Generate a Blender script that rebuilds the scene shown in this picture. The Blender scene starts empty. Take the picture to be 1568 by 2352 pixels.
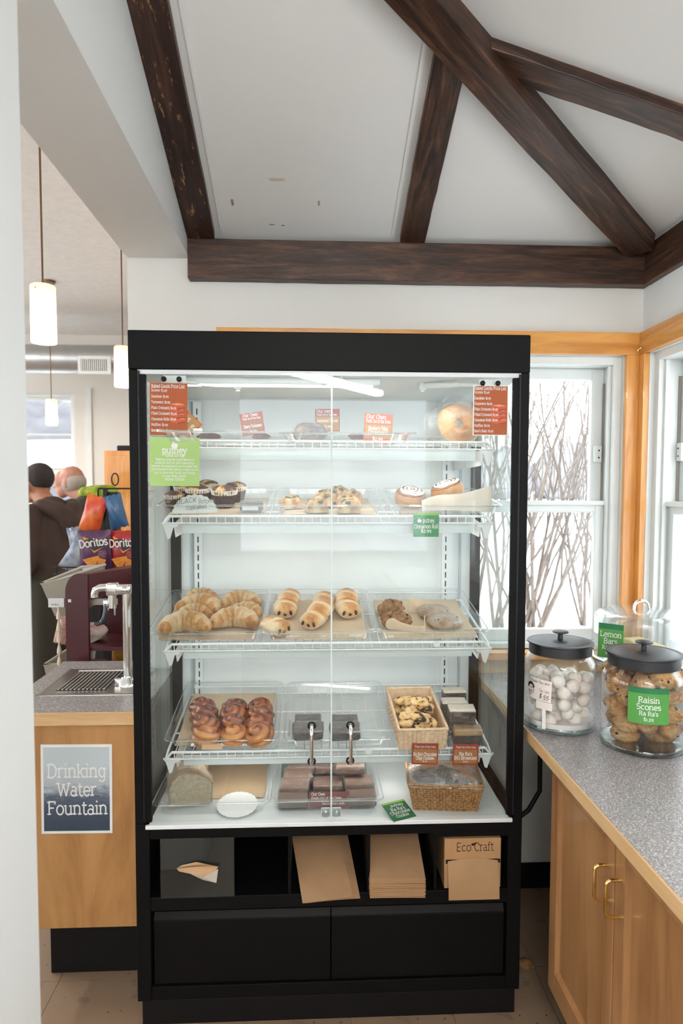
import bpy, math, random
import numpy as np
from mathutils import Matrix, Vector
PI = math.pi
random.seed(7); np.random.seed(7)
SC = bpy.context.scene
COL = SC.collection

# ------------------------------------------------------------------ camera
CAMP = (-0.0575, -1.8653, 1.5592)            # eye position, metres (case front plane is Y = 0, floor Z = 0)
YAW, PITCH, ROLL = 0.0459, 0.0543, -0.0022
FPX, CX, CY = 1520.0, 784.2, 1206.4          # focal length / principal point for the 1568 x 2352 frame

def cam_axes():
    cy, sy, cp, sp = math.cos(YAW), math.sin(YAW), math.cos(PITCH), math.sin(PITCH)
    f = Vector((sy*cp, cy*cp, -sp)); r = Vector((cy, -sy, 0)); d = f.cross(r)
    c, s = math.cos(ROLL), math.sin(ROLL)
    return c*r + s*d, -s*r + c*d, f
CR, CD, CF = cam_axes()
cam_data = bpy.data.cameras.new('camera'); cam = bpy.data.objects.new('camera', cam_data); COL.objects.link(cam)
up, back = -CD, -CF
cam.matrix_world = Matrix(((CR.x, up.x, back.x, CAMP[0]), (CR.y, up.y, back.y, CAMP[1]), (CR.z, up.z, back.z, CAMP[2]), (0, 0, 0, 1)))
cam_data.sensor_fit = 'AUTO'; cam_data.sensor_width = 36.0
cam_data.lens = FPX/2352*36
cam_data.shift_x = (784-CX)/2352; cam_data.shift_y = (CY-1176)/2352
cam_data.clip_start = 0.05; cam_data.clip_end = 400
cam_data.dof.use_dof = True; cam_data.dof.focus_distance = 2.05; cam_data.dof.aperture_fstop = 4.0
SC.camera = cam

# ------------------------------------------------------------------ world and exposure: an even overcast winter sky
w = bpy.data.worlds.new('overcast'); SC.world = w; w.use_nodes = True
bg = w.node_tree.nodes['Background']; bg.inputs['Color'].default_value = (0.90, 0.965, 1.0, 1); bg.inputs['Strength'].default_value = 1.0
vs = SC.view_settings
vs.view_transform = 'Standard'; vs.look = 'None'; vs.gamma = 1; vs.use_curve_mapping = False
vs.exposure = 2.12
SC.cycles.transparent_max_bounces = 26
SC.cycles.max_bounces = 6; SC.cycles.diffuse_bounces = 4; SC.cycles.glossy_bounces = 3; SC.cycles.transmission_bounces = 4
SC.cycles.use_adaptive_sampling = True; SC.cycles.adaptive_threshold = 0.04; SC.cycles.use_light_tree = False
SC.cycles.sample_clamp_indirect = 6.0
SC.cycles.caustics_reflective = False; SC.cycles.caustics_refractive = False

def area_light(name, loc, rot, sx, sy, energy, color, spread=PI):
    L = bpy.data.lights.new(name, 'AREA'); L.shape = 'RECTANGLE'; L.size = sx; L.size_y = sy; L.energy = energy; L.color = color; L.spread = spread
    o = bpy.data.objects.new(name, L); COL.objects.link(o); o.location = loc; o.rotation_euler = rot
    return o

# ------------------------------------------------------------------ pixel of the photograph -> point in the place, on a known plane
def ray(px, py): return CR*((px-CX)/FPX) + CD*((py-CY)/FPX) + CF
def onY(px, py, y): d = ray(px, py); t = (y-CAMP[1])/d.y; return Vector(CAMP)+d*t
def onX(px, py, x): d = ray(px, py); t = (x-CAMP[0])/d.x; return Vector(CAMP)+d*t
def onZ(px, py, z): d = ray(px, py); t = (z-CAMP[2])/d.z; return Vector(CAMP)+d*t
def on_plane(px, py, q, n): d = ray(px, py); t = (q-Vector(CAMP)).dot(n)/d.dot(n); return Vector(CAMP)+d*t

# ------------------------------------------------------------------ mesh builder
def T(x=0, y=0, z=0): return Matrix.Translation((x, y, z))
def RX(a): return Matrix.Rotation(a, 4, 'X')
def RY(a): return Matrix.Rotation(a, 4, 'Y')
def RZ(a): return Matrix.Rotation(a, 4, 'Z')
def SCL(x, y, z): return Matrix.Diagonal((x, y, z, 1))

class MB:
    def __init__(s): s.v = []; s.f = []; s.a = []
    def add(s, vs, fs, M=None, att=None):
        b = len(s.v)
        if M is not None: vs = [M @ Vector(q) for q in vs]
        s.v += [tuple(q) for q in vs]; s.f += [tuple(b+i for i in f) for f in fs]
        s.a += list(att) if att is not None else [0.0]*len(vs)
        return s
    def box(s, x0, x1, y0, y1, z0, z1, M=None):
        vs = [(x, y, z) for z in (z0, z1) for y in (y0, y1) for x in (x0, x1)]
        return s.add(vs, [(0, 2, 3, 1), (4, 5, 7, 6), (0, 1, 5, 4), (2, 6, 7, 3), (0, 4, 6, 2), (1, 3, 7, 5)], M)
    def rbox(s, x0, x1, y0, y1, z0, z1, r, M=None, n=3):
        # rounded box: superellipsoid-like rounded prism, rounded in all directions
        vs, fs = [], []
        N = 4*(n+1)
        def ring(ins, z):
            o = []
            rr = max(r-ins, 1e-5)
            for k, (cx, cy) in enumerate(((x1-r, y1-r), (x0+r, y1-r), (x0+r, y0+r), (x1-r, y0+r))):
                for i in range(n+1):
                    a = PI/2*(k + i/n); o.append((cx+rr*math.cos(a), cy+rr*math.sin(a), z))
            return o
        rows = []
        rz = min(r, (z1-z0)/2)
        for i in range(n+1):
            a = PI/2*i/n; rows.append(ring(r*(1-math.sin(a)), z0+rz*(1-math.cos(a))))
        for i in range(n+1):
            a = PI/2*(1-i/n); rows.append(ring(r*(1-math.sin(a)), z1-rz*(1-math.cos(a))))
        for q in rows: vs += q
        for j in range(len(rows)-1):
            for i in range(N):
                fs.append((j*N+i, j*N+(i+1) % N, (j+1)*N+(i+1) % N, (j+1)*N+i))
        fs.append(tuple(range(N))[::-1]); fs.append(tuple((len(rows)-1)*N+i for i in range(N)))
        return s.add(vs, fs, M)
    def tube(s, pts, r, n=8, M=None, caps=True, closed=False, flat=1.0):
        pts = [Vector(q) for q in pts]; m = len(pts)
        rs = r if hasattr(r, '__len__') else [r]*m
        vs, fs = [], []
        up = Vector((0, 0, 1))
        prev = None
        for i, q in enumerate(pts):
            if closed: d = pts[(i+1) % m]-pts[i-1]
            else: d = pts[min(i+1, m-1)]-pts[max(i-1, 0)]
            if d.length < 1e-9: d = Vector((0, 0, 1))
            d.normalize()
            if prev is None:
                a = Vector((1, 0, 0)) if abs(d.x) < 0.9 else Vector((0, 1, 0))
                u = (a-d*a.dot(d)).normalized()
            else: u = (prev-d*prev.dot(d)).normalized()
            prev = u; v = d.cross(u)
            for k in range(n):
                a = 2*PI*k/n; vs.append(q+u*(rs[i]*math.cos(a))+v*(rs[i]*flat*math.sin(a)))
        for i in range(m if closed else m-1):
            j = (i+1) % m
            for k in range(n): fs.append((i*n+k, i*n+(k+1) % n, j*n+(k+1) % n, j*n+k))
        if caps and not closed: fs.append(tuple(range(n))[::-1]); fs.append(tuple((m-1)*n+k for k in range(n)))
        return s.add(vs, fs, M)
    def cyl(s, p0, p1, r, n=16, r1=None, M=None): return s.tube([p0, p1], [r, r if r1 is None else r1], n, M)
    def lathe(s, prof, n=24, M=None, wob=None):
        vs, fs = [], []; m = len(prof)
        for j, (r, z) in enumerate(prof):
            for k in range(n):
                a = 2*PI*k/n; rr = max(r, 1e-5)*(wob(a, j) if wob else 1)
                vs.append((rr*math.cos(a), rr*math.sin(a), z))
        for j in range(m-1):
            for k in range(n): fs.append((j*n+k, j*n+(k+1) % n, (j+1)*n+(k+1) % n, (j+1)*n+k))
        if prof[0][0] > 1e-4: fs.append(tuple(range(n))[::-1])
        if prof[-1][0] > 1e-4: fs.append(tuple((m-1)*n+k for k in range(n)))
        return s.add(vs, fs, M)
    def prism(s, poly, t0, t1, M=None):
        # polygon in local x,z extruded along y from t0 to t1
        n = len(poly); vs = [(x, t0, z) for x, z in poly]+[(x, t1, z) for x, z in poly]
        fs = [tuple(range(n)), tuple(range(2*n-1, n-1, -1))]+[(i, n+i, n+(i+1) % n, (i+1) % n) for i in range(n)]
        return s.add(vs, fs, M)
    def grid(s, nu, nv, fn, M=None, wrap=False, att=None):
        vs = []; at = []
        for j in range(nv):
            for i in range(nu):
                q = fn(i/(nu if wrap else nu-1), j/(nv-1)); vs.append(q[:3]); at.append(q[3] if len(q) > 3 else 0.0)
        fs = []
        for j in range(nv-1):
            for i in range(nu if wrap else nu-1):
                k = (i+1) % nu; fs.append((j*nu+i, j*nu+k, (j+1)*nu+k, (j+1)*nu+i))
        return s.add(vs, fs, M, at)
    def sphere(s, c, rx, ry, rz, nu=16, nv=10, fn=None, M=None):
        def g(u, v):
            a = 2*PI*u; b = PI*(min(max(v, 0.004), 0.996)-0.5)
            d = (math.cos(a)*math.cos(b), math.sin(a)*math.cos(b), math.sin(b))
            k, at = fn(d) if fn else (1.0, 0.0)
            return (c[0]+d[0]*rx*k, c[1]+d[1]*ry*k, c[2]+d[2]*rz*k, at)
        s.grid(nu, nv, g, M, wrap=True)
        n = len(s.v)
        s.f.append(tuple(n-nu*nv+i for i in range(nu))[::-1]); s.f.append(tuple(n-nu+i for i in range(nu)))
        return s

def setp(o, label=None, cat=None, group=None, kind=None):
    if label: o['label'] = label
    if cat: o['category'] = cat
    if group: o['group'] = group
    if kind: o['kind'] = kind
    return o

def obj(name, mb, mat, parent=None, M=None, smooth=True, ang=40, bevel=0, seg=2, label=None, cat=None, group=None, kind=None):
    me = bpy.data.meshes.new(name); me.from_pydata(mb.v, [], mb.f); me.update()
    if any(mb.a):
        at = me.attributes.new('bake', 'FLOAT', 'POINT'); at.data.foreach_set('value', np.array(mb.a, np.float32))
    if smooth:
        me.polygons.foreach_set('use_smooth', [True]*len(me.polygons)); me.set_sharp_from_angle(angle=math.radians(ang))
    if mat is not None: me.materials.append(mat)
    o = bpy.data.objects.new(name, me); COL.objects.link(o)
    if M is not None: o.matrix_basis = M
    if parent is not None: o.parent = parent
    if bevel:
        b = o.modifiers.new('bevel', 'BEVEL'); b.width = bevel; b.segments = seg; b.limit_method = 'ANGLE'; b.angle_limit = math.radians(40); b.harden_normals = False
    return setp(o, label, cat, group, kind)

def thing(name, label, cat, M=None, group=None, kind=None):
    o = bpy.data.objects.new(name, None); COL.objects.link(o); o.empty_display_size = 0.05
    if M is not None: o.matrix_basis = M
    return setp(o, label, cat, group, kind)

def dup(o, M=None, label=None, parent=None):
    c = o.copy(); COL.objects.link(c); c.parent = parent
    if M is not None: c.matrix_basis = M
    if label: c['label'] = label
    for ch in [q for q in o.children]: dup(ch, None, None, c)
    return c

# ------------------------------------------------------------------ materials
def nmat(name):
    m = bpy.data.materials.new(name); m.use_nodes = True; nt = m.node_tree
    return m, nt, nt.nodes['Principled BSDF']
def c4(c): return (c[0], c[1], c[2], 1)
def srgb(r, g, b):
    f = lambda u: ((u/255+0.055)/1.055)**2.4 if u/255 > 0.04045 else u/255/12.92
    return (f(r)*.84, f(g)*.84, f(b)*.84)      # print reflects somewhat less than the paper
def ramp(nt, stops):
    r = nt.nodes.new('ShaderNodeValToRGB'); e = r.color_ramp.elements
    while len(e) < len(stops): e.new(0.5)
    for k, (p, c) in enumerate(stops): e[k].position = p; e[k].color = c4(c)
    return r
def noise(nt, scale, detail=4, rough=0.55, stretch=None, dist=0.0):
    tc = nt.nodes.new('ShaderNodeTexCoord'); n = nt.nodes.new('ShaderNodeTexNoise')
    n.inputs['Scale'].default_value = scale; n.inputs['Detail'].default_value = detail; n.inputs['Roughness'].default_value = rough; n.inputs['Distortion'].default_value = dist
    if stretch:
        mp = nt.nodes.new('ShaderNodeMapping'); mp.inputs['Scale'].default_value = stretch
        nt.links.new(tc.outputs['Object'], mp.inputs['Vector']); nt.links.new(mp.outputs['Vector'], n.inputs['Vector'])
    else: nt.links.new(tc.outputs['Object'], n.inputs['Vector'])
    return n
def bump(nt, bs, src, strength, dist):
    b = nt.nodes.new('ShaderNodeBump'); b.inputs['Strength'].default_value = strength; b.inputs['Distance'].default_value = dist
    nt.links.new(src, b.inputs['Height']); nt.links.new(b.outputs['Normal'], bs.inputs['Normal'])
MATS = {}
def plain(name, col, rough=0.5, metal=0.0, var=None, scale=20, bmp=0, bscale=200, spec=0.5, coat=0, alpha=1, emit=None):
    if name in MATS: return MATS[name]
    m, nt, b = nmat(name)
    b.inputs['Roughness'].default_value = rough; b.inputs['Metallic'].default_value = metal; b.inputs['Specular IOR Level'].default_value = spec
    b.inputs['Coat Weight'].default_value = coat; b.inputs['Coat Roughness'].default_value = 0.15
    c2 = var if var else tuple(q*0.93 for q in col)
    n = noise(nt, scale); r = ramp(nt, [(0.35, c2), (0.65, col)])
    nt.links.new(n.outputs['Fac'], r.inputs['Fac']); nt.links.new(r.outputs['Color'], b.inputs['Base Color'])
    if bmp: n2 = noise(nt, bscale, 3); bump(nt, b, n2.outputs['Fac'], bmp, 0.002)
    if alpha < 1: b.inputs['Alpha'].default_value = alpha
    if emit: b.inputs['Emission Color'].default_value = c4(emit[0]); b.inputs['Emission Strength'].default_value = emit[1]
    MATS[name] = m; return m
def wood(name, stops, stretch, scale=3.0, rough=0.45, dist=1.2, grain=0.3, bmp=0.15, coat=0, scuff=None):
    m, nt, b = nmat(name)
    n = noise(nt, scale, 5, 0.6, stretch, dist); g = noise(nt, scale*9, 4, 0.7, stretch)
    mx = nt.nodes.new('ShaderNodeMath'); mx.operation = 'MULTIPLY_ADD'; mx.inputs[1].default_value = grain; 
    nt.links.new(g.outputs['Fac'], mx.inputs[0]); nt.links.new(n.outputs['Fac'], mx.inputs[2])
    sub = nt.nodes.new('ShaderNodeMath'); sub.operation = 'SUBTRACT'; sub.inputs[1].default_value = grain/2
    nt.links.new(mx.outputs[0], sub.inputs[0])
    r = ramp(nt, stops); nt.links.new(sub.outputs[0], r.inputs['Fac'])
    out = r.outputs['Color']
    if scuff:
        s = noise(nt, scuff[1], 6, 0.75, scuff[3] if len(scuff) > 3 else None); sr = nt.nodes.new('ShaderNodeMapRange'); sr.inputs[1].default_value = scuff[2]; sr.inputs[2].default_value = scuff[2]+0.06
        nt.links.new(s.outputs['Fac'], sr.inputs[0])
        mm = nt.nodes.new('ShaderNodeMix'); mm.data_type = 'RGBA'; mm.inputs['B'].default_value = c4(scuff[0])
        nt.links.new(sr.outputs[0], mm.inputs['Factor']); nt.links.new(out, mm.inputs['A']); out = mm.outputs['Result']
    nt.links.new(out, b.inputs['Base Color'])
    b.inputs['Roughness'].default_value = rough; b.inputs['Coat Weight'].default_value = coat
    bump(nt, b, sub.outputs[0], bmp, 0.003)
    return m
def glassy(name, tint=(1, 1, 1), base=0.03, edge=0.7, power=4.0, rough=0.0, bmp=0, bscale=40, gcol=(1, 1, 1), milk=0, milkcol=(.9, .92, .92), stretch=None, crease_glint=0):
    # clear thin sheet: transparent, with reflection growing towards grazing angles
    m = bpy.data.materials.new(name); m.use_nodes = True; nt = m.node_tree; nt.nodes.clear()
    o = nt.nodes.new('ShaderNodeOutputMaterial'); tr = nt.nodes.new('ShaderNodeBsdfTransparent'); gl = nt.nodes.new('ShaderNodeBsdfGlossy'); mx = nt.nodes.new('ShaderNodeMixShader')
    tr.inputs['Color'].default_value = c4(tint); gl.inputs['Color'].default_value = c4(gcol); gl.inputs['Roughness'].default_value = rough
    lw = nt.nodes.new('ShaderNodeLayerWeight'); lw.inputs['Blend'].default_value = 0.5
    pw = nt.nodes.new('ShaderNodeMath'); pw.operation = 'POWER'; pw.inputs[1].default_value = power
    ma = nt.nodes.new('ShaderNodeMath'); ma.operation = 'MULTIPLY_ADD'; ma.inputs[1].default_value = edge; ma.inputs[2].default_value = base; ma.use_clamp = True
    nt.links.new(lw.outputs['Facing'], pw.inputs[0]); nt.links.new(pw.outputs[0], ma.inputs[0]); nt.links.new(ma.outputs[0], mx.inputs['Fac'])
    base_out = tr.outputs[0]
    if milk:
        df = nt.nodes.new('ShaderNodeBsdfDiffuse'); df.inputs['Color'].default_value = c4(milkcol); m2 = nt.nodes.new('ShaderNodeMixShader'); m2.inputs['Fac'].default_value = milk
        nt.links.new(tr.outputs[0], m2.inputs[1]); nt.links.new(df.outputs[0], m2.inputs[2]); base_out = m2.outputs[0]
        if crease_glint:  # whitish streaks at creases paint the film's highlights into its colour
            cn = noise(nt, bscale*.8, 5, .7, stretch, 1.2); cm = nt.nodes.new('ShaderNodeMapRange'); cm.inputs[1].default_value = .50; cm.inputs[2].default_value = .68; cm.inputs[3].default_value = milk; cm.inputs[4].default_value = crease_glint
            nt.links.new(cn.outputs['Fac'], cm.inputs[0]); nt.links.new(cm.outputs[0], m2.inputs['Fac'])
    nt.links.new(base_out, mx.inputs[1]); nt.links.new(gl.outputs[0], mx.inputs[2]); nt.links.new(mx.outputs[0], o.inputs['Surface'])
    if bmp:
        n = noise(nt, bscale, 4, 0.6, stretch, 0.6); bp = nt.nodes.new('ShaderNodeBump'); bp.inputs['Strength'].default_value = bmp; bp.inputs['Distance'].default_value = 0.01
        nt.links.new(n.outputs['Fac'], bp.inputs['Height']); nt.links.new(bp.outputs['Normal'], gl.inputs['Normal']); nt.links.new(bp.outputs['Normal'], lw.inputs['Normal'])
    return m
def baked(name, stops, scale=40, amp=0.5, rough=0.5, coat=0.0, bmp=0.4, bscale=90, detail=6):
    # colour of a crust: how far each spot is baked (stored with the shape) plus fine irregularity
    m, nt, b = nmat(name)
    at = nt.nodes.new('ShaderNodeAttribute'); at.attribute_name = 'bake'
    n = noise(nt, scale, detail, 0.65)
    s = nt.nodes.new('ShaderNodeMath'); s.operation = 'SUBTRACT'; s.inputs[1].default_value = 0.5
    nt.links.new(n.outputs['Fac'], s.inputs[0])
    ma = nt.nodes.new('ShaderNodeMath'); ma.operation = 'MULTIPLY_ADD'; ma.inputs[1].default_value = amp*2
    nt.links.new(s.outputs[0], ma.inputs[0]); nt.links.new(at.outputs['Fac'], ma.inputs[2])
    r = ramp(nt, stops); nt.links.new(ma.outputs[0], r.inputs['Fac']); nt.links.new(r.outputs['Color'], b.inputs['Base Color'])
    b.inputs['Roughness'].default_value = rough; b.inputs['Coat Weight'].default_value = coat; b.inputs['Coat Roughness'].default_value = 0.2
    n2 = noise(nt, bscale, 6, 0.75); bump(nt, b, n2.outputs['Fac'], min(1.0, bmp*1.5), 0.009)
    return m
def speckle(name, base, dots, rough=0.4, scale=900, spec=0.5):
    m, nt, b = nmat(name)
    tc = nt.nodes.new('ShaderNodeTexCoord'); out = None
    n0 = noise(nt, 3, 3); r0 = ramp(nt, [(0.3, tuple(q*0.92 for q in base)), (0.7, base)]); nt.links.new(n0.outputs['Fac'], r0.inputs['Fac']); out = r0.outputs['Color']
    for col, sc, th in dots:
        v = nt.nodes.new('ShaderNodeTexNoise'); v.inputs['Scale'].default_value = sc; v.inputs['Detail'].default_value = 2; v.inputs['Roughness'].default_value = 0.5
        nt.links.new(tc.outputs['Object'], v.inputs['Vector'])
        mr = nt.nodes.new('ShaderNodeMapRange'); mr.inputs[1].default_value = th; mr.inputs[2].default_value = th+0.03
        nt.links.new(v.outputs['Fac'], mr.inputs[0])
        mm = nt.nodes.new('ShaderNodeMix'); mm.data_type = 'RGBA'; mm.inputs['B'].default_value = c4(col)
        nt.links.new(mr.outputs[0], mm.inputs['Factor']); nt.links.new(out, mm.inputs['A']); out = mm.outputs['Result']
    nt.links.new(out, b.inputs['Base Color']); b.inputs['Roughness'].default_value = rough; b.inputs['Specular IOR Level'].default_value = spec
    return m

WALLW = plain('white_wall_paint', (0.80, 0.81, 0.80), 0.6, var=(0.78, 0.79, 0.78), scale=1.5, bmp=0.05, bscale=120)
WALLB = plain('cream_wall_paint', (0.78, 0.76, 0.72), 0.6, var=(0.76, 0.735, 0.69), scale=1.5)
CEILP = plain('ceiling_panel_paint', (0.83, 0.82, 0.80), 0.55, var=(0.815, 0.805, 0.785), scale=1.2)
BEAM = wood('dark_stained_beam', [(0.30, (0.012, 0.0055, 0.004)), (0.46, (0.042, 0.018, 0.011)), (0.58, (0.080, 0.036, 0.020)), (0.72, (0.17, 0.078, 0.040))], (1.0, 11, 11), 2.2, 0.42, 2.2, 0.42, 0.3, scuff=((0.30, 0.15, 0.07), 5, 0.69, (3, 9, 9)))
BEAMOLD = wood('worn_stained_beam', [(0.30, (0.012, 0.006, 0.005)), (0.5, (0.035, 0.014, 0.010)), (0.7, (0.08, 0.033, 0.018))], (1.2, 14, 14), 2.2, 0.42, 1.0, 0.35, 0.3, scuff=((0.40, 0.20, 0.08), 7, 0.575, (1.5, 6, 6)))
PINE = wood('orange_pine_trim', [(0.3, (0.565, 0.215, 0.04)), (0.55, (0.768, 0.35, 0.085)), (0.75, (0.859, 0.429, 0.113))], (1.0, 9, 9), 2.5, 0.35, 0.8, 0.2, 0.05, coat=0.3, scuff=((0.16, 0.05, 0.015), 4, 0.735))
PINEV = wood('orange_pine_post', [(0.3, (0.565, 0.215, 0.04)), (0.55, (0.768, 0.35, 0.085)), (0.75, (0.859, 0.429, 0.113))], (9, 9, 0.8), 2.5, 0.35, 0.8, 0.2, 0.05, coat=0.3)
MAPLE = wood('maple_veneer', [(0.3, (0.36, 0.165, 0.055)), (0.5, (0.46, 0.23, 0.08)), (0.7, (0.52, 0.275, 0.105))], (3.2, 3.2, 0.55), 2.2, 0.38, 2.0, 0.12, 0.03, coat=0.15)
MAPLEH = wood('maple_edging', [(0.3, (0.58, 0.35, 0.16)), (0.5, (0.68, 0.44, 0.22)), (0.7, (0.74, 0.50, 0.27))], (1.2, 1.2, 9), 3, 0.4, 1.0, 0.15, 0.03)
MAPLEC = wood('maple_cabinet', [(0.28, (0.285, 0.125, 0.046)), (0.5, (0.38, 0.185, 0.073)), (0.72, (0.435, 0.23, 0.098))], (7, 7, 0.6), 2.4, 0.36, 1.0, 0.15, 0.03, coat=0.2, scuff=((0.36, 0.15, 0.05), 3.2, 0.735, (10, 10, 1.0)))
LAMIN = speckle('speckled_laminate', (0.27, 0.245, 0.245), [((0.62, 0.60, 0.60), 240, 0.58), ((0.13, 0.115, 0.12), 280, 0.615), ((0.75, 0.74, 0.74), 420, 0.63)], 0.34)
FLOORM = speckle('vinyl_floor', (0.30, 0.20, 0.13), [((0.22, 0.15, 0.10), 14, 0.62), ((0.06, 0.045, 0.035), 60, 0.70)], 0.4)
BLACK = plain('black_laminate', (0.0042, 0.0040, 0.0043), 0.5, var=(0.0034, 0.0032, 0.0035), scale=60, bmp=0.04, bscale=900, spec=0.14)
BLACKM = plain('black_metal', (0.008, 0.0075, 0.008), 0.42, scale=80, spec=0.3)
BLACKR = plain('black_rubber_base', (0.006, 0.0055, 0.0055), 0.55, scale=30, spec=0.2)
WHITEP = plain('white_coated_wire', (0.82, 0.84, 0.84), 0.35, scale=10)
WHITEV = plain('white_vinyl_frame', (0.80, 0.82, 0.81), 0.4, scale=4)
WHITEI = plain('white_case_lining', (0.80, 0.83, 0.84), 0.4, scale=3)
CHROME = plain('chrome', (0.86, 0.86, 0.86), 0.07, 1.0, scale=5)
STEEL = plain('brushed_steel', (0.55, 0.53, 0.50), 0.28, 1.0, scale=40)
BRASS = plain('polished_brass', (0.90, 0.62, 0.22), 0.12, 1.0, scale=5)
GLASS = glassy('clear_glass', (0.97, 0.99, 0.985), 0.03, 0.55, 4.5)
WGLASS = glassy('window_glass', (0.98, 0.99, 0.99), 0.02, 0.4, 5)
JARGL = glassy('jar_glass', (0.985, 0.993, 0.99), 0.035, 0.7, 3.0)
TRAYGL = glassy('clear_tray_plastic', (0.975, 0.985, 0.985), 0.045, 0.5, 2.4, 0.04, milk=0.025)
WRAP = glassy('cling_film', (0.97, 0.97, 0.98), 0.05, 0.45, 2.2, 0.10, bmp=1.0, bscale=46, stretch=(1, 4.5, 2.0), milk=0.012, crease_glint=.25)
BAGPL = glassy('clear_plastic_bag', (0.97, 0.97, 0.97), 0.05, 0.45, 2.0, 0.10, bmp=0.9, bscale=26, milk=0.07)
ACRYL = glassy('smoked_acrylic', (0.55, 0.55, 0.55), 0.05, 0.5, 4, 0.02, milk=0.035, milkcol=(0.5, 0.55, 0.52))
KRAFT = plain('kraft_paper', (0.44, 0.265, 0.14), 0.75, var=(0.40, 0.235, 0.12), scale=14, bmp=0.1, bscale=300)
PARCH = plain('parchment_liner', (0.66, 0.52, 0.36), 0.6, var=(0.60, 0.46, 0.31), scale=5)
PAPERW = plain('white_paper', (0.82, 0.82, 0.80), 0.7, scale=8)
CARDB = plain('white_card', (0.80, 0.80, 0.79), 0.7, scale=10)
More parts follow.
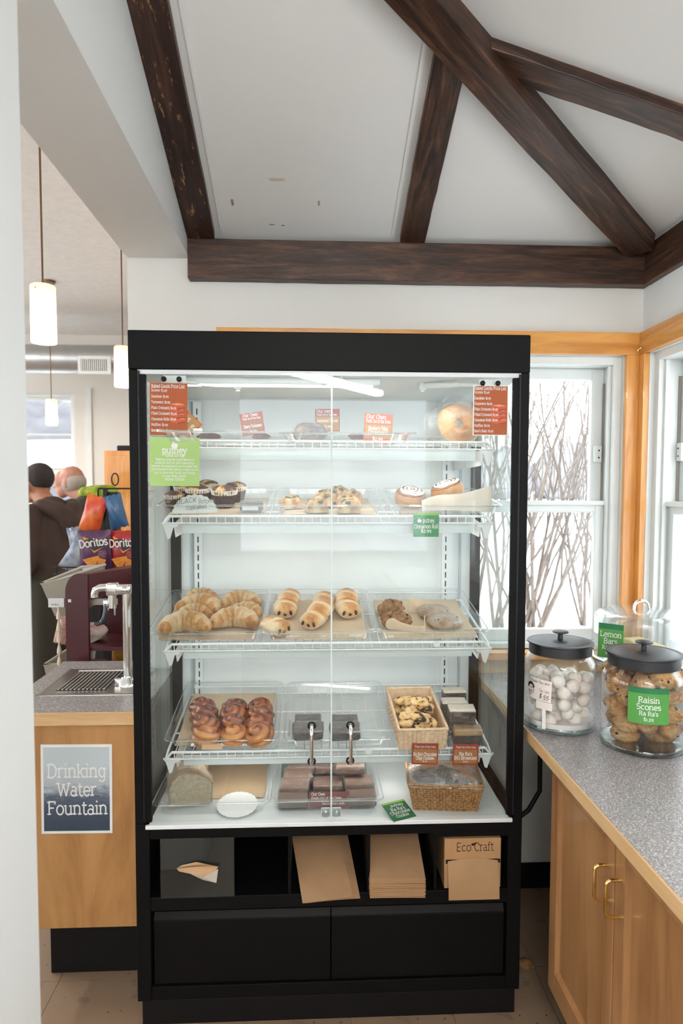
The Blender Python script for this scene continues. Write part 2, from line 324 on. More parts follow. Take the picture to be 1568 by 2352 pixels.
# ------------------------------------------------------------------ lettering: strokes with slab ends, drawn as flat print
def A_(cx, cy, rx, ry, a0, a1, n=9): return [(cx+rx*math.cos(math.radians(a0+(a1-a0)*i/n)), cy+ry*math.sin(math.radians(a0+(a1-a0)*i/n))) for i in range(n+1)]
def E_(cx, cy, rx, ry): return A_(cx, cy, rx, ry, 0, 360, 14)
S = 'b'
GL = {  # width, strokes, slab points (x, y, side)
 'a': (4.7, [[(3.7, 0), (3.7, 3.4)]+A_(2.3, 3.5, 1.4, 1.5, 0, 140), E_(2.1, 1.45, 1.6, 1.45)], [(3.7, 0, 'r')]),
 'b': (5, [[(1, 0), (1, 7.2)], E_(2.7, 2.5, 1.7, 2.5)], [(1, 7.2, 'l')]),
 'c': (4.6, [A_(2.5, 2.5, 2, 2.5, 50, 310)], []),
 'd': (5.2, [[(4.2, 0), (4.2, 7.2)], E_(2.5, 2.5, 1.7, 2.5)], [(4.2, 7.2, 'l'), (4.2, 0, 'r')]),
 'e': (4.8, [[(0.5, 2.6), (4.4, 2.6)]+A_(2.45, 2.5, 1.95, 2.5, 5, 318, 12)], []),
 'f': (3.4, [[(1.4, 0), (1.4, 5.8)]+A_(2.6, 5.8, 1.2, 1.4, 180, 60), [(0.4, 5), (2.9, 5)]], [(1.4, 0, S)]),
 'g': (5, [E_(2.4, 2.6, 1.7, 2.4), [(4.1, 5), (4.1, -0.6)]+A_(2.4, -0.6, 1.7, 1.5, 0, -150)], [(4.1, 5, 'r')]),
 'h': (5.4, [[(1, 0), (1, 7.2)], [(1, 3.2)]+A_(2.6, 3.4, 1.6, 1.6, 180, 0)+[(4.2, 0)]], [(1, 7.2, 'l'), (1, 0, S), (4.2, 0, S)]),
 'i': (2.6, [[(1.3, 0), (1.3, 5)], [(1.3, 6.7), (1.3, 7.3)]], [(1.3, 5, 'l'), (1.3, 0, S)]),
 'j': (2.6, [[(1.5, 5), (1.5, -1)]+A_(0.5, -1, 1, 1.2, 0, -120), [(1.5, 6.7), (1.5, 7.3)]], [(1.5, 5, 'l')]),
 'k': (5, [[(1, 0), (1, 7.2)], [(4.1, 5), (1, 2)], [(2.2, 3), (4.3, 0)]], [(1, 7.2, 'l'), (1, 0, S), (4.2, 0, S), (4.1, 5, S)]),
 'l': (2.6, [[(1.3, 0), (1.3, 7.2)]], [(1.3, 7.2, 'l'), (1.3, 0, S)]),
 'm': (8, [[(1, 0), (1, 5)], [(1, 3.2)]+A_(2.5, 3.5, 1.5, 1.5, 180, 0)+[(4, 0)], [(4, 3.2)]+A_(5.5, 3.5, 1.5, 1.5, 180, 0)+[(7, 0)]], [(1, 5, 'l'), (1, 0, S), (4, 0, S), (7, 0, S)]),
 'n': (5.4, [[(1, 0), (1, 5)], [(1, 3.2)]+A_(2.6, 3.4, 1.6, 1.6, 180, 0)+[(4.2, 0)]], [(1, 5, 'l'), (1, 0, S), (4.2, 0, S)]),
 'o': (5, [E_(2.5, 2.5, 2.05, 2.5)], []),
 'p': (5, [[(1, -2.2), (1, 5)], E_(2.7, 2.5, 1.7, 2.5)], [(1, 5, 'l'), (1, -2.2, S)]),
 'q': (5, [[(4.1, -2.2), (4.1, 5)], E_(2.4, 2.5, 1.7, 2.5)], [(4.1, -2.2, S)]),
 'r': (3.8, [[(1, 0), (1, 5)], [(1, 3)]+A_(2.6, 3.5, 1.6, 1.5, 180, 60)], [(1, 5, 'l'), (1, 0, S)]),
 's': (4.2, [A_(2.1, 3.75, 1.5, 1.25, 30, 270, 8)+A_(2.1, 1.25, 1.6, 1.25, 90, -150, 8)], []),
 't': (3.4, [[(1.4, 6.6), (1.4, 1.2)]+A_(2.5, 1.2, 1.1, 1.2, 180, 320), [(0.4, 5), (3, 5)]], []),
 'u': (5.4, [[(1, 5), (1, 1.6)]+A_(2.6, 1.6, 1.6, 1.6, 180, 360)+[(4.2, 5)], [(4.2, 5), (4.2, 0)]], [(1, 5, 'l'), (4.2, 5, 'l'), (4.2, 0, 'r')]),
 'v': (5, [[(0.7, 5), (2.5, 0), (4.3, 5)]], [(0.7, 5, S), (4.3, 5, S)]),
 'w': (7, [[(0.7, 5), (2.2, 0), (3.5, 4.6), (4.8, 0), (6.3, 5)]], [(0.7, 5, S), (6.3, 5, S)]),
 'x': (5, [[(0.7, 5), (4.3, 0)], [(4.3, 5), (0.7, 0)]], [(0.7, 5, S), (4.3, 5, S), (0.7, 0, S), (4.3, 0, S)]),
 'y': (5, [[(0.7, 5), (2.5, 0)], [(4.3, 5), (2, -1.6), (0.8, -2.1)]], [(0.7, 5, S), (4.3, 5, S)]),
 'z': (4.6, [[(0.6, 5), (4, 5), (0.6, 0), (4, 0)]], []),
 'A': (6.6, [[(0.8, 0), (3.3, 7), (5.8, 0)], [(1.8, 2.4), (4.8, 2.4)]], [(0.8, 0, S), (5.8, 0, S)]),
 'B': (5.8, [[(1.2, 0), (1.2, 7)], [(1.2, 7), (3, 7)]+A_(3, 5.3, 1.7, 1.7, 90, -90)+[(1.2, 3.6)], [(3, 3.6)]+A_(3.1, 1.8, 1.9, 1.8, 90, -90)+[(1.2, 0)]], [(1.2, 7, 'l'), (1.2, 0, 'l')]),
 'C': (6, [A_(3.2, 3.5, 2.6, 3.5, 45, 315, 12)], [(5.2, 5.6, S)]),
 'D': (6.4, [[(1.2, 0), (1.2, 7), (2.8, 7)]+A_(2.8, 3.5, 2.9, 3.5, 90, -90, 12)+[(1.2, 0)]], [(1.2, 7, 'l'), (1.2, 0, 'l')]),
 'E': (5.6, [[(4.8, 7), (1.2, 7), (1.2, 0), (4.9, 0)], [(1.2, 3.6), (3.9, 3.6)]], [(1.2, 7, 'l'), (1.2, 0, 'l')]),
 'F': (5.4, [[(4.8, 7), (1.2, 7), (1.2, 0)], [(1.2, 3.6), (3.9, 3.6)], [(4.8, 7), (4.8, 5.8)]], [(1.2, 7, 'l'), (1.2, 0, S)]),
 'G': (6.4, [A_(3.3, 3.5, 2.7, 3.5, 45, 335, 12), [(3.6, 2.9), (5.8, 2.9), (5.8, 0.6)]], []),
 'I': (2.8, [[(1.4, 0), (1.4, 7)]], [(1.4, 0, S), (1.4, 7, S)]),
 'L': (5.2, [[(1.2, 7), (1.2, 0), (4.7, 0), (4.7, 1.4)]], [(1.2, 7, S), (1.2, 0, 'l')]),
 'M': (8, [[(1.2, 0), (1.2, 7), (4, 1.6), (6.8, 7), (6.8, 0)]], [(1.2, 0, S), (6.8, 0, S), (1.2, 7, 'l'), (6.8, 7, 'r')]),
 'O': (6.6, [E_(3.3, 3.5, 2.7, 3.5)], []),
 'P': (5.6, [[(1.2, 0), (1.2, 7), (3, 7)]+A_(3, 5.2, 1.9, 1.8, 90, -90)+[(1.2, 3.4)]], [(1.2, 7, 'l'), (1.2, 0, S)]),
 'R': (6, [[(1.2, 0), (1.2, 7), (3, 7)]+A_(3, 5.2, 1.8, 1.8, 90, -90)+[(1.2, 3.4)], [(2.9, 3.4), (4.9, 0)]], [(1.2, 7, 'l'), (1.2, 0, S), (4.9, 0, 'r')]),
 'S': (5.2, [A_(2.6, 5.25, 1.8, 1.75, 30, 270, 9)+A_(2.6, 1.75, 2, 1.75, 90, -150, 9)], []),
 'T': (5.8, [[(0.6, 5.8), (0.6, 7), (5.2, 7), (5.2, 5.8)], [(2.9, 7), (2.9, 0)]], [(2.9, 0, S)]),
 'W': (8.6, [[(0.8, 7), (2.6, 0), (4.3, 6), (6, 0), (7.8, 7)]], [(0.8, 7, S), (7.8, 7, S), (4.3, 6.6, S)]),
 'K': (6, [[(1.2, 0), (1.2, 7)], [(5, 7), (1.2, 3)], [(2.6, 4.2), (5.2, 0)]], [(1.2, 7, S), (1.2, 0, S), (5.2, 0, S), (5, 7, S)]),
 'H': (6.4, [[(1.2, 0), (1.2, 7)], [(5.2, 0), (5.2, 7)], [(1.2, 3.5), (5.2, 3.5)]], [(1.2, 7, S), (1.2, 0, S), (5.2, 0, S), (5.2, 7, S)]),
 'Y': (6, [[(0.8, 7), (3, 3.4), (5.2, 7)], [(3, 3.4), (3, 0)]], [(3, 0, S)]),
 'N': (6.6, [[(1.2, 0), (1.2, 7), (5.4, 0), (5.4, 7)]], [(1.2, 0, S), (5.4, 7, S)]),
 '8': (4.8, [E_(2.4, 5.2, 1.5, 1.6), E_(2.4, 1.9, 1.8, 1.9)], []), '6': (4.8, [E_(2.4, 1.9, 1.8, 1.9), A_(3.2, 1.9, 2.6, 5, 180, 100)], []), '7': (4.4, [[(.6, 5), (3.8, 5), (1.6, -1.4)]], []),
 '0': (4.8, [E_(2.4, 2.6, 1.9, 2.6)], []), '1': (3, [[(1.5, 0), (1.5, 5.2)]], [(1.5, 0, S), (1.5, 5.2, 'l')]),
 '2': (4.4, [A_(2.1, 3.8, 1.5, 1.4, 160, -20)+[(0.6, 0), (3.9, 0)]], []),
 '3': (4.4, [[(0.7, 5), (3.4, 5), (2, 2.9)]+A_(2, 0.6, 1.7, 2.2, 90, -130)], []),
 '4': (4.8, [[(3.2, -1.6), (3.2, 5), (0.5, 0.6), (4.4, 0.6)]], []),
 '5': (4.4, [[(3.6, 5), (1.1, 5), (0.9, 2.5)]+A_(2, 0.8, 1.8, 2, 110, -130)], []),
 '9': (4.8, [E_(2.4, 3.4, 1.7, 1.8), [(4.1, 3.4), (3.2, -1.4)]], []),
 '$': (4.8, [A_(2.4, 5, 1.6, 1.5, 30, 270, 8)+A_(2.4, 1.9, 1.7, 1.6, 90, -150, 8), [(2.4, 7.4), (2.4, -0.6)]], []),
 '.': (1.8, [[(0.9, 0), (0.9, 0.7)]], []), ',': (1.8, [[(0.9, 0.6), (0.6, -1)]], []), ':': (2, [[(1, 0.2), (1, 0.9)], [(1, 3.6), (1, 4.3)]], []),
 "'": (1.6, [[(0.9, 7.2), (0.7, 5.4)]], []), '!': (2.2, [[(1.1, 2), (1.1, 7)], [(1.1, 0), (1.1, 0.7)]], []), '-': (3.2, [[(0.6, 2.6), (2.6, 2.6)]], []), ' ': (2.6, [], []), '"': (2.6, [[(0.8, 7.2), (0.7, 5.4)], [(1.8, 7.2), (1.7, 5.4)]], []),
}
def text_w(txt, h): return sum(GL[c][0] for c in txt)*h/7
def text_mb(mb, txt, x, z, h, align='c', weight=0.95, slab=True, y=0.0, shear=0, rot=0.0, maxw=None, jitter=0):
    k = h/7; wid = text_w(txt, h); kx = k
    if maxw and wid > maxw: kx = k*maxw/wid; wid = maxw
    x0 = x-(wid/2 if align == 'c' else (0 if align == 'l' else wid))
    ca, sa = math.cos(rot), math.sin(rot)
    lay = [0]
    def put(quad):
        lay[0] += 1; yy = y-3e-6*(lay[0] % 48)
        vs = []
        for gx, gz in quad:
            px, pz = gx-x, gz-z
            vs.append((x+px*ca-pz*sa, yy, z+px*sa+pz*ca))
        mb.add(vs, [(0, 1, 2, 3)])
    cur = 0.0
    for ch in txt:
        wd, strokes, slabs = GL[ch]
        jz = random.uniform(-jitter, jitter) if jitter else 0
        def m(q): return (x0+(cur+q[0]+shear*q[1])*kx, z+(q[1]+jz)*k)
        hw = weight/2
        for st in strokes:
            for (ax, az), (bx, bz) in zip(st[:-1], st[1:]):
                dx, dz = bx-ax, bz-az; L = math.hypot(dx, dz) or 1; dx /= L; dz /= L
                e = hw*0.45
                a = (ax-dx*e, az-dz*e); b = (bx+dx*e, bz+dz*e)
                put([m((a[0]+dz*hw, a[1]-dx*hw)), m((b[0]+dz*hw, b[1]-dx*hw)), m((b[0]-dz*hw, b[1]+dx*hw)), m((a[0]-dz*hw, a[1]+dx*hw))])
        if slab:
            for sx, sz, sd in slabs:
                l = 1.15 if sd in 'bl' else hw; r = 1.15 if sd in 'br' else hw; t = weight*0.42
                zc = sz+(t if sz < 1 else -t)*0.9 if sz <= 5.3 or sz > 5.3 else sz
                put([m((sx-l, zc-t)), m((sx+r, zc-t)), m((sx+r, zc+t)), m((sx-l, zc+t))])
        cur += wd
    return mb
WHITEINK = plain('white_ink', (0.80, 0.80, 0.78), 0.6, scale=10)
BLACKINK = plain('black_ink', (0.012, 0.012, 0.014), 0.6, scale=10)
def sign_base(M): return M
def plane_M(p, rx=0, rz=0, ry=0): return T(*p) @ RZ(rz) @ RX(rx) @ RY(ry)
def print_rect(x0, x1, z0, z1, y): return MB().add([(x0, y, z0), (x1, y, z0), (x1, y, z1), (x0, y, z1)], [(0, 1, 2, 3)])
def sign(name, label, cat, M, w, h, mat, texts, fills=(), group=None, thick=0.0008):
    # a flat card: local x across, z up, printed face towards -y; origin at the middle of the lower edge
    o = obj(name, MB().box(-w/2, w/2, 0, thick, 0, h), mat, M=M, smooth=False, label=label, cat=cat, group=group)
    for nm, (x0, x1, z0, z1), fm in fills: obj(nm, print_rect(x0*w, x1*w, z0*h, z1*h, -0.0003), fm, o, smooth=False)
    bym = {}
    for t in texts:
        txt, x, z, hh = t[:4]; kw = t[4] if len(t) > 4 else {}
        kw = dict(kw); im = kw.pop('mat', WHITEINK)
        text_mb(bym.setdefault(im, MB()), txt, x*w, z*h, hh*h, y=-0.0006, **kw)
    for im, mb in bym.items(): obj('lettering', mb, im, o, smooth=False)
    return o
# ================================================================== the room
YB, XR, XL, XL2 = 0.62, 1.195, -0.5, -0.725       # back wall, right wall, faces of the opening's side wall
SL, SR_, Z0, YP, XP = 0.36, 0.30, 2.452, 0.575, 1.172           # ceiling slope, height of rafters at the wall plates, faces of the plates
def st(name, mb, mat, label=None, smooth=False, bevel=0, parent=None, kind='structure'):
    return obj(name, mb, mat, parent, smooth=smooth, bevel=bevel, label=label, kind=kind)

# floor of vinyl tiles on a slab
floor = st('floor', MB().box(-6.5, 1.3, -8, 7, -0.12, -0.004), plain('tile_joint', (0.16, 0.12, 0.09), 0.7), 'brown speckled vinyl tile floor')
tile_mesh = None
for i in range(-7, 5):
    for j in range(-2, 6):
        x, y = i*0.305+0.06, j*0.305-0.42
        if x+0.305 < -1.9 or x > 1.19: continue
        if tile_mesh is None:
            t = obj('floor_tile', MB().box(0, 0.3035, 0, 0.3035, -0.005, 0), FLOORM, floor, smooth=False); tile_mesh = t.data
        else:
            t = bpy.data.objects.new('floor_tile', tile_mesh); COL.objects.link(t); t.parent = floor
        t.location = (x, y, 0)

# back wall with its window opening
WX0, WX1, WZ0, WZ1 = 0.36, 1.128, 0.945, 2.066
m = MB()
m.box(XL2, WX0, YB, 0.80, 0, 2.62); m.box(WX0, WX1, YB, 0.80, 0, WZ0); m.box(WX0, WX1, YB, 0.80, WZ1, 2.62); m.box(WX1, XR+0.18, YB, 0.80, 0, 2.62)
st('wall_back', m, WALLB, 'cream back wall behind the display case')
# right wall with windows
R_WINS = [(-0.36, 0.560), (-1.55, -0.74), (-2.75, -1.94), (-3.95, -3.14)]  # windows after the first are unseen, added to brighten the room
m = MB(); y_prev = YB
for a, b in R_WINS:
    m.box(XR, XR+0.18, b, y_prev, 0, 2.62); m.box(XR, XR+0.18, a, b, 0, WZ0); m.box(XR, XR+0.18, a, b, WZ1, 2.62); y_prev = a
m.box(XR, XR+0.18, -4.6, y_prev, 0, 2.62)
st('wall_right', m, WALLW, 'white wall above the counter with jars')
# side wall near the viewer, and the lintel over the passage into the shop
st('wall_left', MB().box(XL2, XL, -2.3, -0.805, 0, 3.3), WALLW, 'white end of the side wall at the picture edge')
st('wall_lintel', MB().box(XL2, XL, -0.805, YB, 2.398, 3.3), WALLW, 'white lintel above the passage to the shop')

# the rest of the front room, behind the viewer: parapets below wide windows
m = MB().box(-6.5, XR+.18, -4.8, -4.6, 0, .95).box(-6.5, XR+.18, -4.8, -4.6, 2.45, 3.4)
for x in (-6.5, -4.0, -1.5, XR-.1): m.box(x, x+.28, -4.8, -4.6, .95, 2.45)
st('wall_front', m, WALLW, 'white window wall behind the viewer')
m = MB().box(-6.7, -6.5, -4.8, 6.2, 0, .95).box(-6.7, -6.5, -4.8, 6.2, 2.6, 3.4)
for y in (-4.8, -2.2, .4, 3.0, 5.8): m.box(-6.7, -6.5, y, y+.3, .95, 2.6)
st('wall_side', m, WALLB, 'cream window wall on the far left of the shop')
st('ceiling_front', MB().box(-6.5, XL2, -4.8, -2.3, 3.33, 3.43), CEILP, 'pale ceiling of the front room behind the viewer')
# sloping ceiling: white panels between dark rafters
def zb(y): return Z0+SL*(YP-y)
def zr(x): return Z0+SR_*(XP-x)
HK = SR_/SL
DZ = 0.028
yh = YP-(XP-XL)*HK
ceil = st('ceiling', MB().box(XL-0.02, XR+0.1, yh-0.5, YB+0.1, 3.32, 3.36), CEILP, 'white sloping ceiling panels between dark beams')
def panel(pts, up=0.02):
    n = len(pts); vs = list(pts)+[(x, y, z+up) for x, y, z in pts]
    return MB().add(vs, [tuple(range(n))[::-1], tuple(range(n, 2*n))]+[(i, (i+1) % n, n+(i+1) % n, n+i) for i in range(n)])
JX = 0.31                                   # jack rafter on the back slope
JY = -0.085                                 # jack rafter on the right slope
def hipy(x): return YP-(XP-x)*HK
def hipx(y): return XP-(YP-y)/HK
cp = []
cp.append(panel([(XL, YP+.06, zb(YP+.06)+DZ), (JX, YP+.06, zb(YP+.06)+DZ), (JX, hipy(JX), zb(hipy(JX))+DZ), (XL, yh, zb(yh)+DZ)]))
cp.append(panel([(JX, YP+.06, zb(YP+.06)+DZ), (XP+.06, YP+.06, zb(YP+.06)+DZ), (JX, hipy(JX), zb(hipy(JX))+DZ)]))
cp.append(panel([(XP+.06, YP+.06, zr(XP+.06)+DZ), (XP+.06, JY, zr(XP+.06)+DZ), (hipx(JY), JY, zr(hipx(JY))+DZ)]))
cp.append(panel([(XP+.06, JY, zr(XP+.06)+DZ), (XP+.06, -4.6, zr(XP+.06)+DZ), (XL, -4.6, zr(XL)+DZ), (XL, yh, zr(XL)+DZ), (hipx(JY), JY, zr(hipx(JY))+DZ)]))
for q in cp: obj('ceiling_panel', q, CEILP, ceil, smooth=False)
# thin white bead along the panel edges
def bead(p, q, wd=0.010, up=0.004):
    p, q = Vector(p), Vector(q); d = (q-p).normalized(); n = Vector((0, SL, 1)).normalized() if abs(d.x) < 2 else Vector((0, 0, 1)); s = d.cross(n).normalized()*wd/2
    lo = -n*up
    return MB().add([p-s+lo, p+s+lo, q+s+lo, q-s+lo, p-s, p+s, q+s, q-s], [(0, 1, 2, 3), (0, 4, 5, 1), (1, 5, 6, 2), (2, 6, 7, 3), (3, 7, 4, 0)])
for a, b in (((XL+0.125, YP), (XL+0.125, -0.42)), ((JX-0.072, YP), (JX-0.072, -0.16)), ((JX-0.072, -0.155), (-0.15, -0.60))):
    obj('edge_bead', bead((a[0], a[1], zb(a[1])+DZ), (b[0], b[1], zb(b[1])+DZ)), CEILP, ceil, smooth=False)
# scraps of old tape left on the ceiling
TAPE = plain('yellowed_tape', (0.70, 0.62, 0.42), 0.6); RUST = plain('torn_paint', (0.42, 0.30, 0.22), 0.8)
def on_back_slope(px, py):
    n = Vector((0, SL, 1)).normalized(); return on_plane(px, py, Vector((0, YP, Z0+DZ-0.001)), n), n
for (px, py, w_, h_, mt_) in ((637, 413, .055, .012, TAPE), (534, 466, .010, .030, RUST), (732, 468, .006, .024, RUST), (625, 516, .022, .006, RUST), (650, 518, .014, .006, RUST)):
    c, n = on_back_slope(px, py)
    obj('tape_scrap', MB().add([(-w_/2, -h_/2, 0), (w_/2*.6, -h_/2*1.1, 0), (w_/2, h_/2*.3, 0), (-w_/2*.3, h_/2, 0), (-w_/2*.9, h_/2*.5, 0)], [(0, 1, 2, 3, 4)]), mt_, ceil, M=T(*c) @ RX(-math.atan(SL)), smooth=False)

# dark beams; a beam's mesh is built along local x so that the grain runs along it
def beam(name, p, q, wd, hgt, mat, label, roll_up=Vector((0, 0, 1)), sides=()):
    p, q = Vector(p), Vector(q); d = (q-p); L = d.length; d.normalize(); s = roll_up.cross(d).normalized(); u = d.cross(s)
    M = Matrix(((d.x, s.x, u.x, p.x), (d.y, s.y, u.y, p.y), (d.z, s.z, u.z, p.z), (0, 0, 0, 1)))
    # slightly uneven hewn edges
    n = 16; vs = []; fs = []
    for i in range(n+1):
        x = L*i/n; j = lambda: random.uniform(-.0014, .0014)
        vs += [(x, -wd/2+j(), j()), (x, wd/2+j(), j()), (x, wd/2+j(), hgt), (x, -wd/2+j(), hgt)]
    for i in range(n):
        b = i*4
        for k in range(4): fs.append((b+k, b+4+k, b+4+(k+1) % 4, b+(k+1) % 4))
    fs += [(0, 1, 2, 3), (n*4+3, n*4+2, n*4+1, n*4)]
    return obj(name, MB().add(vs, fs), mat, M=M, smooth=False, bevel=0.003, label=label, kind='structure')
PZ0, PZ1 = 2.316, 2.455
beam('ceiling_beam', (XL, YP+.045, PZ0), (XP+.03, YP+.045, PZ0), 0.09, PZ1-PZ0, BEAM, 'long dark beam lying along the top of the back wall')
beam('ceiling_beam', (XP+.045, YP, PZ0), (XP+.045, -4.6, PZ0), 0.09, PZ1-PZ0, BEAM, 'dark beam lying along the top of the right wall above the window')
nb = Vector((0, SL, 1)).normalized(); nr = Vector((SR_, 0, 1)).normalized()
beam('ceiling_beam', (XL+0.049, YP, Z0), (XL+0.049, -1.1, zb(-1.1)), 0.098, 0.09, BEAMOLD, 'worn dark rafter rising along the left edge of the ceiling', nb)
beam('ceiling_beam', (JX, YP, Z0), (JX, hipy(JX)-0.02, zb(hipy(JX)-0.02)), 0.090, 0.06, BEAM, 'short dark rafter between the back wall beam and the diagonal beam', nb)
beam('ceiling_beam', (XP, JY, Z0), (hipx(JY)-0.02, JY, zr(hipx(JY)-0.02)), 0.095, 0.06, BEAM, 'dark rafter running from the diagonal beam to the right wall', nr)
HDROP = 0.045
hx0 = XP-0.035; hy0 = hipy(hx0)
beam('ceiling_beam', (hx0, hy0, Z0-HDROP+SR_*0.035), (XL, yh, Z0-HDROP+SR_*(XP-XL)), 0.102, 0.13, BEAM, 'diagonal dark hip beam crossing the ceiling to the corner')

# orange pine trim
st('trim_1', MB().box(-0.403, XP+.013, YB-0.024, YB, 2.066, 2.148), PINE, 'orange pine head board on the back wall above the display case', bevel=0.002)
st('trim_2', MB().box(XR-0.024, XR, -4.6, YB-0.024, 2.066, 2.148), wood('orange_pine_trim_side', [(0.3, (0.50, 0.19, 0.035)), (0.55, (0.68, 0.31, 0.075)), (0.75, (0.76, 0.38, 0.10))], (9, 1.0, 9), 2.5, 0.35, 0.8, 0.2, 0.05, coat=0.3), 'orange pine head board on the right wall above the window', bevel=0.002)
st('trim_3', MB().box(WX1, XR-0.020, YB-0.022, YB, 0.90, 2.066), PINEV, 'orange pine upright at the corner beside the back window', bevel=0.002)
st('trim_4', MB().box(XR-0.022, XR, 0.560, YB-0.022, 0.90, 2.066), PINEV, 'orange pine upright at the corner beside the right window', bevel=0.002)
st('trim_5', MB().box(WX0, WX1+.03, YB-0.05, YB+0.02, 0.915, 0.945), PINE, 'orange pine sill under the back window', bevel=0.003)
# screw hook on the right trim
hk = MB().tube([(0, 0, 0), (-.010, 0, 0), (-.016, .004, -.004), (-.016, .010, -.010), (-.010, .012, -.012)], .0022, 8)
obj('cup_hook', hk, BRASS, M=T(XR-0.024, 0.565, 2.085), label='small brass hook screwed into the orange board at the corner', cat='hook')

# ------------------------------------------------------------------ sash windows (local: x along the wall, y outwards, z up)
def window(name, M, W_, H_, label, lock=True, mull=False):
    root = thing(name, label, None, M, kind='structure')
    f = MB(); jt = 0.030
    f.box(0, jt, 0, .14, 0, H_); f.box(W_-jt, W_, 0, .14, 0, H_); f.box(jt, W_-jt, 0, .14, H_-jt, H_); f.box(jt, W_-jt, 0, .14, 0, 0.02)
    # inner stop beads
    f.box(jt, jt+.012, .02, .034, .02, H_-jt); f.box(W_-jt-.012, W_-jt, .02, .034, .02, H_-jt)
    obj('window_frame', f, WHITEV, root, smooth=False, bevel=.002)
    zm = H_*0.485
    def sash(y, z0, z1, sw, tr, brl):
        s = MB(); a, b = jt, W_-jt
        s.box(a, a+sw, y, y+.03, z0, z1); s.box(b-sw, b, y, y+.03, z0, z1); s.box(a+sw, b-sw, y, y+.03, z1-tr, z1); s.box(a+sw, b-sw, y, y+.03, z0, z0+brl)
        so = obj('sash', s, WHITEV, root, smooth=False, bevel=.003)
        obj('pane', MB().box(a+sw, b-sw, y+.012, y+.018, z0+brl, z1-tr), WGLASS, so, smooth=False)
        if mull: obj('glazing_bar', MB().box(W_/2-.012, W_/2+.012, y+.004, y+.026, z0+brl, z1-tr).box(a+sw, b-sw, y+.004, y+.026, (z0+z1)/2-.01, (z0+z1)/2+.01), WHITEV, so, smooth=False)
        return so
    up_ = sash(.085, zm-.02, H_-jt, .048, .042, .035)
    lo_ = sash(.045, 0.02, zm+.025, .042, .042, .045)
    obj('sash_lip', MB().box(jt, W_-jt, .030, .047, zm+.010, zm+.028), WHITEV, root, smooth=False, bevel=.003)
    if lock:
        for x in (W_-jt-.040,):
            lk = obj('sash_stop', MB().box(x, x+.030, .068, .086, H_*.645, H_*.645+.066), WHITEV, root, smooth=False, bevel=.003)
            for dz in (.018, .046): obj('screw_hole', MB().cyl((x+.018, .067, H_*.645+dz), (x+.018, .070, H_*.645+dz), .0035, 10), BLACKM, lk)
    tr_ = MB().box(W_-jt-.006, W_-jt, .074, .086, zm+.03, H_-jt-.06).box(jt, jt+.006, .074, .086, zm+.03, H_-jt-.06)
    obj('sash_track', tr_, plain('window_track', (0.30, 0.27, 0.24), 0.5), root, smooth=False)
    return root
window('window_1', T(WX0, YB+.02, WZ0), WX1-WX0, WZ1-WZ0, 'white sash window behind the jars, bare shrubs outside')
MR = Matrix(((0, 1, 0, XR+.02), (-1, 0, 0, 0), (0, 0, 1, WZ0), (0, 0, 0, 1)))
for k, (a, b) in enumerate(R_WINS):
    # local x runs from b (far) towards the viewer
    root = window('window_%d' % (k+2), T(0, b, 0) @ MR, b-a, WZ1-WZ0, ('white sash window in the right wall beside the corner post', 'unseen white sash window added above the near counter for brightness', 'unseen white sash window added near the viewer for brightness', 'unseen white sash window added behind the viewer for brightness')[k], lock=False)
    if k == 0:
        lk = obj('sash_stop', MB().box(.040, .070, .068, .086, .72, .786), WHITEV, root, smooth=False, bevel=.003)
        for dz in (.018, .046): obj('screw_hole', MB().cyl((.052, .067, .72+dz), (.052, .070, .72+dz), .0035, 10), BLACKM, lk)

# baseboard seen under the counter on the back wall
st('baseboard_back', MB().box(.565, XR, YB-.012, YB, 0, 0.10), BLACKR, 'dark rubber baseboard under the counter beside the case', bevel=.003)
# ================================================================== the pastry display case
HW = 0.56; CD_ = 0.57                         # half width, depth
ZT, ZH, ZF, ZS = 1.994, 1.888, 0.600, 0.0747
case = thing('display_case', 'tall black bakery display case with glass doors and white wire shelves', 'display case', T(0, 0, 0))
# header
obj('header', MB().box(-HW, HW, -.004, CD_, ZH, ZT), BLACK, case, smooth=False, bevel=.003)
obj('inner_ceiling', MB().box(-HW+.02, HW-.02, .004, CD_-.02, ZH-.012, ZH), WHITEI, case, smooth=False)
# lamp under the header, hidden behind its front edge
lens = plain('lamp_lens', (.9, .92, .92), .4, emit=((1.0, .97, .93), 0.8))
lamp = obj('lamp_housing', MB().box(-.48, .14, .045, .085, ZH-.030, ZH-.012), WHITEI, case, smooth=False, bevel=.002)
obj('lamp_tube', MB().box(-.46, .12, .052, .078, ZH-.034, ZH-.030), lens, lamp, smooth=False)
area_light('case_light', (0, .09, ZH-.04), (0, 0, 0), .95, .05, .28, (1.0, .97, .93))
# corner posts
for s in (-1, 1):
    x0, x1 = sorted((s*HW, s*(HW-.024)))
    obj('front_post', MB().box(x0, x1, 0, .045, ZF, ZH), BLACK, case, smooth=False, bevel=.002)
    x0, x1 = sorted((s*HW, s*(HW-.035)))
    obj('rear_post', MB().box(x0, x1, CD_-.05, CD_, ZF, ZH), BLACK, case, smooth=False, bevel=.002)
    x = s*(HW-.010)
    obj('side_pane', MB().box(x-.003, x+.003, .045, CD_-.05, ZF, ZH-.012), GLASS, case, smooth=False)
    obj('side_rail', MB().box(x-.005, x+.005, .045, CD_-.05, ZF, ZF+.012), BLACK, case, smooth=False)
    # piano hinge
    xh = s*(HW-.0275)
    h = MB(); h.cyl((xh, -.001, ZF+.01), (xh, -.001, ZH-.004), .0034, 10)
    hg = obj('piano_hinge', h, BLACKM, case)
    hk = MB()
    for i in range(60):
        z = ZF+.02+i*.0209; hk.tube([(xh, -.001, z), (xh, -.001, z+.0016)], .0040, 8)
    obj('hinge_knuckles', hk, BLACKM, hg)
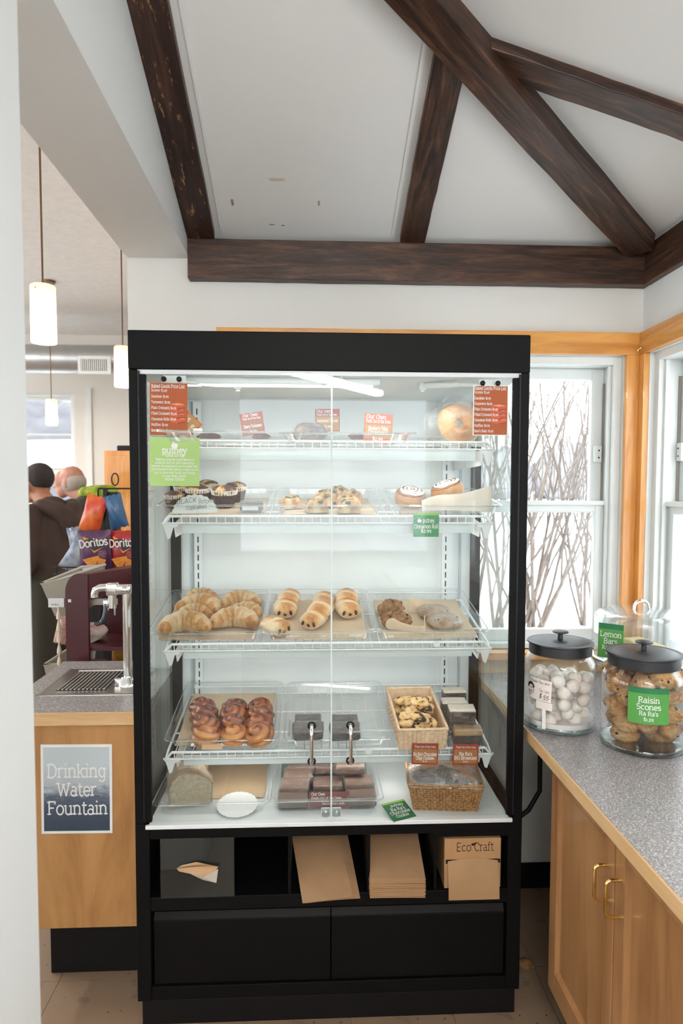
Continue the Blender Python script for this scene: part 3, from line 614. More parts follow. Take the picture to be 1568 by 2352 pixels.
# back panel, white stiles and slotted standards
obj('back_panel', MB().box(-.408, .408, CD_-.034, CD_-.02, ZF, ZH), WHITEI, case, smooth=False)
for s in (-1, 1):
    x0, x1 = sorted((s*.525, s*.405)); obj('back_stile', MB().box(x0, x1, CD_-.035, CD_-.02, ZF, ZH), WHITEI, case, smooth=False)
    xs = -.462 if s < 0 else .432
    sd = MB().box(xs-.014, xs+.014, CD_-.052, CD_-.035, ZF, ZH-.02)
    so = obj('shelf_standard', sd, WHITEI, case, smooth=False, bevel=.001)
    sl = MB()
    for i in range(38): z = ZF+.02+i*.0325; sl.box(xs-.0022, xs+.0022, CD_-.0525, CD_-.0515, z, z+.021)
    obj('slots', sl, plain('slot_shadow', (.02, .035, .05), .8), so, smooth=False)
    xr = s*.487
    obj('stile_edge', MB().box(xr-.004, xr+.004, CD_-.045, CD_-.035, ZF, ZH-.02), plain('grey_edge', (.42, .47, .50), .5), case, smooth=False)
# white case floor with its front lip
obj('deck', MB().box(-.530, .530, -.006, CD_-.03, ZF-.012, ZF), WHITEI, case, smooth=False, bevel=.002)
# lower carcass with open cubbies
CZ0, CZ1, DZ0, DZ1 = .383, .556, .115, .331
lo = MB()
lo.box(-HW, -.520, 0, CD_, ZS, ZF); lo.box(.520, HW, 0, CD_, ZS, ZF)           # sides
lo.box(-.520, .520, .002, CD_, CZ1, ZF-.012)                                     # top rail
lo.box(-.520, .520, .002, CD_, DZ1+.012, CZ0)                                    # rail under the cubbies
lo.box(-.520, .520, .002, .03, ZS, DZ0)                                          # bottom rail
lo.box(-.520, .520, .36, .38, CZ0, CZ1)                                          # cubby back
obj('carcass', lo, BLACK, case, smooth=False, bevel=.0015)
for x in (-.121, .110, .306): obj('cubby_divider', MB().box(x-.004, x+.004, .006, .36, CZ0, CZ1), BLACK, case, smooth=False, bevel=.001)
obj('cubby_frame', MB().box(.310, .520, .004, .012, CZ1-.012, CZ1), BLACK, case, smooth=False)
obj('plinth', MB().box(-HW+.012, HW-.012, .004, CD_-.02, 0, ZS), BLACKR, case, smooth=False, bevel=.002)
for s in (-1, 1):
    x0, x1 = (-.514, -.0015) if s < 0 else (.0015, .514)
    d = obj('lower_door', MB().box(x0, x1, .010, .028, DZ0+.002, DZ1-.022), BLACK, case, smooth=False, bevel=.002)
    # finger pull: a sloping strip above the door leaf
    obj('finger_pull', MB().prism([(0, 0), (.012, .018), (.016, .018), (.016, 0)], x0, x1, Matrix(((0, 1, 0, 0), (1, 0, 0, .012), (0, 0, 1, DZ1-.022), (0, 0, 0, 1)))), BLACK, d, smooth=False)
# glass doors
KNOB = glassy('clear_knob', (.92, .95, .95), .12, .8, 2)
for s in (-1, 1):
    xa, xb = (-.533, -.0025) if s < 0 else (.0025, .533)
    g0, g1 = (-.513, -.0025) if s < 0 else (.0025, .513)
    door = obj('glass_door', MB().box(*sorted((s*.533, s*.513)), -.002, .012, ZF+.008, ZH-.014), BLACK, case, smooth=False, bevel=.001)
    obj('pane', MB().box(g0, g1, .002, .008, ZF+.006, ZH-.008), GLASS, door, smooth=False)
    xe = -.0022 if s < 0 else .0022
    obj('edge_strip', MB().box(min(xe, xe+.0022*-s), max(xe, xe+.0022*-s), .001, .009, ZF+.006, ZH-.008), plain('pale_glass_edge', (.66, .74, .74), .25), door, smooth=False)
    for z in (ZF+.022, ZH-.024):
        k = MB().lathe([(.0, -.006), (.009, -.006), (.010, -.003), (.010, .003), (.006, .005), (0, .005)], 16, T(s*.016, .000, z) @ RX(PI/2))
        obj('catch_knob', k, KNOB, door)
        obj('catch_plate', MB().rbox(s*.016-.013, s*.016+.013, .008, .012, z-.014, z+.014, .0018), plain('frosted_plastic', (.72, .74, .74), .4), door)
    # chrome bar handle on ring feet
    hx = onY(715.5 if s < 0 else 805.5, 1680, -.03).x
    hz1, hz0 = .882, .778
    hm = MB().tube([(hx, .002, hz1), (hx, -.020, hz1), (hx, -.029, hz1-.006), (hx, -.032, hz1-.016), (hx, -.032, hz0+.016), (hx, -.029, hz0+.006), (hx, -.020, hz0), (hx, .002, hz0)], .0052, 10)
    ho = obj('handle', hm, CHROME, door)
    for z in (hz1, hz0): obj('handle_washer', MB().tube([(hx+.0095*math.cos(a*PI/6), -.0005, z+.0095*math.sin(a*PI/6)) for a in range(12)], .003, 6, closed=True), BLACKM, ho)
# white door-stay arms under the ceiling, bolted through the glass with black knobs
for s in (-1, 1):
    b0, b1 = onY(377, 872, 0).x, onY(412, 872, 0).x
    if s > 0: b0, b1 = onY(1142, 879, 0).x, onY(1107, 879, 0).x
    zz = 1.861 if s < 0 else 1.858
    ab = obj('stay_plate', MB().rbox(min(b0, b1)-.006, max(b0, b1)+.016, .010, .016, zz-.011, zz+.013, .002), WHITEP, case)
    for x in (b0, b1): obj('stay_knob', MB().sphere((x, -.006, zz), .0076, .0065, .0076, 14, 9), BLACKM, ab)
    xo = b1+(.008 if s < 0 else -.008)
    k1, k2 = (onY(458, 880, .06), onY(540, 884, .11)) if s < 0 else (onY(1050, 884, .06), onY(975, 886, .11))
    k1, k2 = Vector(k1), Vector(k2); dd_ = (k2-k1).normalized()
    arm = MB().tube([(xo, .014, zz-.004), k1], .0062, 10)
    arm.tube([k1-dd_*.006, k1+dd_*.006], .0085, 12); arm.tube([k1+dd_*.006, k2], .0095, 12)
    ar = obj('stay_arm', arm, WHITEP, case)
    e = tuple(k2+dd_*.008)
    obj('stay_end', MB().rbox(e[0]-.011, e[0]+.011, e[1]-.010, e[1]+.010, e[2]-.013, e[2]+.013, .003).cyl((e[0], e[1], e[2]-.018), (e[0], e[1], e[2]+.022), .006, 10), WHITEP, ar)

# wire shelves; each is a tilted frame of white coated wire on end brackets
SHELF = {1: (1.700, .030, -.475, .470), 2: (1.478, .058, -.475, .468), 3: (1.094, .075, -.475, .470), 4: (.764, .066, -.478, .478)}
YS, DS = .115, .395                            # front rail and depth of the shelves
SM = {}
for k, (zf, rise, xa, xb) in SHELF.items():
    ang = math.atan2(rise, DS); SM[k] = T(0, YS, zf) @ RX(ang)
    sh = obj('wire_shelf', MB().tube([(xa, 0, .0), (xb, 0, .0)], .0042, 8), WHITEP, case, M=SM[k])
    wr = MB()
    wr.tube([(xa-.018, -.004, -.020), (xb+.018, -.004, -.020)], .0028, 6)        # lower front wire
    wr.tube([(xa, 0, 0), (xa-.018, -.004, -.020), (xa-.018, .03, -.012), (xa-.014, DS, -.010)], .0038, 6)
    wr.tube([(xb, 0, 0), (xb+.018, -.004, -.020), (xb+.018, .03, -.012), (xb+.014, DS, -.010)], .0038, 6)
    for y in (.13, .26, DS): wr.tube([(xa-.014, y, -.011), (xb+.014, y, -.011)], .0030, 6)
    n = 36
    for i in range(n+1):
        x = xa+.008+(xb-xa-.016)*i/n
        wr.tube([(x, -.004, -.020), (x, -.0045, -.002), (x, .004, -.003), (x, .02, -.0065), (x, DS, -.0065)], .0016, 5, caps=False)
    wr.tube([(xa, DS, .018), (xb, DS, .018)], .0025, 6)
    for i in range(0, n+1): x = xa+.008+(xb-xa-.016)*i/n; wr.tube([(x, DS, -.0065), (x, DS, .018)], .0014, 5, caps=False)
    obj('wires', wr, WHITEP, sh)
    # end brackets hooked into the standards and the white valance under the front
    for s, x in ((-1, xa+.008), (1, xb-.008)):
        br = MB().add([], [])
        pts = [(.012, -.026), (.030, -.070), (.05, -.072), (DS+.02, -.105), (DS+.02, -.022)]
        br.prism(pts, x-.0015, x+.0015, Matrix(((0, 1, 0, 0), (1, 0, 0, 0), (0, 0, 1, 0), (0, 0, 0, 1))))
        obj('bracket', br, WHITEP, sh, smooth=False)
        tip = MB().prism([(-.024, -.020), (.026, -.020), (.026, -.030), (.012, -.034), (.002, -.066), (-.006, -.070), (-.016, -.030)] if s < 0 else [(.024, -.020), (-.026, -.020), (-.026, -.030), (-.012, -.034), (-.002, -.066), (.006, -.070), (.016, -.030)], -.002, .004, T(x-s*.0+s*.012, .0, 0))
        obj('bracket_tip', tip, WHITEP, sh, smooth=False)
    obj('valance', MB().rbox(xa+.03, xb-.03, .018, .022, -.056, -.022, .0015).add([], []), plain('milky_valance', (.74, .79, .80), .35, scale=2), sh)
    # lamp strip tucked behind the valance
    lz = obj('shelf_lamp', MB().box(xa+.04, xb-.04, .026, .036, -.052, -.046), lens, sh, smooth=False)
    la_ = area_light('shelf_light', (0, 0, 0), (0, 0, 0), .86, .03, .13, (1.0, .97, .93)); la_.matrix_basis = SM[k] @ T(0, .06, -.056)
    if k in (3, 4):
        dd = onY(1003 if k == 3 else 846, 1470 if k == 3 else 1720, YS-.006)
        obj('tag_disc', MB().cyl((0, 0, 0), (0, -.0015, 0), .010, 20), plain('translucent_disc', (.80, .82, .82), .4), sh, M=SM[k].inverted() @ T(dd.x, YS-.0065, zf-.004))
def shelf_at(k, px, py, w_=0.0):
    n = (SM[k].to_3x3() @ Vector((0, 0, 1))); q = SM[k] @ Vector((0, 0, w_))
    return on_plane(px, py, q, n)
def SMat(k, px, py, w_=0.0, rz=0.0, sc=1.0):
    # frame standing on shelf k (5 = case floor) under the given picture point
    if k == 5: c = onZ(px, py, ZF+w_); return T(*c) @ RZ(rz) @ SCL(sc, sc, sc)
    c = shelf_at(k, px, py, w_); return T(*c) @ RX(math.atan2(SHELF[k][1], DS)) @ RZ(rz) @ SCL(sc, sc, sc)

# ------------------------------------------------------------------ papers taped to the glass
ORNG = plain('orange_print', srgb(182, 86, 22), .5, var=srgb(174, 79, 18), scale=9)
ORNG2 = plain('orange_print_red', srgb(214, 92, 48), .5, var=srgb(196, 78, 36), scale=60); ORNG3 = plain('orange_print_light', srgb(240, 150, 110), .5, scale=60)
LEAFG = plain('lime_print', srgb(172, 210, 118), .5, var=srgb(178, 215, 128), scale=3)
PRICES = ['Scones: $3.49', 'Danishes: $2.99', 'Turnovers: $2.99', 'Plain Croissant: $1.99', 'Filled Croissant: $3.49', 'Cinnamon Rolls: $2.99', 'Muffins: $2.99', "Beni's Bialy: $1.59"]
for (l, r, t, b, lab, brd) in ((344, 429, 880, 999, 'orange baked goods price list taped to the left glass door', 0), (1085, 1168, 885, 1000, 'orange baked goods price list taped to the right glass door', 1)):
    pa, pb = onY(l, b, -.002), onY(r, t, -.002); w_, h_ = pb.x-pa.x, pb.z-pa.z
    tx = [('Baked Goods Price List:', -.46, .905, .066, dict(align='l', maxw=w_*.90, weight=1.0))]
    for i, q in enumerate(PRICES): tx.append((q, -.46, .825-i*.1085+(.0 if i else .01), .050, dict(align='l', weight=1.0, maxw=w_*(.42, .46, .50, .66, .68, .66, .44, .54)[i])))
    ps = sign('price_list', lab, 'sign', T((pa.x+pb.x)/2, -.0020, pa.z) @ RY(.012 if not brd else 0), w_, h_, PAPERW if brd else ORNG, tx, fills=[('print', (-.47, .47, .015, .98), ORNG)] if brd else ())
    # printed picture of a stack of cake pieces
    pic = {ORNG2: MB(), ORNG3: MB(), plain('orange_print_dark', srgb(120, 48, 18), .5): MB()}
    o2, o3, o4 = pic
    def poly(mt, pts): pic[mt].add([(x*w_, -.00045, z*h_) for x, z in pts], [tuple(range(len(pts)))])
    lay_ = 0
    for dx, zz in ((.05, .245), (.02, .335), (.0, .425), (.03, .515)):
        for mt, pts in ((o2, [(dx, zz+.01), (dx+.20, zz-.035), (dx+.40, zz+.005), (dx+.40, zz+.075), (dx+.20, zz+.060), (dx, zz+.085)]), (o3, [(dx, zz+.085), (dx+.20, zz+.055), (dx+.40, zz+.075), (dx+.22, zz+.105)]), (o4, [(dx+.20, zz-.030), (dx+.40, zz+.008), (dx+.40, zz+.022), (dx+.20, zz-.010)])):
            lay_ += 1; pic[mt].add([(x*w_, -.00034-.00001*lay_, z*h_) for x, z in pts], [tuple(range(len(pts)))])
    for q, mb_ in pic.items(): obj('printed_picture', mb_, q, ps, smooth=False)
pa, pb = onY(344, 1116, -.002), onY(457, 1005, -.002); w_, h_ = pb.x-pa.x, pb.z-pa.z
QUOTE = ['"Baking may be regarded as a', "science, but it's the chemistry", 'between the ingredients and the baker that', 'gives desserts life! Baking is done out of', 'love, to share with family and friends,', 'to see them smile"']
tx = [('putney', 0, .675, .125, dict(weight=1.1, maxw=w_*.50)), ('food co-op', 0, .605, .070, dict(weight=1.1, slab=False, maxw=w_*.40)), ('Anna Olson', 0, .115, .058, dict(weight=1.0))]
for i, q in enumerate(QUOTE): tx.append((q, 0, .525-i*.068, .045, dict(weight=1.0, maxw=w_*(.93 if i in (2, 3) else .84))))
gs = sign('quote_card', 'lime green card with a baking quotation taped below the price list', 'sign', T((pa.x+pb.x)/2, -.0020, pa.z) @ RY(.01), w_, h_, LEAFG, tx)
def apple_logo(parent, cx, cz, r, mat, y=-.0006):
    mb = MB(); n = 22
    pts = [(cx+r*math.cos(2*PI*i/n)*(1.0+.10*math.cos(2*2*PI*i/n)), y, cz+r*.92*math.sin(2*PI*i/n)+(-.16*r if abs(math.cos(2*PI*i/n)) < .25 and math.sin(2*PI*i/n) > 0 else 0)) for i in range(n)]
    mb.add(pts, [tuple(range(n))])
    mb.add([(cx-.1*r, y, cz+.75*r), (cx-.75*r, y, cz+.95*r), (cx-.6*r, y, cz+1.55*r), (cx-.1*r, y, cz+1.25*r)], [(0, 1, 2, 3)])
    obj('apple_logo', mb, mat, parent, smooth=False)
apple_logo(gs, 0, .83*h_, .062*w_, WHITEINK)

# ------------------------------------------------------------------ in the cubbies below
ac0, ac1 = onY(370, 2058, .003), onY(538, 1922, .003)
pan = obj('acrylic_panel', MB().box(ac0.x, ac1.x, -.004, .000, CZ0+.001, CZ1+.004), ACRYL, smooth=False, bevel=.0008, label='smoked acrylic front panel of the deli paper dispenser', cat='panel')
# folded deli paper poking through the panel
q = onY(455, 1998, -.004)
def DP(px, py, y): c = onY(px, py, -.004); return (c.x-q.x, y, c.z-q.z)
dp = MB().add([DP(405, 1995, -.003), DP(418, 1986, -.006), DP(452, 1977, -.010), DP(503, 1986, -.014), DP(497, 1992, -.020), DP(470, 2004, -.026), DP(441, 1999, -.022), DP(412, 1999, -.010), DP(452, 1990, -.002), DP(490, 1988, -.004)],
    [(0, 1, 8), (1, 2, 8), (2, 9, 8), (2, 3, 9), (3, 4, 9), (4, 5, 9), (5, 8, 9), (5, 6, 8), (6, 7, 8), (7, 0, 8)])
do = obj('deli_paper', dp, plain('waxed_deli_paper', (.50, .30, .15), .5), M=T(q.x, .0, q.z), label='folded brown deli sheet poking through the smoked acrylic panel', cat='paper')
dq = MB().add([DP(441, 1999, -.0222), DP(470, 2004, -.0265), DP(503, 1988, -.0205), DP(498, 2022, -.016), DP(468, 2013, -.020)], [(0, 1, 4), (1, 2, 3, 4)])
wc_ = obj('white_corner', dq, plain('waxed_white_side', (.60, .54, .48), .5), do, smooth=False)
for o_ in (do, wc_): md = o_.modifiers.new('solid', 'SOLIDIFY'); md.thickness = .0006
# loose paper bags
def bag(name, label, M, w_, d_, t_, group, bend=0.0, curl=.0):
    def s(u, v, top):
        x = (u-.5)*w_; y = v*d_; z = bend*(1-v)**2+curl*math.sin(u*3.1)*.5
        return (x, y, z+(t_ if top else 0))
    nu, nv = 5, 9
    vs = [s(i/(nu-1), j/(nv-1), tp) for tp in (0, 1) for j in range(nv) for i in range(nu)]; o_ = nu*nv; fs = []
    for j in range(nv-1):
        for i in range(nu-1):
            a = j*nu+i; fs += [(a, a+nu, a+nu+1, a+1), (o_+a, o_+a+1, o_+a+nu+1, o_+a+nu)]
    for i in range(nu-1): fs += [(i, i+1, o_+i+1, o_+i), ((nv-1)*nu+i+1, (nv-1)*nu+i, o_+(nv-1)*nu+i, o_+(nv-1)*nu+i+1)]
    for j in range(nv-1): fs += [(j*nu+nu, j*nu, o_+j*nu, o_+j*nu+nu), (j*nu+nu-1, j*nu+2*nu-1, o_+j*nu+2*nu-1, o_+j*nu+nu-1)]
    o = obj(name, MB().add(vs, fs), KRAFT, M=M, smooth=False, label=label, cat='paper bag', group=group)
    return o
b0 = onY(760, 2063, -.035)
for i in range(4):
    bag('paper_bag', 'brown paper bag in the thin fanned pile, %s' % ('at the bottom', 'second from the bottom', 'third from the bottom', 'on top')[i], T(b0.x+.010-.006*i, -.030-.004*i, CZ0+.003+.0040*i) @ RZ(.10+.02*i) @ RX(.23+.01*i) , .150-.001*i, .30, .0016, 'fanned pile of paper bags in the cubby', -.006-.001*i, .004)
b0 = onY(914, 2063, -.03)
for i in range(17):
    bag('paper_bag', 'brown paper bag in the thick stack beside the carton, %s' % (('bottom one', 'second from the bottom', 'third from the bottom', 'fourth from the bottom', 'fifth from the bottom', 'sixth from the bottom', 'seventh from the bottom', 'eighth from the bottom', 'middle one', 'eighth from the top', 'seventh from the top', 'sixth from the top', 'fifth from the top', 'fourth from the top', 'third from the top', 'second from the top', 'topmost')[i]), T(b0.x+random.uniform(-.002, .002), -.022+random.uniform(-.004, .003), CZ0+.002+.0033*i) @ RZ(-.02+random.uniform(-.015, .015)) @ RX(.05+.009*i), .160, .28, .0024, 'thick stack of paper bags in the cubby', -.004, .002)
# carton of tissue sheets
cb0, cb1 = onY(1019, 2060, .012), onY(1150, 1930, .012)
carton = thing('tissue_carton', 'brown cardboard carton of deli tissue with black print in the cubby', 'carton', T((cb0.x+cb1.x)/2, .010, CZ0+.001))
hw_ = (cb1.x-cb0.x)/2; bh = .150
cbx = obj('box', MB().box(-hw_, hw_, 0, .26, 0, bh), plain('corrugated_card', (.47, .27, .13), .75, var=(.43, .24, .11), scale=10), carton, smooth=False, bevel=.0015)
tb = text_mb(MB(), 'Eco', -.050, .112, .025, 'l', .62, False, -.0006, maxw=.045); text_mb(tb, 'Craft', .004, .112, .025, 'l', .62, True, -.0006, maxw=.058)
tb.add([(-.006, -.0006, .131), (.000, -.0006, .127), (.005, -.0006, .134), (-.001, -.0006, .136)], [(0, 1, 2, 3)]); tb.add([(.000, -.0006, .128), (.005, -.0006, .137), (.010, -.0006, .139), (.007, -.0006, .131)], [(0, 1, 2, 3)])
obj('lettering', tb, BLACKINK, carton, smooth=False)
def sheet(u, v): return ((u-.5)*.150, -.002-.012*math.sin(PI*v*.6)-.010*v, .083+.008*math.sin(PI*u)*(1-v)-.105*v)
obj('tissue_sheet', MB().grid(10, 12, sheet), plain('brown_tissue', (.41, .245, .12), .7), carton)
obj('torn_opening', MB().box(-hw_+.004, hw_-.002, -.0008, .001, .075, .087), BLACKR, carton, smooth=False)
# ================================================================== trays, papers and pastries in the case
def tray(k, label, px, py, w_, d_, h_=.036, group='clear plastic trays in the display case', rz=0.0, w0=.0, name='pastry_tray'):
    # px, py: middle of the front foot of the tray; a clear moulded tray with a flared rim
    M = SMat(k, px, py, w0, rz)
    def ring(ins, z):
        a, b, r = w_/2-ins, d_-ins, .022
        o = []
        for cx, cy, a0 in ((a-r, b-r, 0), (-a+r, b-r, 90), (-a+r, ins+r, 180), (a-r, ins+r, 270)):
            for i in range(5): t = math.radians(a0+90*i/4); o.append((cx+r*math.cos(t), cy+r*math.sin(t), z))
        return o
    rows = [ring(.020, .0), ring(.016, .004), ring(.009, h_-.004), ring(.006, h_), ring(-.004, h_), ring(-.005, h_-.004)]
    vs = sum(rows, []); N = 20; fs = [tuple(range(N))[::-1]]
    for j in range(len(rows)-1):
        for i in range(N): fs.append((j*N+i, j*N+(i+1) % N, (j+1)*N+(i+1) % N, (j+1)*N+i))
    root = obj(name, MB().add(vs, fs), TRAYGL, M=M, label=label, cat='tray', group=group)
    rim = [Vector(q) for q in ring(-.005, h_-.003)]
    obj('rim', MB().tube(rim, .0017, 5, closed=True), TRIMGL, root)
    return root, M
TRIMGL = glassy('tray_rim_plastic', (.93, .95, .95), .16, .7, 1.6, .05, milk=.10)
def liner(M, w_, d_, label, inset=.022, mat=None, dy=0, name='paper_liner', lift=.0015):
    a, b = w_/2-inset, d_-inset
    def g(u, v): return ((u-.5)*2*a+.002*math.sin(7*v), inset+dy+v*(b-inset-dy), lift+.0012*(1+math.sin(9*u+3*v)))
    return obj(name, MB().grid(8, 8, g), mat or PARCH, M=M, label=label, cat='paper')
W3, D3 = .338, .385
# pixel of the middle of each tray's front foot on its shelf
T3 = [tray(3, 'clear tray holding plain croissants', 472, 1478, W3, D3), tray(3, 'clear tray holding chocolate croissants', 733, 1476, W3, D3), tray(3, 'clear tray holding oat scones and wrapped cookies', 993, 1474, W3, D3)]
for (t_, M), lb in zip(T3, ('brown liner paper under the plain croissants', 'brown liner paper under the chocolate croissants', 'brown liner paper under the oat scones')): liner(M, W3, D3, lb)
T4a, M4a = tray(4, 'clear tray holding twelve glazed buns', 508, 1722, .335, D3); liner(M4a, .335, D3, 'brown liner paper under the glazed buns')
T4b, M4b = tray(4, 'clear tray holding dark wrapped brownies behind the door handles', 778, 1720, .325, D3)
T2a, M2a = tray(2, 'clear tray holding black bottom cupcakes', 492, 1187, .325, .36); liner(M2a, .325, .36, 'brown liner paper under the cupcakes')
T2b, M2b = tray(2, 'clear tray holding spinach pastries', 758, 1187, .325, .36); liner(M2b, .325, .36, 'brown liner paper under the spinach pastries')
T2c, M2c = tray(2, 'clear tray holding two cinnamon rolls', 1025, 1187, .335, .36)
T1a, M1a = tray(1, 'shallow clear tray behind the price list on the top shelf', 532, 1017, .30, .34, .026)
T1b, M1b = tray(1, 'shallow clear tray with a wrapped loaf on the top shelf', 800, 1017, .325, .34, .026)
T5a, M5a = tray(5, 'clear tray holding wrapped bread and a blank doily', 484, 1877, .335, .40, .042)
T5b, M5b = tray(5, 'clear tray holding stacked wrapped brown bars', 748, 1868, .335, .42, .042)
# bare kraft sheet in the bread tray
liner(M5a, .335, .40, 'plain kraft sheet in the bread tray', mat=plain('kraft_sheet', (.52, .37, .23), .6, var=(.47, .33, .20), scale=3), dy=.09)

# ---- crusts
CROI = baked('croissant_crust', [(0.02, (.80, .62, .40)), (.26, (.76, .52, .27)), (.50, (.64, .30, .075)), (.80, (.42, .155, .035))], 19, .95, .42, .15, .6, 110)
CHOC_C = baked('egg_washed_crust', [(0.0, (.84, .64, .42)), (.3, (.76, .45, .19)), (.6, (.60, .25, .055)), (.9, (.36, .11, .022))], 22, .85, .34, .3, .4, 100)
OAT = baked('oat_scone_crust', [(0.1, (.74, .50, .27)), (.45, (.55, .28, .10)), (.7, (.34, .14, .045)), (.9, (.10, .035, .018))], 60, .55, .6, 0, .9, 140)
COOK = baked('oat_cookie_crust', [(.1, (.78, .60, .42)), (.5, (.62, .39, .21)), (.8, (.40, .19, .08))], 55, .5, .6, 0, .8, 120)
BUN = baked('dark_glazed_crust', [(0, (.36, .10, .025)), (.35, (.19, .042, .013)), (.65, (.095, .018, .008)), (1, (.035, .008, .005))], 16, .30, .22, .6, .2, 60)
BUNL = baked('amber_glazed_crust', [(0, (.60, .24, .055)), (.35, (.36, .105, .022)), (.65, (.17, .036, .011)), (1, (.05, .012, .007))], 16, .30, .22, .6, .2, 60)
DAN = baked('puff_pastry_crust', [(0.0, (.86, .68, .42)), (.35, (.78, .50, .20)), (.65, (.56, .25, .055)), (.95, (.30, .10, .025))], 34, .95, .38, .25, .7, 100)
BROWN = baked('chocolate_brownie', [(.1, (.075, .032, .022)), (.6, (.035, .015, .011)), (.9, (.015, .007, .006))], 40, .5, .55, .1, .7, 90)
BAR = baked('milk_chocolate_bar', [(.1, (.21, .095, .05)), (.5, (.135, .052, .026)), (.9, (.07, .025, .012))], 22, .45, .5, 0, .4, 60)
BREAD = baked('banana_bread_crumb', [(.1, (.74, .63, .42)), (.5, (.62, .47, .26)), (.9, (.34, .20, .08))], 110, .7, .8, 0, 1.0, 160)
CRUSTB = baked('bread_crust', [(.1, (.60, .37, .16)), (.5, (.44, .23, .08)), (.9, (.22, .09, .03))], 30, .5, .6, 0, .5, 80)
RAIS = plain('dark_raisin', (.014, .008, .010), .4, scale=60); CHOCD = plain('dark_chocolate', (.018, .008, .006), .3, scale=40)
def sm(a, b, x): t = min(max((x-a)/(b-a), 0), 1); return t*t*(3-2*t)
def hsh(i): return math.sin(i*12.9898+4.1)*43758.5453 % 1.0

def croissant(W_=.15, H_=.055, depth=.085, ph=0.0, curl=1.0):
    # crescent wound from a few overlapping bands: fat middle, tapering horns bent to the front
    mb = MB(); nu, nv = 84, 22
    def g(u, v):
        t = u*2-1; ang = t*1.45*curl
        cx = math.sin(ang)*W_*.42/math.sin(1.45*curl)
        cy = depth*.50-(1-math.cos(ang))*depth*.78/(1-math.cos(1.45))
        a = v*2*PI
        tw = t+.05*math.sin(a+ph)*(1 if t > 0 else -1)
        nb_ = 3.4; bp_ = abs(tw)*nb_+.5+.13*math.sin(ph*9+3*t)
        k = bp_-math.floor(bp_)                       # 0 at the inner lip of a band, 1 at its outer rim
        step = 1.0-.15*k**1.5
        r = H_*.60*(1-.66*abs(t)**2.0)*step
        if abs(t) > .965: r *= max(.12, 1-((abs(t)-.965)/.035)**2*.88)
        dx, dy = math.cos(ang), -math.sin(ang)*1.15
        nx, ny = -dy, dx; L = math.hypot(nx, ny); nx /= L; ny /= L
        off = math.cos(a)*r*1.12; zz = math.sin(a)*r
        top = .5+.5*math.sin(a)
        side = .5-.5*math.cos(a)
        bake_ = .16+.24*sm(.7, .0, k)*(.35+.65*top)+.16*side+.30*sm(.55, 1.0, abs(t))+.14*math.sin(4.3*t+ph*7)*top+.10*math.sin(9*t+3*a)*top
        return (cx+nx*off, cy+ny*off, max(H_*.50*(1-.12*abs(t))+zz, 0.0008), bake_)
    mb.grid(nu, nv, g)
    b = len(mb.v)-nu*nv
    mb.f.append(tuple(b+j*nu for j in range(nv))); mb.f.append(tuple(b+j*nu+nu-1 for j in range(nv-1, -1, -1)))
    return mb
def lumpy(rx, ry, rz, amp=.12, freq=3.0, seed=0, nu=28, nv=16, base=.4, flat=True, ridge=None, crag=0):
    rs = [(hsh(seed*17+i)*2-1, hsh(seed*31+i*3+1)*2-1, hsh(seed*7+i*5+2)*2-1, hsh(seed+i*11)*6.28) for i in range(7)]
    def fn(d):
        s = 0
        for i, (a, b, c, p) in enumerate(rs): s += math.sin((a*d[0]+b*d[1]+c*d[2])*freq*(1+.5*i)+p)/(1+.45*i)
        k = 1+amp*s*.55
        at = base+.20*s*.5+.15*d[2]
        if crag:
            c = 0
            for i, (a, b, e, p) in enumerate(rs): c += abs(math.sin((a*d[1]+b*d[2]+e*d[0])*(7+2.3*i)+p*3))-.6
            k += crag*c*.42; at += c*.10
        if ridge:
            q, e = ridge(d); k *= q; at += e
        return k, at
    mb = MB().sphere((0, 0, 0), rx, ry, rz, nu, nv, fn)
    if flat:
        lo = -rz*.55; mb.v = [(x, y, max(z, lo)-lo) for x, y, z in mb.v]
    return mb
def wrapmesh(x, y, z, seed=0, g=.002):
    # crumpled film round a box-like piece
    mb = MB().rbox(-x/2-g, x/2+g, -y/2-g, y/2+g, .0005, z+g, min(.006, z*.3), n=3)
    rr = random.Random(seed)
    mb.v = [(a+rr.uniform(-.0012, .0012), b+rr.uniform(-.0012, .0012), max(0.0004, c+rr.uniform(-.001, .001))) for a, b, c in mb.v]
    return mb

# ---- shelf 3: croissants
cr = [croissant(.150, .056, .090, 0.0), croissant(.146, .058, .080, .4), croissant(.120, .052, .080, .7, .9)]
CW = [('plain croissant at the front left of its tray, pale and broad', 425, 1460, .0, .12, 1.06, 0), ('plain croissant at the front right of its tray with browned tips', 538, 1447, .0, -.05, 1.02, 1),
      ('plain croissant in the left row, behind the broad front one', 448, 1431, .004, .25, .95, 2), ('plain croissant in the right row, second from the front', 560, 1425, .002, -.25, .93, 2),
      ('plain croissant in the left row with a dark brown tip', 455, 1412, .012, -.15, .98, 0), ('plain croissant at the back of the right row', 552, 1402, .004, .1, .95, 1),
      ('plain croissant at the very back of the left row', 462, 1394, .012, .2, .98, 2)]
cr_o = {}
for lb, px, py, w_, rz, sc, kd in CW:
    M = SMat(3, px, py, .006+w_, rz, sc)
    if kd not in cr_o: cr_o[kd] = obj('croissant', cr[kd], CROI, M=M, ang=70, label=lb, cat='croissant', group='plain croissants in the tray')
    else:
        c = cr_o[kd].copy(); COL.objects.link(c); c.matrix_basis = M; c['label'] = lb
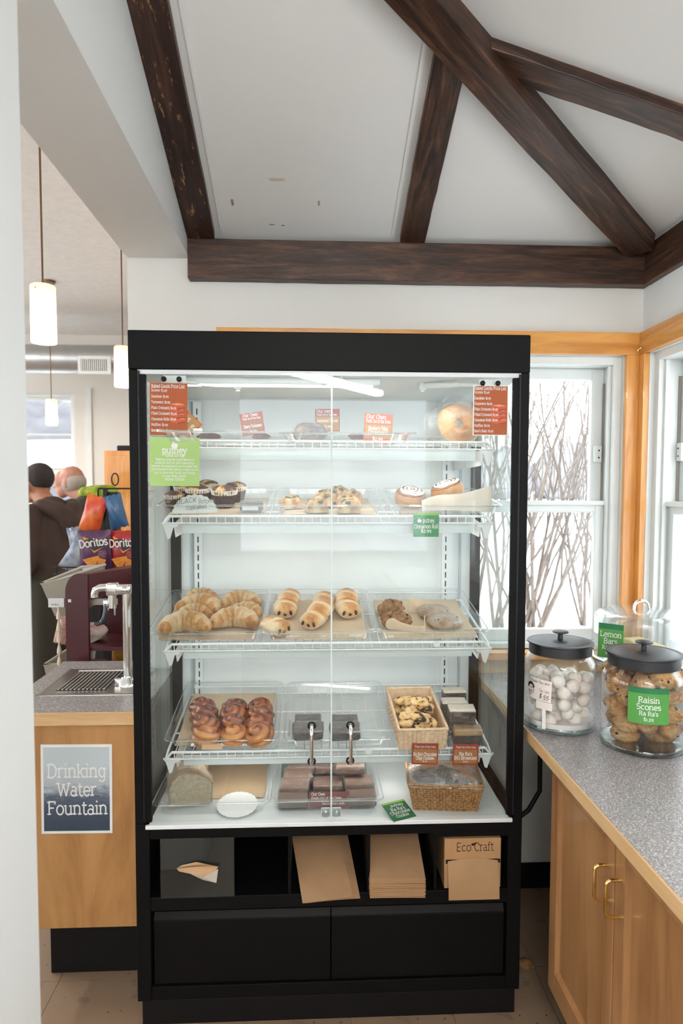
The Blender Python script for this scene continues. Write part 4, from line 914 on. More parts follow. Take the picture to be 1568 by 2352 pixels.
# ---- chocolate croissants: rolled loaves with dark chocolate showing at the end
def pain(L=.078, W_=.072, H_=.052, ph=0):
    mb = MB(); nu, nv = 28, 30
    def g(u, v):
        a = 2*PI*u; y = v*L; e = min(v, 1-v)*L
        endr = .80+.20*math.sqrt(max(.0, 1-(1-min(e/.010, 1))**2))
        k = v+.04*math.cos(a)
        lip = 1-.07*sm(.30, .36, k)*sm(.50, .38, k)
        r = endr*lip*(1-.05*math.cos(2*PI*v))
        top = max(0, math.sin(a))
        pale = max(sm(.22, .34, k)*sm(.62, .44, k)*.8, sm(.55, .95, -math.cos(a+.5)))
        return (math.cos(a)*W_/2*r*(1+.06*math.cos(2*a)), y, H_/2+math.sin(a)*H_/2*r*(1 if math.sin(a) > 0 else .96), .20+.42*top*(1-.9*pale)-.14*pale+.10*(1-endr)*4)
    mb.grid(nu, nv, g, wrap=True); b = len(mb.v)-nu*nv
    c0 = len(mb.v); mb.v.append((0, -.003, H_*.52)); mb.a.append(.42); c1 = len(mb.v); mb.v.append((0, L+.002, H_*.5)); mb.a.append(.4)
    for i in range(nu): mb.f.append((b+(i+1) % nu, b+i, c0)); mb.f.append((b+(nv-1)*nu+i, b+(nv-1)*nu+(i+1) % nu, c1))
    return mb
pr = None
for lb, px, py, w_, rz, sc in (('chocolate croissant, single one at the front left of its tray', 652, 1464, 0, .75, 1.0), ('chocolate croissant, front one of the middle row', 708, 1449, .0, -.45, 1.0),
        ('chocolate croissant, second of the middle row', 727, 1427, .010, -.35, 1.02), ('chocolate croissant at the back of the middle row', 741, 1405, .004, -.1, .98), ('chocolate croissant, front one of the left pair', 654, 1424, 0, .02, 1.02),
        ('chocolate croissant, rear one of the left pair', 660, 1399, .012, -.1, .98), ('chocolate croissant, front one of the right pair', 803, 1424, 0, .15, 1.04), ('chocolate croissant, rear one of the right pair', 797, 1399, .012, .0, 1.0)):
    M = SMat(3, px, py, .006+w_, rz, sc)
    if pr is None:
        pr = obj('chocolate_croissant', pain(), CHOC_C, M=M, ang=70, label=lb, cat='croissant', group='chocolate croissants in the tray')
        for x, z, rx_, rz_, tl in ((-.0185, .024, .0050, .0085, .35), (.001, .019, .0062, .0058, 0), (.019, .024, .0048, .0090, -.2)):
            obj('chocolate_stick', MB().sphere((0, 0, 0), rx_, .0035, rz_, 10, 7), CHOCD, pr, M=T(x, -.001, z) @ RY(tl))
    else: dup(pr, M, lb)
# ---- oat scones, tongs and wrapped cookies
s1 = obj('oat_scone', lumpy(.047, .034, .032, .16, 3.2, 3, 48, 30, .42, True, None, .13), OAT, M=SMat(3, 908, 1437, .006, .2), ang=80, label='craggy oat scone nearest the wooden scoop', cat='scone', group='oat scones')
s2 = obj('oat_scone', lumpy(.044, .034, .034, .16, 3.2, 8, 48, 30, .42, True, None, .13), OAT, M=SMat(3, 897, 1412, .006, -.3), ang=80, label='craggy oat scone behind the other one', cat='scone', group='oat scones')
def raisins(o, n, rx, ry, rz, seed, z0, sz=.0045, name='raisin', mat=None):
    r_ = random.Random(seed)
    for i in range(n):
        a = r_.uniform(0, 2*PI); b = r_.uniform(-.1, 1.1)
        obj(name, MB().sphere((rx*math.cos(a)*math.cos(b), ry*math.sin(a)*math.cos(b), z0+rz*math.sin(b)), sz*r_.uniform(.8, 1.4), sz*r_.uniform(.7, 1.1), sz, 8, 6), mat or RAIS, o)
raisins(s1, 6, .046, .034, .030, 5, .018); raisins(s2, 5, .043, .034, .032, 6, .019)
cK = None
for lb, px, py, rz in (('cling-wrapped oat cookie in front of the other wrapped cookie', 1020, 1436, .2), ('cling-wrapped oat cookie behind the front one', 996, 1414, -.4)):
    M = SMat(3, px, py, .007, rz)
    if cK is None:
        cK = obj('wrapped_cookie', lumpy(.055, .050, .022, .10, 4.0, 12, 32, 14, .35), COOK, M=M, ang=80, label=lb, cat='cookie', group='wrapped oat cookies')
        raisins(cK, 6, .048, .044, .019, 9, .012, .004)
        obj('cling_film', lumpy(.059, .054, .025, .05, 6.0, 13, 36, 14, .3), WRAP, cK)
    else: dup(cK, M, lb)
# wooden two-sided scoop tongs: a flat strip bent into a U with rounded paddles
tp = []
def strip(path, widths, th=.002):
    mb = MB(); vs = []; fs = []
    for (x, y, z), w_ in zip(path, widths): vs += [(x, y, z), (x, y, z+w_)]
    n = len(path)
    for i in range(n-1): a = 2*i; fs.append((a, a+2, a+3, a+1))
    return mb.add(vs, fs)
pathA = [(-.045, .015, .008), (-.040, .012, .004), (-.030, .008, .002), (-.022, .004, .004), (-.012, -.002, .007), (.020, -.020, .007), (.040, -.030, .006), (.047, -.032, .005), (.052, -.028, .005), (.054, -.015, .006), (.056, .000, .006), (.059, .012, .004), (.063, .024, .002), (.065, .034, .006)]
widA = [.016, .030, .038, .036, .024, .020, .022, .026, .026, .024, .026, .036, .040, .018]
tg = obj('wooden_tongs', strip(pathA, widA), plain('pale_beech', (.70, .52, .36), .6, scale=30), M=SMat(3, 925, 1452, .008, .05, 1.18), label='pale wooden pastry tongs lying in the oat scone tray', cat='tongs')
md = tg.modifiers.new('solid', 'SOLIDIFY'); md.thickness = .003; md.offset = 0
md = tg.modifiers.new('sub', 'SUBSURF'); md.levels = 1; md.render_levels = 2
# loose curled paper between the cookies
def curl(u, v): return ((u-.5)*.07, .02*math.sin(u*3)+v*.01, v*.05*(1-.4*u)+.001)
obj('paper_curl', MB().grid(10, 6, curl), PARCH, M=SMat(3, 960, 1412, .006, -.5), label='curled corner of liner paper between scones and cookies', cat='paper')

# ---- shelf 4: glazed buns, twelve in three rows
def knot(seed, rx=.044, ry=.040, rz=.036):
    ax = Vector((hsh(seed)*1.1-.55, -.35+.7*hsh(seed+1), .85)).normalized(); n = 2.7+hsh(seed+2)*.9; p = hsh(seed+3)*6
    s_ = ax.orthogonal().normalized(); t_ = ax.cross(s_)
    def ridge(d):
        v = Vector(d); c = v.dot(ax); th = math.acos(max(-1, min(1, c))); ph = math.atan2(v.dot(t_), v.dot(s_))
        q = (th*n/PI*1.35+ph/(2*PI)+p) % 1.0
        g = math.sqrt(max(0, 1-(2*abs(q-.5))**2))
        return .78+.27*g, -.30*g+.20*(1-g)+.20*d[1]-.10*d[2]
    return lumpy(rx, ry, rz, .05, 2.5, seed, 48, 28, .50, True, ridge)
cols = [(473, 453, 'left'), (538, 535, 'middle'), (597, 596, 'right')]
rowsy = [(1703, 'front'), (1680, 'second'), (1659, 'third'), (1641, 'back')]
kn = [knot(i*5+2) for i in range(5)]
for ci, (xf, xb_, cn) in enumerate(cols):
    for ri, (yy, rn) in enumerate(rowsy):
        t = ri/3; px = xf+(xb_+(16 if ci == 0 else 0)-xf)*t
        lb = 'glazed bun in the %s row, %s column of twelve' % (rn, cn)
        lift = .004+(.010 if ri in (1, 2) else .0)+(.012 if (ri, ci) in ((3, 0), (1, 0)) else 0)
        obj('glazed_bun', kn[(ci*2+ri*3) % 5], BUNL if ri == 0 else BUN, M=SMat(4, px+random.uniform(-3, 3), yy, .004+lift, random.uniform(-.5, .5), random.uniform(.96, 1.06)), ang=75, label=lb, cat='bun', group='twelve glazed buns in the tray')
obj('tray_label', MB().box(-.031, .031, 0, .0006, 0, .016), plain('tan_card', (.66, .42, .25), .6), M=SMat(4, 487, 1722, .010) @ RX(-.2), smooth=False, label='small tan label in front of the glazed buns', cat='label')
# ---- dark wrapped brownies in two piles of three
bm = MB().rbox(-.042, .042, -.034, .034, 0, .024, .004, n=2); rb = random.Random(2)
bm.v = [(x+rb.uniform(-.0012, .0012), y+rb.uniform(-.0012, .0012), z+rb.uniform(-.001, .001)) for x, y, z in bm.v]; bm.a = [.4]*len(bm.v)
bproto = None
def brownie_piece(M, lb, grp, mat=BROWN):
    global bproto
    if bproto is None:
        bproto = obj('wrapped_brownie', bm, mat, M=M, ang=50, label=lb, cat='brownie', group=grp)
        obj('cling_film', wrapmesh(.084, .068, .024, 4), WRAP, bproto); return bproto
    c = dup(bproto, M, lb); c['group'] = grp; return c
for pn, px, py in (('left', 707, 1702), ('right', 793, 1703)):
    for i in range(3):
        brownie_piece(SMat(4, px+random.uniform(-2, 2), py, .008+.0300*i) @ T((-.004, .005, -.002)[i], .036+(.0, .007, .002)[i], 0) @ RZ((.04, -.07, .09)[i]), 'wrapped dark brownie, %s of the %s pile behind the handles' % (('bottom', 'middle', 'top')[i], pn), 'dark brownies behind the door handles')
    brownie_piece(SMat(4, px, py-19, .008) @ T(0, .046, 0), 'wrapped dark brownie on the tray behind the %s pile' % pn, 'dark brownies behind the door handles')

# ---- woven baskets
def basket(x, y, z, mat, rows=10, flare=.0, nw=26, amp=.0022):
    # side walls woven of strands: each little block stands in or out
    mb = MB(); per = []
    c = [(-x/2, -y/2), (x/2, -y/2), (x/2, y/2), (-x/2, y/2)]
    for k in range(4):
        a, b = c[k], c[(k+1) % 4]; n = max(4, int(nw*(math.dist(a, b)/(x+y)*2)/2))
        for i in range(n): t = i/n; per.append((a[0]+(b[0]-a[0])*t, a[1]+(b[1]-a[1])*t, k))
    N = len(per); nrm = [(0, -1), (1, 0), (0, 1), (-1, 0)]
    for r in range(rows):
        z0, z1 = z*r/rows, z*(r+1)/rows*.999
        for i in range(N):
            p, q = per[i], per[(i+1) % N]; nx, ny = nrm[p[2]]; o = amp if (i+r) % 2 else 0
            f0, f1 = 1+flare*z0/z, 1+flare*z1/z
            P0, Q0 = (p[0]*f0, p[1]*f0), (q[0]*f0, q[1]*f0); P1, Q1 = (p[0]*f1, p[1]*f1), (q[0]*f1, q[1]*f1)
            zm = (z0+z1)/2; g = .35
            vs = [(P0[0], P0[1], z0), (Q0[0], Q0[1], z0), (Q1[0], Q1[1], z1), (P1[0], P1[1], z1)]
            ctr = Vector([sum(v[j] for v in vs)/4 for j in range(3)])
            vs2 = [tuple(ctr+(Vector(v)-ctr)*.80+Vector((nx, ny, 0))*(o+.0012)) for v in vs]
            mb.add(vs+vs2, [(4, 5, 6, 7), (0, 1, 5, 4), (1, 2, 6, 5), (2, 3, 7, 6), (3, 0, 4, 7)])
    f1 = 1+flare
    # inside wall and bottom
    e = .003
    ins = [(cx*(1 if j == 0 else f1)*(1-2*e/x), cy*(1 if j == 0 else f1)*(1-2*e/y), .003 if j == 0 else z) for j in (0, 1) for cx, cy in c]
    mb.add(ins, [(3, 2, 1, 0), (0, 1, 5, 4)[::-1], (1, 2, 6, 5)[::-1], (2, 3, 7, 6)[::-1], (3, 0, 4, 7)[::-1]])
    mb.add([(cx, cy, 0) for cx, cy in c], [(3, 2, 1, 0)])
    return mb, [(cx*f1, cy*f1, z) for cx, cy in c]
RAT = plain('pale_woven_reed', (.80, .60, .42), .6, var=(.68, .47, .30), scale=70)
RATD = plain('brown_woven_reed', (.44, .23, .09), .6, var=(.24, .11, .04), scale=90)
def rim_path(cs, z, r=.01):
    return [(x, y, z) for x, y, _ in cs]
mb_, cs_ = basket(.140, .260, .070, RAT, 9, .06, 34)
bk = obj('cookie_basket', mb_, RAT, M=SMat(4, 968, 1723, .004) @ T(0, .135, 0) @ RZ(.02), smooth=False, label='pale woven oblong basket of chocolate-striped cookies', cat='basket')
for a, b in zip(cs_, cs_[1:]+cs_[:1]):
    n = 12; pts = [Vector(a).lerp(Vector(b), i/n)+Vector((0, 0, .0016*(i % 2))) for i in range(n+1)]
    obj('rim', MB().tube(pts, .0045, 6), RAT, bk)
CKM = baked('striped_cookie', [(.1, (.86, .66, .38)), (.45, (.78, .52, .24)), (.62, (.55, .29, .10)), (.66, (.035, .014, .012)), (1, (.02, .008, .008))], 34, .72, .55, 0, .3, 60)
Mb = SMat(4, 968, 1723, .004) @ T(0, .135, 0)
rc = random.Random(11)
ck = [lumpy(.036, .020, .013, .10, 3, 40+i, 28, 14, .42, True) for i in range(3)]
for i in range(34):
    lay = i/34; x = rc.uniform(-.046, .046)*(1-.35*lay); y = rc.uniform(-.110, .085)*(1-.35*lay)-.01
    o = obj('striped_cookie', ck[i % 3], CKM, M=Mb @ T(x, y, .018+.064*lay) @ RZ(rc.uniform(-1.2, 1.2)) @ RX(rc.uniform(-.5, .5)) @ RY(rc.uniform(-.5, .5)), ang=80, label='cookie with dark chocolate streaks heaped in the pale basket', cat='cookie', group='striped cookies heaped in the pale basket')
# ---- tall wrapped brownies at the right end of shelf 4
CREAM = baked('cream_layer', [(.1, (.86, .74, .60)), (.6, (.78, .62, .46)), (.9, (.5, .3, .18))], 30, .4, .6, 0, .3, 60)
for lb, px, py, (x, y, z), rz in (('tall wrapped layered brownie, second from the front at the end of its row', 1060, 1698, (.082, .045, .098), -.04), ('tall wrapped layered brownie, third from the front at the end of its row', 1042, 1665, (.080, .040, .078), .0),
        ('wrapped layered brownie at the back of its row', 1043, 1636, (.078, .040, .074), .02), ('low wrapped layered brownie at the very front of its row', 1074, 1712, (.088, .040, .050), -.03)):
    M = SMat(4, px, py, .006) @ T(0, y/2, 0) @ RZ(rz)
    b = MB().rbox(-x/2, x/2, -y/2, y/2, 0, z*.62 if z < .06 else z*.93, .004, n=2); b.a = [.45]*len(b.v)
    o = obj('layered_brownie', b, BROWN, M=M, ang=50, label=lb, cat='brownie', group='layered brownies at the shelf end')
    t = MB().rbox(-x/2, x/2, -y/2, y/2, z*.62 if z < .06 else z*.93, z, .003, n=2); t.a = [.3]*len(t.v)
    obj('cream_top', t, CREAM if z > .06 else CRUSTB, o, ang=50); obj('cling_film', wrapmesh(x, y, z, int(px)), WRAP, o)

# ---- shelf 2: cupcakes
LINER = plain('dark_pleated_liner', (.075, .028, .020), .6, var=(.05, .02, .015), scale=30); LEDGE = plain('white_liner_edge', (.80, .74, .68), .7)
CUPT = baked('black_bottom_top', [(.15, (.80, .58, .28)), (.38, (.62, .32, .09)), (.52, (.10, .035, .022)), (.9, (.035, .014, .011))], 26, .95, .5, .1, .6, 70)
def wob(a, j): return 1+.035*(1 if int(a/(2*PI)*56+.01) % 2 else -1)
cpk = None
for lb, px, py, w_, sc, rz in (('black bottom cupcake, large one at the front right', 516, 1163, 0, 1.08, 0), ('black bottom cupcake behind the large front one', 541, 1150, 0, 1.0, 1), ('black bottom cupcake in the middle behind the scalloped card', 455, 1157, 0, 1.05, 2),
        ('black bottom cupcake at the back of the tray', 478, 1142, 0, .95, 3), ('black bottom cupcake partly behind the green card', 425, 1148, 0, .95, 4), ('small black bottom cupcake at the left end of the tray', 400, 1165, -.010, .85, 5)):
    M = SMat(2, px, py, .006+w_, rz, sc)
    if cpk is None:
        cpk = obj('cupcake', MB().lathe([(.0, 0), (.026, 0), (.036, .042)], 112, wob=wob), LINER, M=M, smooth=False, label=lb, cat='cupcake', group='black bottom cupcakes')
        obj('liner_edge', MB().lathe([(.0352, .036), (.0388, .050), (.0392, .0505), (.0362, .037)], 112, wob=wob), LEDGE, cpk, smooth=False)
        top = lumpy(.037, .037, .020, .06, 4, 21, 30, 14, .45, True); top.v = [(x, y, z+.033) for x, y, z in top.v]
        obj('cake_top', top, CUPT, cpk, ang=80)
    else: dup(cpk, M, lb)
# scalloped card with handwriting
def scallop(wd, hg, n=22, bite=.06):
    pts = []
    for i in range(n*6):
        a = 2*PI*i/(n*6); r = 1+bite*abs(math.sin(n*a/2)); pts.append((wd/2*math.cos(a)*r, hg/2*math.sin(a)*r))
    return pts
q = shelf_at(2, 446, 1181, .004)
pts_ = [(x, max(z, 0)) for x, z in scallop(.128, .108, 22) if z > -.001]; pts_ = [(.064, 0)]+pts_[1:-1]+[(-.064, 0)]
sc_ = obj('scalloped_card', MB().prism(pts_, 0, .0008), CARDB, M=T(q.x, max(q.y, .135)+.006, q.z+.003) @ RZ(.05) @ RX(-.12) @ RY(-.02), smooth=False, label='white scalloped card handwritten with the cupcake name', cat='sign')
tb = text_mb(MB(), 'BLACK', -.024, .030, .014, 'c', .55, False, -.001, .12, .10, jitter=.5)
text_mb(tb, 'Bottom', .030, .029, .013, 'c', .55, False, -.001, .15, .0, maxw=.040, jitter=.5); text_mb(tb, 'cupcakes', .004, .012, .013, 'c', .55, False, -.001, .15, .06, maxw=.062, jitter=.5)
obj('handwriting', tb, BLACKINK, sc_, smooth=False)
# dark wrapped cake bar with a white label
cb_ = MB().rbox(-.035, .035, -.020, .020, 0, .026, .005, n=2); cb_.a = [.7]*len(cb_.v)
db = obj('wrapped_cake_bar', cb_, BROWN, M=SMat(2, 578, 1172, .010, .06), ang=50, label='dark wrapped cake bar with a white label beside the cupcakes', cat='cake')
obj('cling_film', wrapmesh(.07, .04, .026, 3), WRAP, db); obj('white_label', MB().box(-.028, .020, -.0232, -.0226, .004, .016), CARDB, db, smooth=False)
# spinach pastries
SPIN = plain('chopped_spinach', (.028, .065, .016), .6, var=(.05, .10, .03), scale=90)
def danish(seed):
    def g(u, v):
        x, y = u*2-1, v*2-1; e = max(abs(x), abs(y)); rr = random.Random(seed)
        a = math.atan2(y, x); fold = .5+.5*math.cos(4*a+.6)
        h = .014+.022*(1-e**3)*(.70+.30*fold)+.0025*math.sin(7*x+seed)*math.cos(6*y)
        if e > .98: h = .001
        sc_ = 1-.10*(1-fold)*e
        return (x*.034*sc_, y*.034*sc_, max(h, .001), .30+.34*(h/.04)+.16*math.sin(5*a+seed))
    return MB().grid(21, 21, g)
dn = None; r_ = random.Random(4)
for i, (lb, px, py, rz, w_) in enumerate((('spinach pastry, front left of the rows', 727, 1174, .1, 0), ('spinach pastry, front right of the rows', 800, 1175, -.1, 0), ('spinach pastry standing alone at the left of its tray', 668, 1165, .2, 0), ('spinach pastry in the middle row, left one', 740, 1160, .0, .004),
        ('spinach pastry in the middle row, right one', 800, 1161, .3, .004), ('spinach pastry in the third row, left one', 752, 1150, .1, .008), ('spinach pastry in the third row, right one', 806, 1150, -.2, .008), ('spinach pastry at the back of its tray', 778, 1142, .2, .012))):
    M = SMat(2, px, py, .006+w_, rz, 1.08)
    o = obj('spinach_pastry', danish(i), DAN, M=M, ang=80, label=lb, cat='pastry', group='spinach pastries in the tray')
    for j in range(8):
        a = j*1.3+i*2.1; rr = .008+.016*hsh(i*7+j)
        obj('spinach', MB().sphere((rr*math.cos(a), rr*math.sin(a)-.004, .030-.010*(j % 2)), .0055+.004*hsh(j+i), .004+.003*hsh(i*3+j), .0042, 8, 6), SPIN, o)
# cinnamon rolls
ICING = plain('white_icing', (.86, .80, .76), .25, coat=.4, scale=20)
CINN = baked('cinnamon_roll_side', [(.0, (.66, .36, .14)), (.35, (.46, .19, .06)), (.65, (.22, .07, .025)), (1, (.09, .028, .014))], 18, .3, .35, .3, .3, 60)
def roll_mesh():
    def g(u, v):
        a = 2*PI*u
        prof = [(.046, 0), (.050, .012), (.051, .026), (.048, .038), (.042, .045), (.034, .047), (.026, .049), (.018, .050), (.010, .051), (.001, .051)]
        f = v*9; i = min(int(f), 8); t = f-i; r = prof[i][0]+(prof[i+1][0]-prof[i][0])*t; z = prof[i][1]+(prof[i+1][1]-prof[i][1])*t
        at = .15+.2*(z/.05)
        if z > .040:
            q = (r/.0135+a/(2*PI)) % 1.0; gr = 1 if q > .78 else 0; z -= .007*gr; at = .85 if gr else .45
        if abs((u*1.0) % 1) < .06: r *= .96
        return (r*math.cos(a), r*math.sin(a), z, at)
    return MB().grid(48, 46, g, wrap=True)
def icing_mesh():
    # a glaze following the spiral
    mb = MB(); pts = []; n = 70
    for i in range(n):
        t = i/(n-1); a = 2*PI*3.05*t; r = .004+.038*t; pts.append((r*math.cos(a), r*math.sin(a), .0525-.004*t*t+.0008*math.sin(i*1.7)))
    mb.tube(pts, [.0044+.0012*math.sin(i*.9) for i in range(n)], 8, flat=.45)
    return mb
ro = obj('cinnamon_roll', roll_mesh(), CINN, M=SMat(2, 950, 1160, .006, .3) @ T(0, .035, 0) @ RX(.28), ang=60, label='iced cinnamon roll lying flat, spiral showing', cat='cinnamon roll', group='cinnamon rolls')
obj('icing', icing_mesh(), ICING, ro)
dup(ro, SMat(2, 1065, 1158, .020, .8) @ T(0, .055, .016) @ RY(-.25) @ RX(-.22) @ SCL(1.06, 1.06, 1.0), 'cinnamon roll tipped on edge above the paper sheet, browned side showing')
def deli(u, v):
    p0 = Vector((-.128, .0, 0)); x = -.105+.215*u; z = (.030+.045*u)*v+.004*math.sin(8*u)*(v); y = .02+.012*math.sin(5*u)+.02*v
    return (x, y, z+.002)
q = SMat(2, 1050, 1178, .004)
obj('deli_sheet', MB().grid(22, 6, deli), plain('pale_deli_paper', (.72, .63, .53), .6, scale=6), M=q, label='pale deli paper sheet propped in front of the cinnamon rolls', cat='paper')

# ---- shelf 1: wrapped loaf and bagged bagel
lf = lumpy(.052, .034, .034, .07, 3, 33, 28, 14, .3); lf2 = lumpy(.056, .038, .037, .05, 5, 34, 30, 14, .3)
lo_ = obj('wrapped_loaf', lf, baked('dark_berry_loaf', [(.1, (.46, .25, .12)), (.4, (.10, .06, .07)), (.9, (.05, .03, .04))], 20, .45, .5, .1, .4, 50), M=SMat(1, 712, 1010, .006) @ T(0, .06, 0), ang=80, label='small dark loaf in cling film on the top shelf', cat='loaf')
obj('cling_film', lf2, WRAP, lo_)
BAG_C = baked('bagel_crust', [(.0, (.84, .58, .30)), (.4, (.72, .37, .12)), (.8, (.46, .17, .04))], 14, .35, .35, .2, .2, 50)
def torus(R, r):
    def g(u, v):
        a, b = 2*PI*u, 2*PI*v; rr = r*(1+.06*math.sin(3*a)); return ((R+rr*math.cos(b))*math.cos(a), (R+rr*math.cos(b))*math.sin(a), rr*math.sin(b)*.9, .35+.3*math.sin(b)-.25*(1 if math.cos(a) < -.85 else 0))
    return MB().grid(36, 17, g, wrap=True)
bq = onY(1054, 974, .20)
bg_ = obj('bagel', torus(.042, .028), BAG_C, M=T(bq.x, .20, bq.z) @ RX(1.25) @ RY(.15), ang=80, label='golden bagel standing in a clear bag behind the right price list', cat='bagel')
bb = lumpy(.098, .088, .050, .10, 4.5, 51, 40, 22, .3, False)
obj('plastic_bag', bb, BAGPL, bg_, M=T(-.008, 0, 0))

for lb, px, py, Y, sc_x in (('dark filled turnover beside the white clip on the top shelf', 480, 1000, .22, 1.0), ('dark filled turnover lying behind the cherry tag', 600, 1003, .24, .8), ('red berry turnover lying left of the blueberry tag', 825, 1006, .22, 1.1)):
    c = onY(px, py, Y); zz_ = (SM[1] @ Vector((0, Y-YS, .008))).z
    obj('berry_turnover', lumpy(.034*sc_x, .022, .012, .14, 3.5, int(px), 26, 14, .6), baked('berry_pastry_%d' % px, [(.1, (.42, .20, .09)), (.5, (.20, .055, .035)), (.9, (.05, .018, .016))], 24, .8, .5, .1, .5, 70), M=T(c.x, Y, zz_), ang=80, label=lb, cat='turnover', group='turnovers on the top shelf')
# ---- bottom of the case
Mq = SMat(5, 438, 1851, .006)
def slice_mesh(w_, h_, t_):
    mb = MB(); pts = [(-w_/2, 0), (w_/2, 0), (w_/2*1.06, h_*.62), (w_/2*.86, h_*.78), (w_*.22, h_*.93), (-w_*.05, h_), (-w_*.30, h_*.95), (-w_/2*.9, h_*.78), (-w_/2*1.04, h_*.55)]
    mb.prism(pts, 0, t_); mb.a = [.45]*len(mb.v); return mb
for lb, M, w_, h_ in (('thick wrapped bread slice with speckled crumb at the front of its tray', Mq @ RZ(.20), .122, .098), ('wrapped bread slice behind the front one', SMat(5, 430, 1815, .006) @ RZ(.12), .118, .098)):
    o = obj('bread_slice', slice_mesh(w_, h_, .05), BREAD, M=M, smooth=False, bevel=.006, seg=3, label=lb, cat='bread', group='wrapped bread slices')
    pts = [(x*1.015, z*1.015) for x, z in ((w_/2, 0), (w_/2*1.06, h_*.62), (w_/2*.86, h_*.78), (w_*.22, h_*.93), (-w_*.05, h_), (-w_*.30, h_*.95), (-w_/2*.9, h_*.78), (-w_/2*1.04, h_*.55), (-w_/2, 0))]
    cm = MB()
    for (a, b) in zip(pts[:-1], pts[1:]): cm.add([(a[0], .004, a[1]), (b[0], .004, b[1]), (b[0], .047, b[1]), (a[0], .047, a[1])], [(0, 1, 2, 3)])
    cm.a = [.4]*len(cm.v); obj('crust', cm, CRUSTB, o)
    ws = MB().prism([(x*1.05, z*1.04+.0005) for x, z in [(-w_/2, 0)]+pts[:-1]], -.003, .054); obj('cling_film', ws, WRAP, o, smooth=False, bevel=.004)
dq_ = onZ(545, 1847, ZF+.016)
obj('doily', MB().prism(scallop(.118, .118, 24, .045), 0, .0008), CARDB, M=T(dq_.x, dq_.y, dq_.z) @ RX(-1.40), smooth=False, label='blank white scalloped paper doily in the bread tray', cat='doily')
# brown bars
bb_ = MB().rbox(-.045, .045, -.036, .036, 0, .027, .004, n=2); rb = random.Random(5)
bb_.v = [(x+rb.uniform(-.0015, .0015), y+rb.uniform(-.0015, .0015), z+rb.uniform(-.001, .001)) for x, y, z in bb_.v]; bb_.a = [.75 if v[2] < .012 else .15 for v in bb_.v]
bp = None
BARS = (('front left bar of the stacked tray', 672, 1857, 0, .02), ('second bar of the left row', 676, 1838, .010, -.08), ('third bar of the left row', 684, 1815, .016, .05), ('back bar of the left row', 693, 1795, .022, -.05), ('lower middle bar behind the lying tag', 752, 1825, 0, .03), ('upper middle bar of the stacked tray', 756, 1797, .026, .0),
        ('front right bar of the stacked tray', 830, 1852, 0, -.02), ('second bar of the right row', 825, 1830, .012, .06), ('right bar lying crosswise on top of the others', 806, 1815, .050, -.06), ('back right bar of the stacked tray', 800, 1800, .028, .1), ('back middle bar of the stacked tray', 745, 1783, .020, .1))
for lb, px, py, w_, rz in BARS:
    M = SMat(5, px, py, .006, 0) @ T(0, .036, w_) @ RZ(rz)
    if bp is None:
        bp = obj('brown_bar', bb_, BAR, M=M, ang=50, label='wrapped '+lb, cat='cake bar', group='wrapped brown bars'); obj('cling_film', wrapmesh(.09, .072, .027, 8), WRAP, bp)
    else: dup(bp, M, 'wrapped '+lb)
# film-covered basket
mb_, cs_ = basket(.185, .150, .085, RATD, 12, .20, 40, .0016)
Mk = onZ(1028, 1862, ZF); Mk = T(Mk.x, Mk.y+.075, ZF) @ RZ(-.10)
wb = obj('covered_basket', mb_, RATD, M=Mk, smooth=False, label='brown woven basket covered with crumpled clear film', cat='basket')
for a, b in zip(cs_, cs_[1:]+cs_[:1]): obj('rim', MB().tube([a, Vector(a).lerp(Vector(b), .5)+Vector((0, 0, -.004)), b], .004, 6), RATD, wb)
def foil(u, v):
    x, y = (u-.5)*.226, (v-.5)*.186; e = max(abs(u-.5), abs(v-.5))*2
    rr = math.sin(17*u+5*v)*.4+math.sin(23*v-9*u)*.4+math.sin(41*u+31*v)*.25
    return (x, y, .086+.030*(1-e**2.5)+.004*rr*(1-.5*e)-(.010 if e > .97 else 0))
FOIL = glassy('crumpled_film', (.86, .86, .88), .13, .5, 1.8, .14, bmp=1.0, bscale=40, milk=.05)
obj('film_cover', MB().grid(40, 34, foil), FOIL, wb, ang=25)
ccm = [lumpy(.036, .032, .018, .14, 4, 60+i, 22, 12, .5) for i in range(2)]
for i in range(7):
    o = obj('chocolate_cookie', ccm[i % 2], BROWN, M=Mk @ T((-.055, .0, .055, -.03, .035, .01, -.06)[i], (-.03, -.035, -.03, .03, .03, .0, .03)[i], (.050, .055, .05, .052, .05, .074, .05)[i]) @ RZ(i) @ RX(.3*math.sin(i)), ang=80, label='dark chocolate cookie under the film of the brown basket', cat='cookie', group='chocolate cookies in the covered basket')

# ------------------------------------------------------------------ price tags
TAGR = plain('tag_red_brown', srgb(168, 62, 36), .5, scale=10); TAGT = plain('tag_tan', srgb(178, 112, 62), .5, var=srgb(186, 122, 70), scale=20); TAGG = plain('tag_green', srgb(44, 148, 84), .5, scale=8)
TAGD = plain('tag_dark_green', srgb(24, 110, 62), .5, scale=8); TAGL = plain('tag_lime', srgb(150, 200, 70), .5, scale=8); TAGO = plain('tag_orange', srgb(196, 92, 48), .5, scale=10); TAGY = plain('tag_yellow', srgb(182, 134, 78), .5, scale=10)
def tag_on(name, lb, k, px, py, w_, h_, base, texts, fills, ry=0, rx=0, rz=0, Y=None):
    c = onY(px, py, Y); return sign(name, lb, 'price tag', T(*c) @ RZ(rz) @ RY(ry) @ RX(rx), w_, h_, base, texts, fills, group='price tags in the display case')
inner = ('print_field', (-.44, .44, .06, .70), TAGT)
